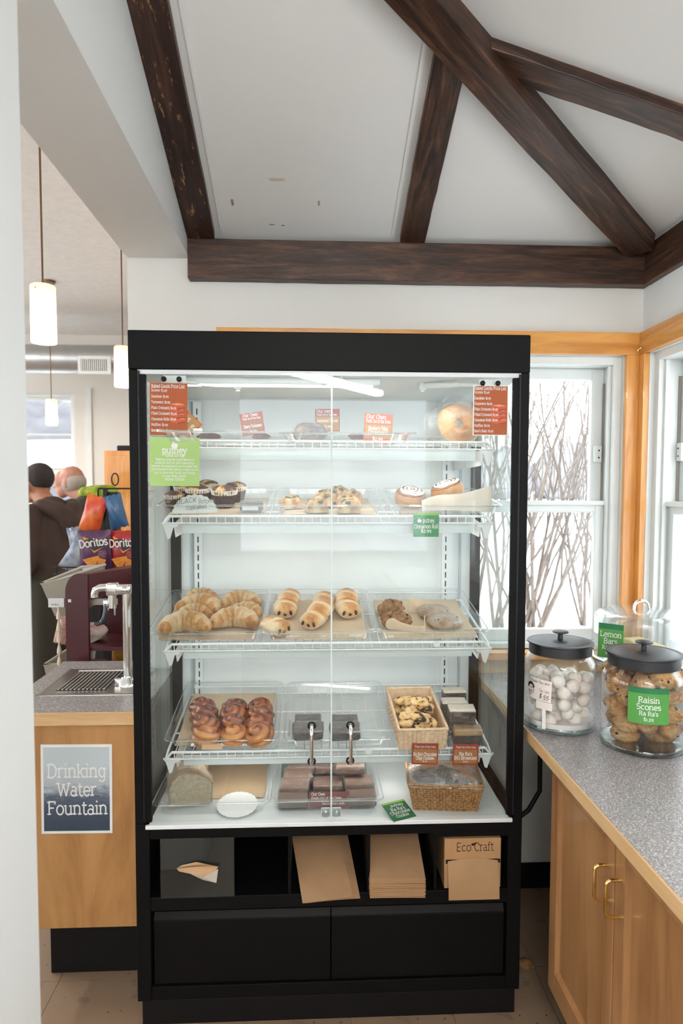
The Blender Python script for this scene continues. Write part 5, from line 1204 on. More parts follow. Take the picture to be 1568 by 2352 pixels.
tag_on('price_tag', 'red and tan tag hanging below the pale basket of cookies', 4, 975, 1756, .080, .065, TAGR, [('Fresh Out of the Oven:', 0, .80, .10, dict(weight=.9, maxw=.066)), ("Ra Ra's Chocolate", 0, .42, .15, dict(weight=1.2, maxw=.072)), ('Chip Cookies', 0, .24, .15, dict(weight=1.2, maxw=.056)), ('$1.99', 0, .12, .08)], [('print_field', (-.45, .45, .08, .74), TAGT)], Y=.090, ry=.03)
tag_on('price_tag', 'red and tan tag hanging below the tall layered brownies', 4, 1068, 1757, .078, .065, TAGR, [('Fresh Out of the Oven:', 0, .80, .10, dict(weight=.9, maxw=.062)), ("Ra Ra's", 0, .46, .15, dict(weight=1.2, maxw=.040)), ('BIG Brownies!', 0, .26, .16, dict(weight=1.2, maxw=.070)), ('$2.99', 0, .13, .08)], [('print_field', (-.45, .45, .08, .74), TAGT)], Y=.090, ry=.03)
gt = tag_on('price_tag', 'green cinnamon roll tag clipped to the second shelf', 2, 978, 1233, .077, .072, TAGG, [('putney', .10, .60, .17, dict(weight=1.0, maxw=.036, slab=False)), ('Cinnamon Roll', 0, .36, .15, dict(weight=1.1, maxw=.073)), ('$2.99', 0, .18, .15, dict(weight=1.1))], [('print_field', (-.5, .5, .90, 1.0), TAGL)], Y=.104)
apple_logo(gt, -.020, .048, .006, WHITEINK)
tag_on('price_tag', 'red and brown tag standing near the left of the top shelf', 1, 583, 999, .072, .070, TAGR, [('Our Own', -.38, .84, .13, dict(align='l')), ('Fresh Out of the Oven:', -.40, .70, .10, dict(align='l', maxw=.058)), ('Cherry Turnovers', 0, .34, .13, dict(maxw=.058)), ('$2.99', 0, .14, .10)], [('print_field', (-.42, .42, .04, .66), plain('tag_brown', srgb(150, 92, 58), .5))], Y=.24, ry=-.14)
tag_on('price_tag', 'red and yellow tag standing behind the wrapped loaf', 1, 752, 991, .079, .072, TAGR, [('Our own', -.44, .84, .13, dict(align='l')), ('Fresh Out of the Oven:', -.44, .70, .10, dict(align='l', maxw=.066)), ('Sensational Oatmeal', 0, .42, .13, dict(maxw=.068)), ('$2.99', 0, .18, .10)], [('print_field', (-.47, .47, .04, .66), TAGY)], Y=.28, ry=-.01)
tag_on('price_tag', 'orange blueberry croissant tag standing on the top shelf', 1, 866, 1020, .088, .092, TAGO, [('Our Own', -.44, .84, .125, dict(align='l', shear=.15)), ('Fresh Out of the Oven:', -.44, .70, .115, dict(align='l', maxw=.078)), ('Blueberry Filled', 0, .46, .12, dict(maxw=.060)), ('Croissant', 0, .33, .12), ('$2.99', 0, .12, .12)], [('print_field', (-.46, .46, .20, .64), TAGY)], Y=.17, ry=.05)
tag_on('price_tag', 'tan tag turned on its corner behind the left price list', 1, 449, 992, .062, .080, TAGO, [('Bread', 0, .62, .14), ('Slices', 0, .46, .14), ('$1.99', -.05, .18, .13)], [('print_field', (-.44, .44, .08, .90), TAGY)], Y=.20, ry=-.80)
obj('tag_clip', MB().rbox(-.014, .014, -.004, .004, 0, .014, .002), WHITEP, M=T(*onY(454, 995, .19)), label='white clip holding the tilted tan tag', cat='clip')
c = onZ(930, 1868, ZF+.003)
sign('price_tag', 'green tag fallen flat on the case floor beside the basket', 'price tag', T(c.x-.004, c.y-.03, ZF+.0015) @ RZ(.42) @ RX(-1.30), .078, .075, TAGD, [("Ra Ra's", 0, .50, .15), ('Chocolate', 0, .32, .15), ('Cookie', 0, .14, .14), ('putney', .06, .72, .14, dict(slab=False))], [('print_field', (-.5, .5, .9, 1), TAGL)], group='price tags in the display case')
sign('price_tag', 'dark red tag lying among the wrapped brown bars', 'price tag', T(*onY(756, 1861, .075)) @ RX(-.35), .122, .052, plain('tag_dark_red', srgb(120, 48, 36), .5), [('Our Own', -.44, .80, .15, dict(align='l')), ('Fresh Out of the Oven:', -.44, .60, .13, dict(align='l', maxw=.11)), ('Hermit Bars with', .1, .30, .13, dict(maxw=.07))], [], group='price tags in the display case')
# ================================================================== counter on the right with jars
XC, ZC = .572, .859
ctop = thing('countertop', 'grey speckled laminate countertop with maple edge under the jars', 'countertop', T(0, 0, 0))
obj('laminate', MB().box(XC+.004, XR, -4.0, YB, ZC-.006, ZC), LAMIN, ctop, smooth=False)
obj('substrate', MB().box(XC+.016, XR, -4.0, YB, ZC-.036, ZC-.006), plain('particle_board', (.45, .32, .2), .8), ctop, smooth=False)
obj('edge_band', MB().box(XC, XC+.016, -4.0, YB, ZC-.036, ZC-.0012), wood('maple_edge_band', [(0.3, (0.58, 0.35, 0.16)), (0.5, (0.68, 0.44, 0.22)), (0.7, (0.74, 0.50, 0.27))], (5, .7, 9), 3, .4, 1.0, .15, .03), ctop, smooth=False, bevel=.002)
obj('backsplash', MB().box(.565, XR, YB-.020, YB, ZC, ZC+.050), MAPLEH, ctop, smooth=False, bevel=.002)
XF = .606; ZB = .17
def base_cabinet(y0, y1, label, split):
    r = thing('base_cabinet', label, 'cabinet', T(0, 0, 0))
    obj('body', MB().box(XF+.020, XR-.002, y1, y0, ZB, ZC-.036), MAPLEC, r, smooth=False)
    obj('toe_kick', MB().box(XF+.09, XR-.01, y1, y0-.02, 0, ZB), BLACKR, r, smooth=False)
    for (a, b, hy) in split:
        # a > b : far and near edge; frame-and-panel door with the panel recessed
        d = MB(); sw = .048; z0, z1 = ZB, ZC-.040
        d.box(XF, XF+.020, a-sw, a, z0, z1); d.box(XF, XF+.020, b, b+sw, z0, z1); d.box(XF, XF+.020, b+sw, a-sw, z1-sw, z1); d.box(XF, XF+.020, b+sw, a-sw, z0, z0+sw+.02)
        do_ = obj('door', d, MAPLEC, r, smooth=False, bevel=.0025)
        obj('door_panel', MB().box(XF+.010, XF+.018, b+sw-.002, a-sw+.002, z0+sw, z1-sw+.002), MAPLEC, do_, smooth=False)
        # sloping inner moulding
        mm = MB(); e = .010
        ya, yb_ = a-sw, b+sw; za, zb_ = z0+sw+.02, z1-sw
        mm.add([(XF+.001, ya, za), (XF+.001, ya, zb_), (XF+.001, yb_, zb_), (XF+.001, yb_, za), (XF+.010, ya-e, za+e), (XF+.010, ya-e, zb_-e), (XF+.010, yb_+e, zb_-e), (XF+.010, yb_+e, za+e)], [(0, 1, 5, 4), (1, 2, 6, 5), (2, 3, 7, 6), (3, 0, 4, 7)])
        obj('moulding', mm, MAPLEC, do_, smooth=False)
        hz1, hz0 = .722, .640
        hm = MB().tube([(XF+.002, hy, hz1), (XF-.022, hy, hz1), (XF-.028, hy, hz1-.003), (XF-.031, hy, hz1-.010), (XF-.031, hy, hz0+.010), (XF-.028, hy, hz0+.003), (XF-.022, hy, hz0), (XF+.002, hy, hz0)], .0040, 10)
        obj('handle', hm, BRASS, do_)
    return r
base_cabinet(-.105, -.87, 'maple base cabinet with two doors and brass handles beside the case', [(-.106, -.486, -.458), (-.490, -.869, -.516)])
base_cabinet(-.872, -1.64, 'maple base cabinet at the picture edge, nearest the viewer', [(-.873, -1.254, -1.226), (-1.258, -1.638, -1.284)])
# cord hanging in the open knee space
obj('power_cord', MB().tube([(.70, .30, .80), (.71, .28, .70), (.70, .25, .56), (.66, .24, .50), (.62, .24, .47), (.585, .26, .468), (.55, .3, .47)], .008, 8), BLACKR, label='black power cord looping under the counter beside the case', cat='cord')
obj('dropped_crust', lumpy(.024, .020, .013, .2, 3, 71, 20, 10, .4), OAT, M=T(*onZ(1210, 2218, .0)), ang=80, label='dropped piece of scone on the floor beside the case', cat='crumb')
# ------------------------------------------------------------------ glass jars with black lids
def jar(name, label, c, R, H_):
    root = thing(name, label, 'jar', T(c[0], c[1], ZC))
    t = .004
    prof = [(0, .0), (R*.90, .0), (R*.97, .004), (R, .014), (R, H_*.80), (R*.97, H_*.88), (R*.88, H_*.95), (R*.80, H_*.985), (R*.80, H_+.02),
            (R*.80-t, H_+.02), (R*.80-t, H_*.985), (R*.88-t, H_*.945), (R*.97-t, H_*.875), (R-t, H_*.80), (R-t, .020), (R*.94, .012), (0, .011)]
    obj('glass_body', MB().lathe(prof, 56), JARGL, root, ang=60)
    obj('base_ring', MB().lathe([(R*.86, .0005), (R*.985, .004), (R*1.002, .012), (R*.985, .016), (R*.90, .010)], 48), glassy(name+'_thick_glass', (.62, .70, .70), .10, .8, 2.0), root)
    rl = R*.875
    lid = obj('lid', MB().lathe([(0, H_+.036), (rl*.55, H_+.036), (rl*.84, H_+.031), (rl*.93, H_+.029), (rl*1.045, H_+.030), (rl*1.05, H_+.026), (rl*.985, H_+.023), (rl*.985, H_-.004), (rl*.96, H_-.004), (rl*.96, H_+.018), (0, H_+.018)], 56), plain('black_lid_paint', (.022, .022, .025), .38, scale=60), root, ang=35)
    obj('lid_knob', MB().lathe([(.008, H_+.035), (.0075, H_+.050), (.010, H_+.053), (.023, H_+.055), (.023, H_+.058), (.018, H_+.0605), (0, H_+.061)], 24), plain('black_lid_paint', (0, 0, 0)), lid)
    return root
J1, R1, H1 = (.682, .049), .104, .222
J2, R2, H2 = (.852, -.115), .107, .228
jar('cookie_jar', 'glass jar of powdered sugar cookies, next to the case', J1, R1, H1)
jar('cookie_jar', 'glass jar of raisin scones with a green label', J2, R2, H2)
# powdered cookies
POW = baked('powdered_cookie', [(.1, (.92, .86, .81)), (.5, (.88, .78, .70)), (.85, (.66, .46, .30))], 16, .55, .9, 0, .3, 60)
pk = [lumpy(.021, .020, .018, .07, 3, 80+i, 20, 12, .35, False) for i in range(3)]
def heap(c, R, z0, z1, r, n, seed, gap=1.72):
    rr = random.Random(seed); out = []; tries = 0
    while len(out) < n and tries < 20000:
        tries += 1; a = rr.uniform(0, 2*PI); d = math.sqrt(rr.random())*(R-r*1.02); x, y = d*math.cos(a), d*math.sin(a)
        # drop until it rests on another piece or the bottom
        z = z0+r*.8
        for (px, py, pz) in out:
            q = (px-x)**2+(py-y)**2; m = (gap*r)**2
            if q < m: z = max(z, pz+math.sqrt(m-q))
        if z < z1: out.append((x, y, z))
    return out
for i, (x, y, z) in enumerate(heap(J1, R1*.955, ZC+.016, ZC+.150, .0205, 90, 3)):
    obj('powdered_cookie', pk[i % 3], POW, M=T(J1[0]+x, J1[1]+y, z) @ RZ(i) @ RX(i*.7), ang=80, label='round cookie dusted with sugar heaped in the jar', cat='cookie', group='powdered cookies in the jar')
obj('powdered_sugar', MB().lathe([(0, .012), (R1*.93, .012), (R1*.95, .030), (R1*.7, .024), (R1*.4, .019), (0, .018)], 40, T(J1[0], J1[1], ZC)), plain('icing_sugar', (.84, .78, .76), .9), label='drift of powdered sugar in the bottom of the jar', cat='sugar', kind='stuff')
# raisin scones
SCO = baked('raisin_scone_crust', [(.08, (.80, .56, .31)), (.4, (.64, .36, .135)), (.65, (.44, .19, .055)), (.95, (.20, .07, .022))], 26, .55, .5, .05, .6, 70)
sk = None; protos = []
for i in range(3):
    o = obj('raisin_scone', lumpy(.036, .031, .027, .12, 3.2, 90+i, 44, 28, .40, False, None, .09), SCO, ang=80, label='raisin scone packed in the jar with the green label', cat='scone', group='raisin scones in the jar')
    raisins(o, 6, .033, .028, .025, 20+i, 0, .0058); protos.append(o)
hp = heap(J2, R2*.955, ZC+.008, ZC+.205, .030, 40, 9, 1.62)
for i, (x, y, z) in enumerate(hp):
    M = T(J2[0]+x, J2[1]+y, z) @ RZ(i*1.3) @ RX(math.sin(i)*.6)
    if i < 3: protos[i].matrix_basis = M
    else: dup(protos[i % 3], M)
# label cards on the jars (bent round the glass)
GRN = plain('label_green', srgb(92, 168, 78), .5, scale=6); GRD = plain('label_dark_green', srgb(40, 128, 78), .5, scale=6)
def bent(mb, R):
    mb.v = [((R-y)*math.sin(x/R), -(R-y)*math.cos(x/R), z) for x, y, z in mb.v]; return mb
def jar_label(name, lb, c, R, az, w_, h_, z, mat, fills, texts, tilt=0, extra=None):
    base = MB().grid(14, 2, lambda u, v: ((u-.5)*w_, 0, v*h_))
    M = T(c[0], c[1], z) @ RZ(az) @ RY(tilt)
    o = obj(name, bent(base, R), mat, M=M, label=lb, cat='label')
    for nm, (x0, x1, z0, z1), fm in fills: obj(nm, bent(MB().grid(14, 2, lambda u, v: ((x0+(x1-x0)*u)*w_, -.0004, (z0+(z1-z0)*v)*h_)), R), fm, o)
    tm = {}
    for t in texts:
        kw = dict(t[4]) if len(t) > 4 else {}; im = kw.pop('mat', WHITEINK); text_mb(tm.setdefault(im, MB()), t[0], t[1]*w_, t[2]*h_, t[3]*h_, y=-.0008, **kw)
    for im, mb in tm.items(): obj('lettering', bent(mb, R), im, o, smooth=False)
    if extra: extra(o, R, w_, h_)
    return o
def az_for(c, px):
    # direction round the jar of the wall point seen at picture column px
    best = 0; be = 1e9
    for i in range(-160, 161):
        a = i/100; p = Vector((c[0]+R2*math.sin(a), c[1]-R2*math.cos(a), ZC+.1))-Vector(CAMP)
        u = CX+FPX*p.dot(CR)/p.dot(CF)
        if abs(u-px) < be and p.dot(Vector((math.sin(a), -math.cos(a), 0))) < 0: be = abs(u-px); best = a
    return best
jar_label('jar_label', 'green raisin scone label stuck on the jar', J2, R2+.0012, az_for(J2, 1489), .102, .095, ZC+.092, GRN, [('print_field', (-.5, .5, .85, 1.0), GRD)], [('Raisin', 0, .60, .15, dict(weight=1.0)), ('Scones', 0, .41, .15, dict(weight=1.0)), ("Ra Ra's", 0, .245, .115, dict(weight=1.0)), ('$1.29', 0, .095, .095, dict(weight=1.0))])
def face(o, R, w_, h_):
    mb = MB(); cx, cz = -.030, .030; y = -.001
    ring_ = [(cx+.0115*math.cos(a*PI/9), cz-.003+.015*math.sin(a*PI/9)) for a in range(19)]
    def pl(pts, wd=.0010):
        for a, b in zip(pts[:-1], pts[1:]):
            dx, dz = b[0]-a[0], b[1]-a[1]; L = math.hypot(dx, dz) or 1; nx, nz = -dz/L*wd/2, dx/L*wd/2
            mb.add([(a[0]+nx, y, a[1]+nz), (a[0]-nx, y, a[1]-nz), (b[0]-nx, y, b[1]-nz), (b[0]+nx, y, b[1]+nz)], [(0, 1, 2, 3)])
    pl(ring_)
    for i in range(13): a = math.radians(15+i*12.5); pl([(cx+.009*math.cos(a), cz+.012*math.sin(a)-.002), (cx+.015*math.cos(a+.2), cz+.017*math.sin(a+.1))], .0030)
    pl([(cx-.006, cz-.008), (cx, cz-.011), (cx+.006, cz-.008)], .002); pl([(cx-.006, cz+.001), (cx-.002, cz+.001)], .002); pl([(cx+.002, cz+.001), (cx+.006, cz+.001)], .002)
    obj('ink_drawing', bent(mb, R), BLACKINK, o, smooth=False)
CRM = plain('cream_card', (.80, .72, .66), .7, scale=6)
a1 = az_for(J1, 1240)-.05
jar_label('jar_label', 'hand-drawn cream price card on the powdered cookie jar', J1, R1+.0012, a1, .074, .062, ZC+.094, CRM, [], [('Russian Tea Cakes', .0, .80, .12, dict(mat=BLACKINK, slab=False, weight=.6, shear=.2, maxw=.062)), ('Tea Cake', .20, .42, .12, dict(mat=BLACKINK, slab=False, weight=.5, shear=.2, maxw=.032)), ('$.55', .20, .13, .22, dict(mat=BLACKINK, slab=False, weight=.7, shear=.2))], .04, face)
jar_label('jar_label', 'small cream note below the hand-drawn price card', J1, R1+.0010, a1+.14, .050, .022, ZC+.070, CRM, [], [], .04)
jar_label('tape_strip', 'clear tape strip below the note on the powdered cookie jar', J1, R1+.0008, a1+.16, .011, .062, ZC+.014, plain('frosted_tape', (.80, .80, .79), .3), [], [], 0)
# ------------------------------------------------------------------ cake dome with lemon bars
DC = (1.040, .270); PZ = 1.000                 # pedestal plate height
dome = thing('cake_dome', 'clear cake dome with steel handle on a pedestal stand by the window', 'cake dome', T(DC[0], DC[1], ZC))
RD = .147; hp_ = PZ-ZC
obj('stand', MB().lathe([(0, 0), (.070, 0), (.072, .004), (.040, .012), (.018, .030), (.014, hp_*.6), (.022, hp_-.022), (RD*1.02, hp_-.020), (RD*1.05, hp_-.014), (RD*1.05, hp_+.002), (RD*1.03, hp_+.004), (0, hp_+.004)], 56), plain('polished_steel', (.80, .80, .79), .15, 1.0), dome)
DOMEGL = glassy('clear_dome_plastic', (.96, .97, .97), .05, .55, 2.2, .03, milk=.07)
obj('cover', MB().lathe([(RD, hp_+.004), (RD, hp_+.128), (RD*.985, hp_+.142), (RD*.93, hp_+.152), (RD*.8, hp_+.158), (0, hp_+.162), (0, hp_+.159), (RD*.79, hp_+.155), (RD*.92, hp_+.149), (RD*.97, hp_+.140), (RD*.985, hp_+.128), (RD*.985, hp_+.004)], 56), DOMEGL, dome)
obj('handle', MB().tube([(-.026, 0, hp_+.160), (-.024, 0, hp_+.178), (-.018, 0, hp_+.186), (-.010, 0, hp_+.190), (0, 0, hp_+.1915), (.010, 0, hp_+.190), (.020, 0, hp_+.182), (.026, 0, hp_+.162)], [.004, .005, .0053, .0055, .0055, .0055, .005, .004], 10), CHROME, dome)
LEM = baked('lemon_bar', [(.1, (.88, .72, .36)), (.5, (.80, .58, .22)), (.9, (.55, .33, .12))], 30, .4, .6, 0, .5, 60)
lm = MB().rbox(-.036, .036, -.03, .03, 0, .032, .004, n=2); lm.a = [.25]*len(lm.v)
lm0 = None
for lb, x, y, rz, z in (('lemon bar raised on the others under the dome', -.030, -.03, .2, .064), ('lemon bar low on the left under the dome', -.075, -.07, -.3, .032), ('lemon bar at the front under the dome', .04, -.095, .5, .032), ('lemon bar at the back under the dome', .05, .03, .1, .032), ('lemon bar in the middle under the dome', -.03, -.02, .0, .032)):
    M = T(DC[0]+x, DC[1]+y, PZ-.026+z) @ RZ(rz)
    if lm0 is None: lm0 = obj('lemon_bar', lm, LEM, M=M, ang=50, label=lb, cat='lemon bar', group='lemon bars under the dome')
    else: dup(lm0, M, lb)
ch = MB().rbox(-.03, .03, -.025, .025, 0, .022, .005, n=2); ch.a = [.5]*len(ch.v)
obj('dark_cake_piece', ch, BROWN, M=T(DC[0]-.105, DC[1]-.085, PZ+.006) @ RZ(.4), ang=50, label='dark cake piece at the left under the dome', cat='cake')
c = onY(1400, 1512, DC[1]-.128)
sign('lemon_card', 'green lemon bars card standing against the cake dome', 'sign', T(c.x, c.y, c.z) @ RZ(-.72) @ RX(-.06), .076, .108, GRN, [('Lemon', 0, .62, .15, dict(weight=1.0)), ('Bars', 0, .42, .15, dict(weight=1.0)), ("Ra Ra's", 0, .25, .11), ('$2.29', 0, .11, .10)], [('print_field', (-.5, .5, .84, 1.0), GRD)])
# ================================================================== water counter in the passage
CLX0, CLX1, CLY0, CLY1, CLZ = -1.02, -.572, .150, .735, .885
wc = thing('water_counter', 'maple counter with speckled top and drip sink beside the case', 'counter', T(0, 0, 0))
obj('laminate_top', MB().box(CLX0, CLX1, CLY0-.012, .616, CLZ-.005, CLZ).box(CLX0, XL2-.004, .616, CLY1, CLZ-.005, CLZ), LAMIN, wc, smooth=False)
obj('front_edge', MB().box(CLX0, CLX1, CLY0-.018, CLY0-.002, CLZ-.041, CLZ-.001), MAPLEH, wc, smooth=False, bevel=.002)
obj('side_edge', MB().box(CLX0-.002, CLX0+.010, CLY0-.002, CLY1, CLZ-.041, CLZ-.001), LAMIN, wc, smooth=False, bevel=.002)
obj('front_panel', MB().box(CLX0+.02, CLX1, CLY0, CLY0+.018, .200, CLZ-.041), MAPLE, wc, smooth=False, bevel=.001)
obj('side_panel', MB().box(CLX0+.02, CLX0+.038, CLY0+.018, CLY1-.02, .200, CLZ-.041), MAPLE, wc, smooth=False)
obj('toe_kick', MB().box(-.895, CLX1, .225, .612, 0, .200), BLACKR, wc, smooth=False, bevel=.004)
q = [onY(x, y, .1485) for x, y in ((97, 1916), (266, 1914), (96, 1711), (258, 1711))]
WATERP = None
m_, nt_, b_ = nmat('water_photo_print')
tc = nt_.nodes.new('ShaderNodeTexCoord'); sx = nt_.nodes.new('ShaderNodeSeparateXYZ'); nt_.links.new(tc.outputs['Generated'], sx.inputs[0])
n_ = noise(nt_, 26, 6, .65, (1, 1, 2.6), 1.5)
ad = nt_.nodes.new('ShaderNodeMath'); ad.operation = 'MULTIPLY_ADD'; ad.inputs[1].default_value = .42; nt_.links.new(n_.outputs['Fac'], ad.inputs[0]); nt_.links.new(sx.outputs['Z'], ad.inputs[2])
r_ = ramp(nt_, [(.20, (.035, .055, .085)), (.45, (.055, .075, .11)), (.60, (.10, .125, .17)), (.68, (.26, .29, .33)), (.74, (.42, .46, .49)), (1.0, (.52, .58, .60)), ]); nt_.links.new(ad.outputs[0], r_.inputs['Fac']); nt_.links.new(r_.outputs['Color'], b_.inputs['Base Color']); b_.inputs['Roughness'].default_value = .5
sw_, shh = .214, .279
sg = sign('water_sign', 'printed drinking water sign with a photo of waves on the maple counter', 'sign', T(q[0].x+.105, .1485, q[0].z) @ RY(.010), sw_, shh, PAPERW, [('Drinking', 0, .630, .150, dict(weight=.8, maxw=.178)), ('Water', 0, .425, .145, dict(weight=.85, maxw=.120)), ('Fountain', .01, .215, .145, dict(weight=.85, maxw=.182))])
ph = obj('wave_photo', MB().box(-sw_*.463, sw_*.463, -.0004, -.0001, shh*.030, shh*.968), m_, sg, smooth=False)
# drip sink with slotted grate
sk_ = thing('drip_sink', 'stainless drip sink with slotted grate set in the water counter', 'sink', T(-.80, .45, CLZ))
obj('rim_plate', MB().rbox(-.150, .160, -.155, .155, -.004, .004, .003).box(-.149, .159, -.154, .154, .004, .0045), STEEL, sk_, bevel=0)
obj('raised_lip', MB().tube([(-.148, -.153, .004), (.158, -.153, .004), (.158, .153, .004), (-.148, .153, .004)], .004, 6, closed=True), STEEL, sk_)
obj('well', MB().rbox(-.105, .060, -.115, .115, .0035, .0055, .0012), plain('dark_well', (.035, .03, .028), .4), sk_)
for i in range(12):
    x = -.098+i*.0135; obj('grate_bar', MB().tube([(x, -.108, .007), (x, .108, .007)], .0030, 6), STEEL, sk_)
obj('grate_rim', MB().tube([(-.105, .113, .007), (.055, .113, .008), (.066, .108, .007)], .005, 8), CHROME, sk_)
# faucet
fx, fy = -.684, .40
fa = thing('water_faucet', 'chrome bottle-filler faucet with dark lever on the drip sink', 'faucet', T(fx, fy, CLZ))
obj('stem', MB().cyl((0, 0, .01), (0, 0, .335), .0145, 20), CHROME, fa)
obj('foot', MB().lathe([(0, 0), (.034, 0), (.034, .010), (.028, .018), (.020, .034), (0, .034)], 24).rbox(-.042, .010, -.016, .016, .004, .030, .006), CHROME, fa)
hd = obj('head', MB().rbox(-.035, .016, -.016, .016, .316, .350, .008).sphere((-.002, -.004, .333), .018, .018, .018, 18, 12).rbox(-.066, -.028, -.017, .017, .312, .356, .007).tube([(-.060, 0, .340), (-.090, 0, .338), (-.104, 0, .330), (-.108, 0, .316), (-.108, 0, .306)], [.014, .013, .013, .012, .012], 14), CHROME, fa)
obj('valve', MB().cyl((-.048, -.002, .315), (-.048, -.002, .270), .0135, 16).rbox(-.078, -.062, -.008, .008, .258, .298, .004).cyl((-.040, -.002, .275), (-.040, -.002, .245), .003, 8), CHROME, fa)
obj('lever', MB().tube([(-.070, -.002, .285), (-.070, -.004, .262), (-.074, -.006, .240), (-.082, -.010, .222), (-.096, -.012, .216), (-.106, -.012, .220)], [.007, .008, .008, .008, .0075, .005], 10), plain('dark_lever', (.03, .035, .045), .25), fa)

# ================================================================== the shop beyond
YF, ZCF = 6.0, 3.33
FW = (-4.05, -2.80, .95, 2.66)                # far window
m = MB(); m.box(-6.5, FW[0], YF, YF+.2, 0, ZCF+.2); m.box(FW[1], -.6, YF, YF+.2, 0, ZCF+.2); m.box(FW[0], FW[1], YF, YF+.2, 0, FW[2]); m.box(FW[0], FW[1], YF, YF+.2, FW[3], ZCF+.2)
st('wall_far', m, WALLB, 'cream far wall of the shop with a tall window')
st('wall_shop', MB().box(XL2, XL2+.15, .80, YF, 0, ZCF), WALLB, 'cream wall of the shop hidden behind the display case')
st('ceiling_shop', MB().box(-6.5, XL2, -2.3, YF, ZCF, ZCF+.1), plain('shop_ceiling_paint', (.84, .83, .82), .6), 'pale ceiling of the shop beyond the passage')
st('trim_6', MB().box(-2.66, -2.60, YF-.02, YF, 0, 2.72), WHITEV, 'white upright trim beside the far window')
window('window_6', T(FW[0], YF+.02, FW[2]), FW[1]-FW[0], FW[3]-FW[2], 'white far window of the shop above the two customers', lock=False, mull=True)
# duct with a vent
dz, dr_ = 2.90, .145
du = thing('air_duct', 'round galvanised air duct along the far wall of the shop', 'duct', T(-2.5, 5.2, dz))
mb = MB(); pts = []; rad = []
for i in range(112): x = -2.72+i*.04; pts.append((x, 0, 0)); rad.append(dr_*(1.015 if i % 6 == 0 else 1))
obj('spiral_tube', mb.tube(pts, rad, 28), plain('galvanised_steel', (.52, .53, .54), .35, .9, scale=8), du)
vp = onY(216, 838, 5.04)
v = thing('air_vent', 'white louvred vent on the round air duct', 'vent', T(vp.x, 5.045, vp.z-.09))
obj('frame', MB().box(-.165, .165, 0, .02, 0, .030).box(-.165, .165, 0, .02, .150, .18).box(-.165, -.135, 0, .02, .03, .15).box(.135, .165, 0, .02, .03, .15), WHITEP, v, smooth=False)
obj('throat', MB().box(-.135, .135, .012, .03, .03, .15), plain('vent_shadow', (.12, .11, .11), .8), v, smooth=False)
for i in range(14): obj('louvre', MB().box(-.130+i*.0195, -.120+i*.0195, .002, .012, .03, .15), WHITEP, v, smooth=False)
# pendants
def frosted():
    m = bpy.data.materials.new('frosted_lamp_glass'); m.use_nodes = True; nt = m.node_tree; nt.nodes.clear()
    o = nt.nodes.new('ShaderNodeOutputMaterial'); tl = nt.nodes.new('ShaderNodeBsdfTranslucent'); tl.inputs['Color'].default_value = (.92, .82, .70, 1)
    df = nt.nodes.new('ShaderNodeBsdfDiffuse'); df.inputs['Color'].default_value = (.9, .86, .80, 1); tr = nt.nodes.new('ShaderNodeBsdfTransparent')
    n = noise(nt, 30, 3); mr = nt.nodes.new('ShaderNodeMapRange'); mr.inputs[3].default_value = .38; mr.inputs[4].default_value = .46; nt.links.new(n.outputs['Fac'], mr.inputs[0])
    m1 = nt.nodes.new('ShaderNodeMixShader'); m2 = nt.nodes.new('ShaderNodeMixShader'); m2.inputs['Fac'].default_value = .12
    nt.links.new(mr.outputs[0], m1.inputs['Fac']); nt.links.new(tl.outputs[0], m1.inputs[1]); nt.links.new(df.outputs[0], m1.inputs[2])
    nt.links.new(m1.outputs[0], m2.inputs[1]); nt.links.new(tr.outputs[0], m2.inputs[2]); nt.links.new(m2.outputs[0], o.inputs['Surface'])
    return m
SHADE = frosted(); BULB = plain('lamp_bulb', (1, .95, .9), .4, emit=((1.0, .83, .62), 4.0))
for lb, px, py, Y in (('frosted cylinder pendant lamp hanging nearest in the passage', 101, 788, .80), ('frosted cylinder pendant lamp half hidden by the case', 283, 889, 1.90), ('frosted cylinder pendant lamp far off in front of the window', 119, 977, 4.0)):
    c = onY(px, py, Y); r = thing('pendant_lamp', lb, 'lamp', T(c.x, Y, c.z), group='frosted pendant lamps in the shop')
    obj('shade', MB().lathe([(.046, 0), (.047, .004), (.047, .215), (.043, .220), (.010, .220), (.010, .217), (.043, .214), (.0435, .004), (.0435, 0)], 32), SHADE, r)
    obj('bulb', MB().sphere((0, 0, .10), .022, .022, .036, 16, 10), BULB, r)
    L = bpy.data.lights.new('pendant_glow', 'POINT'); L.energy = 3.0; L.color = (1.0, .78, .55); L.shadow_soft_size = .03
    lo2 = bpy.data.objects.new('pendant_glow', L); COL.objects.link(lo2); lo2.parent = r; lo2.location = (0, 0, .04)
    obj('rod', MB().cyl((0, 0, .215), (0, 0, ZCF-c.z), .004, 8), plain('bronze_rod', (.16, .085, .045), .4, .6), r)
    obj('canopy', MB().lathe([(0, ZCF-c.z-.02), (.05, ZCF-c.z-.02), (.055, ZCF-c.z)], 20), plain('bronze_rod', (0, 0, 0)), r)
    for a in (.3, 2.4, 4.5): obj('grub_screw', MB().sphere((.048*math.cos(a), .048*math.sin(a), .200), .0035, .0035, .0035, 8, 6), STEEL, r)
def shop_fill_light(x, y):  # unseen fixture, added to brighten the shop
    r = thing('overhead_light', 'long fill light added over the shop floor, out of view', 'lamp', T(x, y, ZCF-.08), group='added fill lights of the shop')
    obj('housing', MB().box(-.16, .16, -.75, .75, .02, .08), WHITEP, r, smooth=False)
    obj('diffuser', MB().rbox(-.15, .15, -.74, .74, 0, .02, .006), plain('fill_diffuser', (.9, .9, .88), .4, emit=((1, .93, .84), 19.0)), r)
shop_fill_light(-4.7, 1.6); shop_fill_light(-4.7, 4.2)
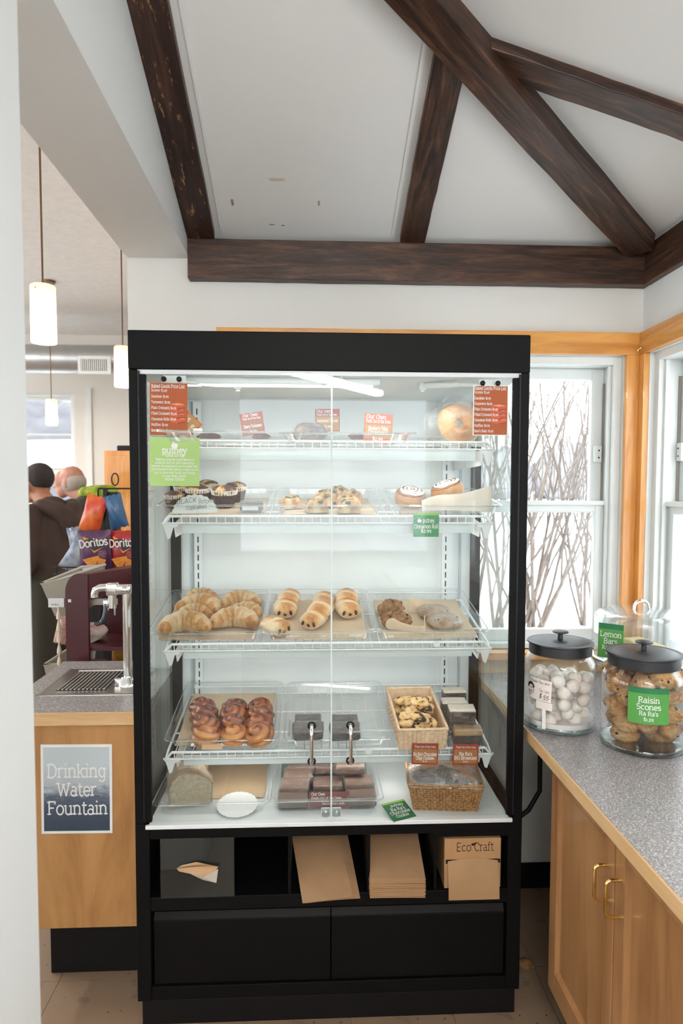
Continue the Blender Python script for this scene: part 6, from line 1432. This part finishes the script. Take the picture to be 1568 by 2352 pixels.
# orange cupboard far right
oc = onY(240, 1135, 4.2); o2_ = onY(290, 1035, 4.2)
cbd = thing('pine_cupboard', 'orange pine cupboard far back in the shop behind the snack rack', 'cupboard', T(oc.x, 4.2, 0))
obj('body', MB().box(0, .9, 0, .4, 0, o2_.z), PINEV, cbd, smooth=False, bevel=.004)
obj('door', MB().box(.02, .44, -.015, 0, .1, o2_.z-.04), PINEV, cbd, smooth=False, bevel=.004)
obj('speaker_box', MB().rbox(.10, .30, .05, .25, o2_.z, o2_.z+.05, .01), BLACKM, label='dark box standing on the pine cupboard', cat='box', M=T(oc.x, 4.2, 0))

# ------------------------------------------------------------------ burgundy stand with bins
BURG = plain('burgundy_laminate', (.062, .0022, .0065), .4, scale=6, coat=.1)
BINM = glassy('cloudy_bin_plastic', (.80, .80, .76), .06, .5, 2.5, .1, milk=.42, milkcol=(.62, .58, .50))
ra, rb_ = onY(148, 1318, .82), onY(205, 1520, .82)
cs = thing('candy_stand', 'burgundy display stand with rounded top behind the water counter', 'stand', T(0, .82, 0))
x0, x1, zt = ra.x, rb_.x, ra.z
n = 10; arc_ = [(x0+.055-.055*math.cos(PI/2*i/n), zt-.075+.075*math.sin(PI/2*i/n)) for i in range(n+1)]
obj('end_panel', MB().prism([(x0, .0)]+arc_+[(x1, zt), (x1, .0)][0:2], 0, .02), BURG, cs, smooth=False, bevel=.002)
obj('back_board', MB().box(x1-.02, x1+.20, .30, .32, 0, zt-.02), BURG, cs, smooth=False)
obj('top_board', MB().add([(x0+.05, .02, zt-.004), (x1, .02, zt-.004), (x1+.20, .30, zt+.004), (x0+.2, .30, zt+.004), (x0+.05, .02, zt-.11), (x1, .02, zt-.11), (x1+.20, .30, zt-.075), (x0+.2, .30, zt-.075)], [(0, 1, 2, 3), (7, 6, 5, 4), (0, 4, 5, 1), (1, 5, 6, 2), (2, 6, 7, 3), (3, 7, 4, 0)]), BURG, cs, smooth=False)
for z in (.60, .78, .90): obj('shelf', MB().box(x0, x1+.20, .02, .30, z, z+.015), BURG, cs, smooth=False)
obj('price_sticker', MB().box(x0+.012, x0+.024, -.001, 0, zt-.115, zt-.103), CARDB, cs, smooth=False)
obj('trim_strip', MB().box(x1, x1+.10, .05, .06, zt-.135, zt-.11, T(0, 0, 0)), plain('grey_strip', (.42, .38, .33), .6), cs, smooth=False)
wp = onY(222, 1497, .95)
obj('wrapped_bread_bag', lumpy(.060, .04, .050, .2, 5, 101, 24, 14, .3), plain('white_red_wrapper', (.74, .68, .64), .4, var=(.60, .30, .26), scale=24), M=T(wp.x-.01, .95, .915) @ RY(-.4), ang=60, label='white and red snack packet on the burgundy stand', cat='packet')
def bin_(name, lb, pts_top, pts_bot, t=.003):
    # open tapered bin from its top and bottom rectangles
    a = MB().add(list(pts_top)+list(pts_bot), [(0, 1, 5, 4), (1, 2, 6, 5), (2, 3, 7, 6), (3, 0, 4, 7), (4, 5, 6, 7)])
    o = obj(name, a, BINM, smooth=False, label=lb, cat='bin')
    md = o.modifiers.new('solid', 'SOLIDIFY'); md.thickness = t
    obj('rim', MB().tube(pts_top, .006, 6, closed=True), plain('cloudy_rim', (.55, .52, .46), .3), o)
    return o
def rect(p, w_, d_): return [(p[0], p[1], p[2]), (p[0]+w_, p[1], p[2]), (p[0]+w_, p[1]+d_, p[2]+.055), (p[0], p[1]+d_, p[2]+.055)]
ta, tb2 = onY(95, 1340, .92), onY(125, 1415, .92)
b1 = bin_('plastic_bin', 'cloudy plastic bin tilted on the burgundy stand, upper one', [(ta.x, .92, ta.z), (ta.x+.12, .92, ta.z+.03), (ta.x+.20, 1.12, ta.z+.055), (ta.x+.10, 1.12, ta.z+.045)], [(tb2.x, .93, tb2.z), (tb2.x+.06, .93, tb2.z), (tb2.x+.12, 1.10, tb2.z+.02), (tb2.x+.06, 1.10, tb2.z+.02)])
ta, tb2 = onY(102, 1527, .95), onY(115, 1575, .95)
b2 = bin_('plastic_bin', 'cloudy plastic bin near the floor beside the burgundy stand, lower one', [(ta.x, .95, ta.z), (ta.x+.10, .95, ta.z+.01), (ta.x+.16, 1.12, ta.z+.04), (ta.x+.06, 1.12, ta.z+.04)], [(tb2.x, .96, tb2.z-.06), (tb2.x+.08, .96, tb2.z-.06), (tb2.x+.12, 1.10, tb2.z-.05), (tb2.x+.05, 1.10, tb2.z-.05)])
lq = onY(129, 1395, .915)
obj('bin_label', MB().box(-.032, .032, 0, .001, 0, .038), CARDB, M=T(lq.x, .915, lq.z), smooth=False, label='white price label on the upper cloudy bin', cat='label')
bc = MB()
for i, w_ in enumerate((2, 1, 2, 1, 3, 1, 2, 1, 1)): bc.box(-.018+i*.0034, -.018+i*.0034+.0008*w_, -.0004, -.0002, .008, .015)
obj('bar_code', bc, BLACKINK, bpy.data.objects['bin_label'], smooth=False)
cq = onY(134, 1393, .90)
st_m = MB(); st_m.tube([(0, 0, 0), (0, 0, -.26)], .004, 6)
for i in range(5): z = -.02-i*.048; st_m.lathe([(.005, z), (.010, z-.020), (.010, z-.032), (.005, z-.033)], 8)
obj('clip_strip', st_m, plain('cream_plastic', (.70, .60, .47), .5), M=T(cq.x, .90, cq.z), label='cream plastic clip strip hanging below the white price label', cat='clip strip')

# ------------------------------------------------------------------ snack rack with bags
rk = thing('snack_rack', 'black wire snack rack with a loop on top behind the burgundy stand', 'rack', T(0, 0, 0))
pr_ = onY(262, 1130, 1.5)
obj('pole', MB().cyl((pr_.x, 1.5, 0), (pr_.x, 1.5, pr_.z), .014, 12), BLACKM, rk)
lp = onY(264, 1101, 1.5)
obj('loop', MB().tube([(lp.x+.017*math.cos(a*PI/10), 1.5, lp.z+.030*math.sin(a*PI/10)) for a in range(20)], .0035, 6, closed=True), BLACKM, rk)
tr = onY(225, 1122, 1.46)
obj('top_frame', MB().tube([(tr.x, 1.46, tr.z-.10), (tr.x, 1.46, tr.z-.004), (tr.x+.006, 1.46, tr.z), (tr.x+.20, 1.44, tr.z)], .004, 6).rbox(pr_.x-.025, pr_.x+.025, 1.47, 1.53, pr_.z-.05, pr_.z, .004), BLACKM, rk)
wz = onY(120, 1303, 1.32); wz2 = onY(120, 1320, 1.32)
wf = MB()
for z in (wz.z, wz2.z): wf.tube([(wz.x, 1.50, z), (wz.x, 1.33, z), (wz.x+.02, 1.32, z), (wz.x+.42, 1.32, z-.004)], .0035, 6)
for i in range(9): wf.tube([(wz.x+.02+i*.05, 1.32, wz.z), (wz.x+.02+i*.05, 1.32, wz2.z), (wz.x+.02+i*.05, 1.50, wz2.z)], .002, 5)
obj('basket_wires', wf, BLACKM, rk)
obj('mid_post', MB().box(tr.x+.025, tr.x+.045, 1.455, 1.475, 0, tr.z), BLACKM, rk, smooth=False)
def chip_bag(name, lb, px, py, Y, w_, h_, cols, tilt=0, lean=.1, turn=0, decor=None):
    c = onY(px, py, Y)
    def g(side):
        def f(u, v):
            x = (u-.5)*w_*(1-.06*math.sin(PI*v)); e = math.sin(PI*v)**.6*math.sin(PI*min(max(u, 0), 1))**.5
            return (x, side*(.001+.026*e+.002*math.sin(17*u+9*v)), v*h_+.003*math.sin(23*u)*(1 if v in (0, 1) else 0))
        return f
    mb = MB().grid(13, 13, g(-1)).grid(13, 13, g(1))
    mt = plain(name+str(cols[0]), cols[0], .32, var=cols[1], scale=cols[2], coat=.3)
    o = obj('snack_bag', mb, mt, M=T(c.x, Y, c.z) @ RY(tilt) @ RZ(turn) @ RX(lean), label=lb, cat='snack bag', group='snack bags on the wire rack', ang=60)
    if decor: decor(o, w_, h_)
    return o
WI = plain('pale_bag_ink', (.78, .74, .68), .4)
CHIPC = plain('printed_chip', (.78, .30, .03), .5, var=(.62, .20, .02), scale=60); FLAME = plain('printed_flame', (.80, .30, .04), .5); BKI = plain('printed_black', (.03, .02, .03), .5)
def doritos(o, w_, h_):
    y = -.0305
    def poly(mt, pts, dy=0, nm='printed_shape'): obj(nm, MB().add([(x*w_, y-dy, z*h_) for x, z in pts], [tuple(range(len(pts)))]), mt, o, smooth=False)
    poly(BKI, [(-.32, .86), (.05, .80), (.36, .72), (.10, .50)]); poly(FLAME, [(-.30, .88), (-.10, .82), (-.26, .80)], .0002); poly(FLAME, [(-.08, .60), (.02, .50), (.30, .64), (.03, .545)], .0002)
    obj('lettering', text_mb(MB(), 'Doritos', .02*w_, .655*h_, .165*h_, 'c', 1.25, False, y-.0006, 0, .10, maxw=w_*.86), WI, o, smooth=False)
    text = MB()
    for i, t in enumerate(('SPICY', 'SWEET', 'CHILI')): text_mb(text, t, .26*w_, (.50-i*.055)*h_, .045*h_, 'c', 1.0, False, y-.0004, maxw=w_*.26)
    obj('lettering', text, plain('mauve_ink', (.45, .22, .28), .5), o, smooth=False)
    poly(CHIPC, [(-.34, .36), (.0, .42), (.16, .44), (.05, .22), (-.08, .10)]); poly(CHIPC, [(.12, .40), (.36, .34), (.22, .12), (.06, .08)], .0003)
chip_bag('purple', 'purple tortilla chip bag at the front of the wire rack', 223, 1318, 1.36, .158, .212, ((.085, .022, .085), (.065, .015, .06), 12), -.03, .06, 0, doritos)
def doritos_r(o, w_, h_): doritos(o, w_, h_)
chip_bag('red', 'red tortilla chip bag beside the purple one, cut off by the wall', 284, 1318, 1.38, .150, .212, ((.42, .012, .012), (.30, .01, .01), 12), .04, .05, 0, doritos_r)
chip_bag('orange', 'red and orange bag leaning high on the wire rack', 203, 1222, 1.44, .105, .185, ((.62, .02, .015), (.72, .18, .03), 16), .30, .05, 0)
chip_bag('blue', 'blue and silver bag tilted at the left end of the rack', 158, 1312, 1.40, .115, .20, ((.02, .085, .26), (.50, .52, .55), 11), .55, .1, .3)
chip_bag('blueback', 'blue bag with a white ring standing behind the tilted blue bag', 182, 1265, 1.46, .085, .12, ((.025, .07, .22), (.40, .42, .46), 16), -.15, .05, 0)
chip_bag('bluetall', 'dark blue bag hanging high at the right of the rack', 276, 1212, 1.44, .090, .165, ((.025, .085, .20), (.03, .11, .25), 10), -.22, .05, 0)
chip_bag('bluelow', 'blue bag low on the rack behind the faucet', 274, 1372, 1.40, .080, .12, ((.02, .06, .22), (.25, .27, .33), 22), .1, .05, 0)
chip_bag('stripe', 'red and white striped packet behind the clip strip', 136, 1478, 1.46, .060, .170, ((.45, .06, .03), (.55, .48, .42), 26), .22, .05, 0)
chip_bag('yellow', 'yellow packet behind the faucet stem', 277, 1522, 1.00, .075, .10, ((.55, .30, .02), (.30, .12, .02), 24), 0, .05, 0)

# ------------------------------------------------------------------ two customers
def blob(name, caps, mat, parent=None, M=None, vox=.014, smooth=6, **kw):
    # one continuous surface grown over tapered limbs
    mb = MB()
    for c in caps:
        (p, r0), (q, r1) = c[0], c[1]; p, q = Vector(p), Vector(q); n = max(2, int((q-p).length/(min(r0, r1)*.35))+1)
        for i in range(n):
            t = i/max(1, n-1); x = p.lerp(q, t); r = r0+(r1-r0)*t; s = c[2] if len(c) > 2 else (1, 1, 1)
            mb.sphere(x, r*s[0], r*s[1], r*s[2], 12, 8)
    o = obj(name, mb, mat, parent, M=M, **kw)
    m1 = o.modifiers.new('remesh', 'REMESH'); m1.mode = 'VOXEL'; m1.voxel_size = vox; m1.use_smooth_shade = True
    m2 = o.modifiers.new('smooth', 'SMOOTH'); m2.iterations = smooth; m2.factor = .5
    return o
SKIN = plain('skin', (.42, .19, .11), .5, var=(.38, .155, .085), scale=12); SKINP = plain('pale_skin', (.55, .28, .21), .5, var=(.48, .21, .15), scale=10)
def hand(c, s, d=(-1, 0, -.35)):
    c = Vector(c); d = Vector(d).normalized(); l = Vector((0, s, 0)); u = d.cross(l).normalized(); out = [((c, .024), (c+d*.045, .034), (1, 1.25, .7)), ((c+d*.045, .034), (c+d*.085, .034), (1, 1.25, .6))]
    for k, L in zip((-1.5, -.5, .5, 1.5), (.058, .070, .066, .050)):
        b = c+d*.095+l*(.019*k); e = b+d*L*.55+u*-.004; out += [((b, .0095), (e, .009)), ((e, .009), (e+d*L*.40+u*(-.018 if u.z > 0 else .018), .008))]
    t0 = c+d*.030-l*.030; t1 = t0+d*.030-l*.022; out += [((t0, .013), (t1, .0115)), ((t1, .0115), (t1+d*.028, .010))]
    return out
def person(lb, M, skin, shirt, pants, shoe, bow=.0, hs=1.0):
    # local frame: facing -x, z up
    hx, hz = -.155-bow*.5, 1.615-bow*.35
    H_ = lambda dx, dy, dz: (hx+dx*hs, dy*hs, hz+dz*hs)
    nb_ = (-.055, 0, 1.44)
    caps = [((H_(.015, 0, .020), .093), (H_(.030, 0, .035), .095), (1.05, .82, 1.0)), ((H_(-.035, 0, -.055), .060), (H_(-.050, 0, -.085), .040), (1, .95, 1)), ((H_(-.055, 0, -.005), .060), (H_(-.055, 0, .03), .062), (.9, .95, 1)),
            ((H_(-.098, 0, -.012), .012), (H_(-.118, 0, -.035), .014)), ((H_(-.098, 0, -.066), .014), (H_(-.100, 0, -.072), .013), (.8, 1.8, .7)), ((H_(-.085, -.03, .022), .014), (H_(-.085, .03, .022), .014), (1, 1, .8)),
            ((H_(.03, 0, -.06), .058), (nb_, .066), (1, 1, 1)), ((nb_, .07), ((0, 0, 1.30), .14), (.8, 1.15, 1)), (((0, 0, 1.30), .13), ((.01, 0, .98), .125), (.85, 1.2, 1))]
    for s in (-1, 1):
        caps += [((H_(.018, s*.078, -.005), .024), (H_(.022, s*.080, -.030), .018), (1, .45, 1.25))]
        sh, el, wr = (-.01, s*.19, 1.385), (.02, s*.245, 1.11), (-.20, s*.17, 1.02)
        caps += [((sh, .058), (el, .044)), ((el, .043), (wr, .029))] + hand(wr, s)
        hp_, kn_, an = (.01, s*.095, .92), (-.015, s*.10, .50), (.02, s*.105, .09)
        caps += [((hp_, .088), (kn_, .058)), ((kn_, .056), ((.02, s*.10, .34), .056)), (((.02, s*.10, .34), .056), (an, .038)), ((an, .040), ((-.12, s*.12, .04), .034))]
    p_ = blob('person', caps, skin, None, M, .010, 4, label=lb, cat='person')
    for s in (-1, 1):
        e = H_(-.092, s*.030, .006); obj('eye', MB().sphere(e, .010, .011, .010, 10, 8), plain('eye_white', (.6, .57, .54), .3), p_)
    # trousers and shoes
    tr_ = []
    for s in (-1, 1): tr_ += [(((.01, s*.09, .95), .118), ((-.015, s*.10, .50), .082), (1, .95, 1)), (((-.015, s*.10, .50), .082), ((.02, s*.105, .10), .072))]
    blob('trousers', tr_+[(((.01, -.05, .98), .125), ((.01, .05, .98), .125))], pants, p_, None, .016, 4)
    for s in (-1, 1): blob('shoe', [(((.045, s*.105, .048), .046), ((-.13, s*.125, .040), .040), (1, 1.05, .9))], shoe, p_, None, .012, 3)
    top = [(((-.03, 0, 1.42), .10), ((.0, 0, 1.28), .165), (.9, 1.2, 1)), (((.0, 0, 1.28), .160), ((.015, 0, 1.05), .150), (.95, 1.22, 1)), (((.015, 0, 1.05), .150), ((.01, 0, .90), .148), (.98, 1.22, 1)), (((-.02, -.15, 1.40), .075), ((-.02, .15, 1.40), .075))]
    for s in (-1, 1):
        sh, el, wr = (-.005, s*.20, 1.375), (.03, s*.255, 1.11), (-.19, s*.175, 1.025)
        top += [((sh, .088), (el, .074)), ((el, .074), (wr, .055))]
    blob('jacket', top, shirt, p_, None, .014, 5)
    return p_, H_
HOOD = plain('brown_fleece', (.060, .034, .027), .85, var=(.046, .026, .020), scale=8, bmp=.3, bscale=60)
a = onY(78, 1104, 2.4)
hb = -.155
p1, H_ = person('person in a dark cap and brown hooded sweatshirt seen from behind', T(a.x+.13, 2.40, -.005) @ RZ(-.55), SKIN, HOOD, plain('dark_olive_cotton', (.035, .03, .018), .8), BLACKR, 0.06)
hx, hz = -.185, 1.594
blob('cap', [((H_(.020, 0, .040), .098), (H_(.040, 0, .045), .099), (1.05, .86, .95)), ((H_(-.06, 0, .055), .075), (H_(-.04, 0, .06), .08), (1, 1, .7)), ((H_(-.10, 0, .050), .045), (H_(-.165, 0, .035), .030), (1, 1.5, .3))], plain('dark_cap_cloth', (.028, .020, .018), .8, scale=10), p1, None, .010, 3)
blob('beard', [((H_(-.05, -.045, -.05), .030), (H_(-.08, 0, -.088), .038)), ((H_(-.05, .045, -.05), .030), (H_(-.08, 0, -.088), .038)), ((H_(-.0, .062, -.03), .016), (H_(-.05, .05, -.055), .026)), ((H_(-.0, -.062, -.03), .016), (H_(-.05, -.05, -.055), .026))], plain('dark_beard', (.018, .011, .009), .9, scale=60), p1, None, .010, 3)
blob('hood', [(((.02, -.11, 1.455), .050), ((.10, -.05, 1.42), .062)), (((.10, -.05, 1.42), .062), ((.12, 0, 1.36), .070)), (((.12, 0, 1.36), .070), ((.10, .05, 1.42), .062)), (((.10, .05, 1.42), .062), ((.02, .11, 1.455), .050)), (((-.05, .10, 1.455), .034), ((.02, .11, 1.455), .046)), (((-.05, -.10, 1.455), .034), ((.02, -.11, 1.455), .046)), (((.13, 0, 1.36), .06), ((.12, 0, 1.28), .05), (1, 1.4, 1))], HOOD, p1, None, .013, 4)
a2 = onY(172, 1106, 3.4)
p2, H2 = person('bald person in an olive jacket with a bright green collar, head bowed', T(a2.x+.15, 3.40, .035) @ RZ(-.15), SKINP, plain('olive_jacket', (.055, .050, .028), .8, scale=8), plain('dark_jeans', (.03, .03, .04), .8), BLACKR, 0.12)
blob('grey_hair', [((H2(.036, 0, -.012), .094), (H2(.052, 0, .004), .094), (1.0, .93, .88))], plain('short_grey_hair', (.46, .40, .37), .9, scale=90), p2, None, .010, 3)
blob('green_hood', [(((-.03, -.10, 1.490), .052), ((.07, -.07, 1.485), .072)), (((.07, -.07, 1.485), .072), ((.09, .07, 1.485), .072)), (((.09, .07, 1.485), .072), ((-.03, .10, 1.490), .052))], plain('lime_fleece', (.42, .52, .04), .8, var=(.16, .24, .03), scale=26), p2, None, .012, 3)
# ================================================================== outside: snow, bare shrubs, far trees
SNOW = plain('fresh_snow', (.86, .88, .90), .8, scale=.6)
def snowf(u, v):
    x = -12+44*u; y = -14+ 110*v*v+6*v; return (x, y, .50+.10*math.sin(x*.9)*math.sin(y*.7)+.05*math.sin(2.3*x+y)+(0 if y < 20 else .0))
m = MB()
m.grid(60, 60, lambda u, v: (-.5+80*u, .95+120*v**2, .46+.06*math.sin(2.1*u*34)*math.cos(1.7*v*30)+.02*math.sin(9*u*7)))
m.grid(40, 30, lambda u, v: (1.55+30*u**1.5, -14+15.2*v, .46+.06*math.sin(2.1*u*34)*math.cos(1.7*v*30)))
obj('snow_field', m, SNOW, label='snow-covered field outside the windows', kind='structure')
m = MB().grid(30, 20, lambda u, v: (-14+13*u, 6.6+60*v**2, .60+.05*math.sin(30*u)*math.cos(20*v)))
obj('snow_field', m, SNOW, label='snow-covered yard outside the far window', kind='structure')
BARK = plain('grey_brown_bark', (.27, .215, .185), .9, var=(.19, .15, .125), scale=30)
def shrub(lb, base, n, h, spread, seed, r0=.03, lean=(0, 0)):
    rr = random.Random(seed); mb = MB(); tw = MB()
    def grow(p, d, L, r, lev):
        pts = [p]; rs = [r]; k = 5; q = Vector(p); dd = Vector(d)
        for i in range(k):
            dd = (dd+Vector((rr.uniform(-.16, .16), rr.uniform(-.16, .16), rr.uniform(-.02, .16)))).normalized(); q = q+dd*(L/k); pts.append(q.copy()); rs.append(r*(1-.55*(i+1)/k))
            if lev < 3 and i >= (1 if lev else 0) and rr.random() < (.85 if lev < 2 else .6):
                s = Vector((rr.uniform(-1, 1), rr.uniform(-.8, .8), rr.uniform(.2, 1.0))).normalized()
                grow(q.copy(), (dd*.75+s*.65).normalized(), L*rr.uniform(.40, .68), rs[-1]*.62, lev+1)
        (mb if lev < 1 else tw).tube(pts, rs, 6 if lev < 2 else 4, caps=False)
    for i in range(n):
        a = rr.uniform(0, 2*PI); d = Vector((spread*math.cos(a)+lean[0], spread*.6*math.sin(a)+lean[1], 1)).normalized()
        grow(Vector(base)+Vector((rr.uniform(-.12, .12), rr.uniform(-.12, .12), 0)), d, h*rr.uniform(.7, 1.1), r0*rr.uniform(.6, 1.1), 0)
    root = thing('bare_shrub', lb, 'shrub', T(0, 0, 0), group='bare shrubs in the snow')
    obj('stems', mb, BARK, root); obj('twigs', tw, BARK, root, kind='stuff')
    return root
b1 = onY(1215, 1450, 3.0); b2 = onY(1335, 1462, 3.2); b3 = onY(1120, 1440, 2.8)
shrub('bare many-stemmed shrub in the snow behind the powdered cookie jar', (b1.x, 3.0, .47), 11, 1.95, .42, 5, .015)
shrub('slender bare shrub in the snow beside the window frame', (b2.x, 3.2, .47), 6, 1.7, .35, 9, .015, (.12, 0))
shrub('bare shrub in the snow seen through the side glass of the case', (b3.x, 2.8, .47), 9, 1.9, .42, 14, .015)
shrub('bare shrub in the snow outside the right window', (3.6, .6, .47), 8, 1.6, .45, 21, .018)
# long twigs reaching up past the sill line
# far belt of bare woods
WOODS = plain('hazy_woods', (.30, .285, .30), .95, var=(.40, .385, .40), scale=.3)
rr = random.Random(3)
for i in range(26):
    x = 6+i*2.6+rr.uniform(-.3, .3); y = (74, 82, 90)[i % 3]; hgt = rr.uniform(5.0, 9.5)
    mb = lumpy(3.4, 2.2, hgt*.5, .22, 6, 200+i, 20, 16, 0, True)
    t_ = thing('distant_tree', 'hazy bare tree in the belt of woods beyond the snow', 'tree', T(x, y, .42), group='distant trees beyond the snow')
    obj('crown', mb, WOODS, t_, ang=80); obj('trunk', MB().tube([(0, 0, 0), (.2, 0, hgt*.5), (.1, 0, hgt*.9)], [.35, .25, .08], 6), BARK, t_)
# snowy shed beyond the far window
sh = thing('snowy_shed', 'long shed with a snow-covered roof outside the far shop window', 'building', T(-7.2, 11.5, .55))
obj('wall', MB().box(-4, 5, 0, 2.5, 0, 1.25), plain('grey_clapboard', (.15, .16, .185), .8), sh, smooth=False)
obj('roof', MB().add([(-4.3, -.4, 1.15), (5.3, -.4, 1.35), (5.3, 1.4, 1.95), (-4.3, 1.4, 1.75), (-4.3, -.4, 1.32), (5.3, -.4, 1.55), (5.3, 1.4, 2.15), (-4.3, 1.4, 1.95)], [(3, 2, 1, 0), (4, 5, 6, 7), (0, 1, 5, 4), (1, 2, 6, 5), (2, 3, 7, 6), (3, 0, 4, 7)]), SNOW, sh, smooth=False)
m = MB().grid(40, 16, lambda u, v: (-60+60*u, 30+20*v, .5+(6.5+1.2*math.sin(9*u)+.8*math.sin(31*u))*math.sin(PI*min(v*1.0, .5))+.35*math.sin(90*u+20*v)))
obj('wooded_hill', m, plain('bare_woods', (.13, .125, .14), .95, var=(.19, .18, .195), scale=.8), label='grey wooded hill outside the far shop window', kind='structure')
# ------------------------------------------------------------------ lamp of the front room (seen only as a streak in the glass)
la, lb_ = onZ(640, 852, 2.40), onZ(872, 910, 2.40); la.y, lb_.y = -la.y, -lb_.y
lm_ = (la+lb_)/2; ld = lb_-la; LL = ld.length/2
cl = thing('overhead_light', 'long white suspended light of the front room, behind the viewer', 'lamp', T(lm_.x, lm_.y, 2.40) @ RZ(math.atan2(ld.y, ld.x)))
obj('tube', MB().rbox(-LL, LL, -.045, .045, 0, .05, .018), plain('lit_diffuser', (.9, .9, .88), .4, emit=((1, .95, .88), 26.0)), cl)
for x in (-.5, .5): obj('suspension', MB().cyl((x, 0, .05), (x, 0, .50), .004, 6), STEEL, cl)
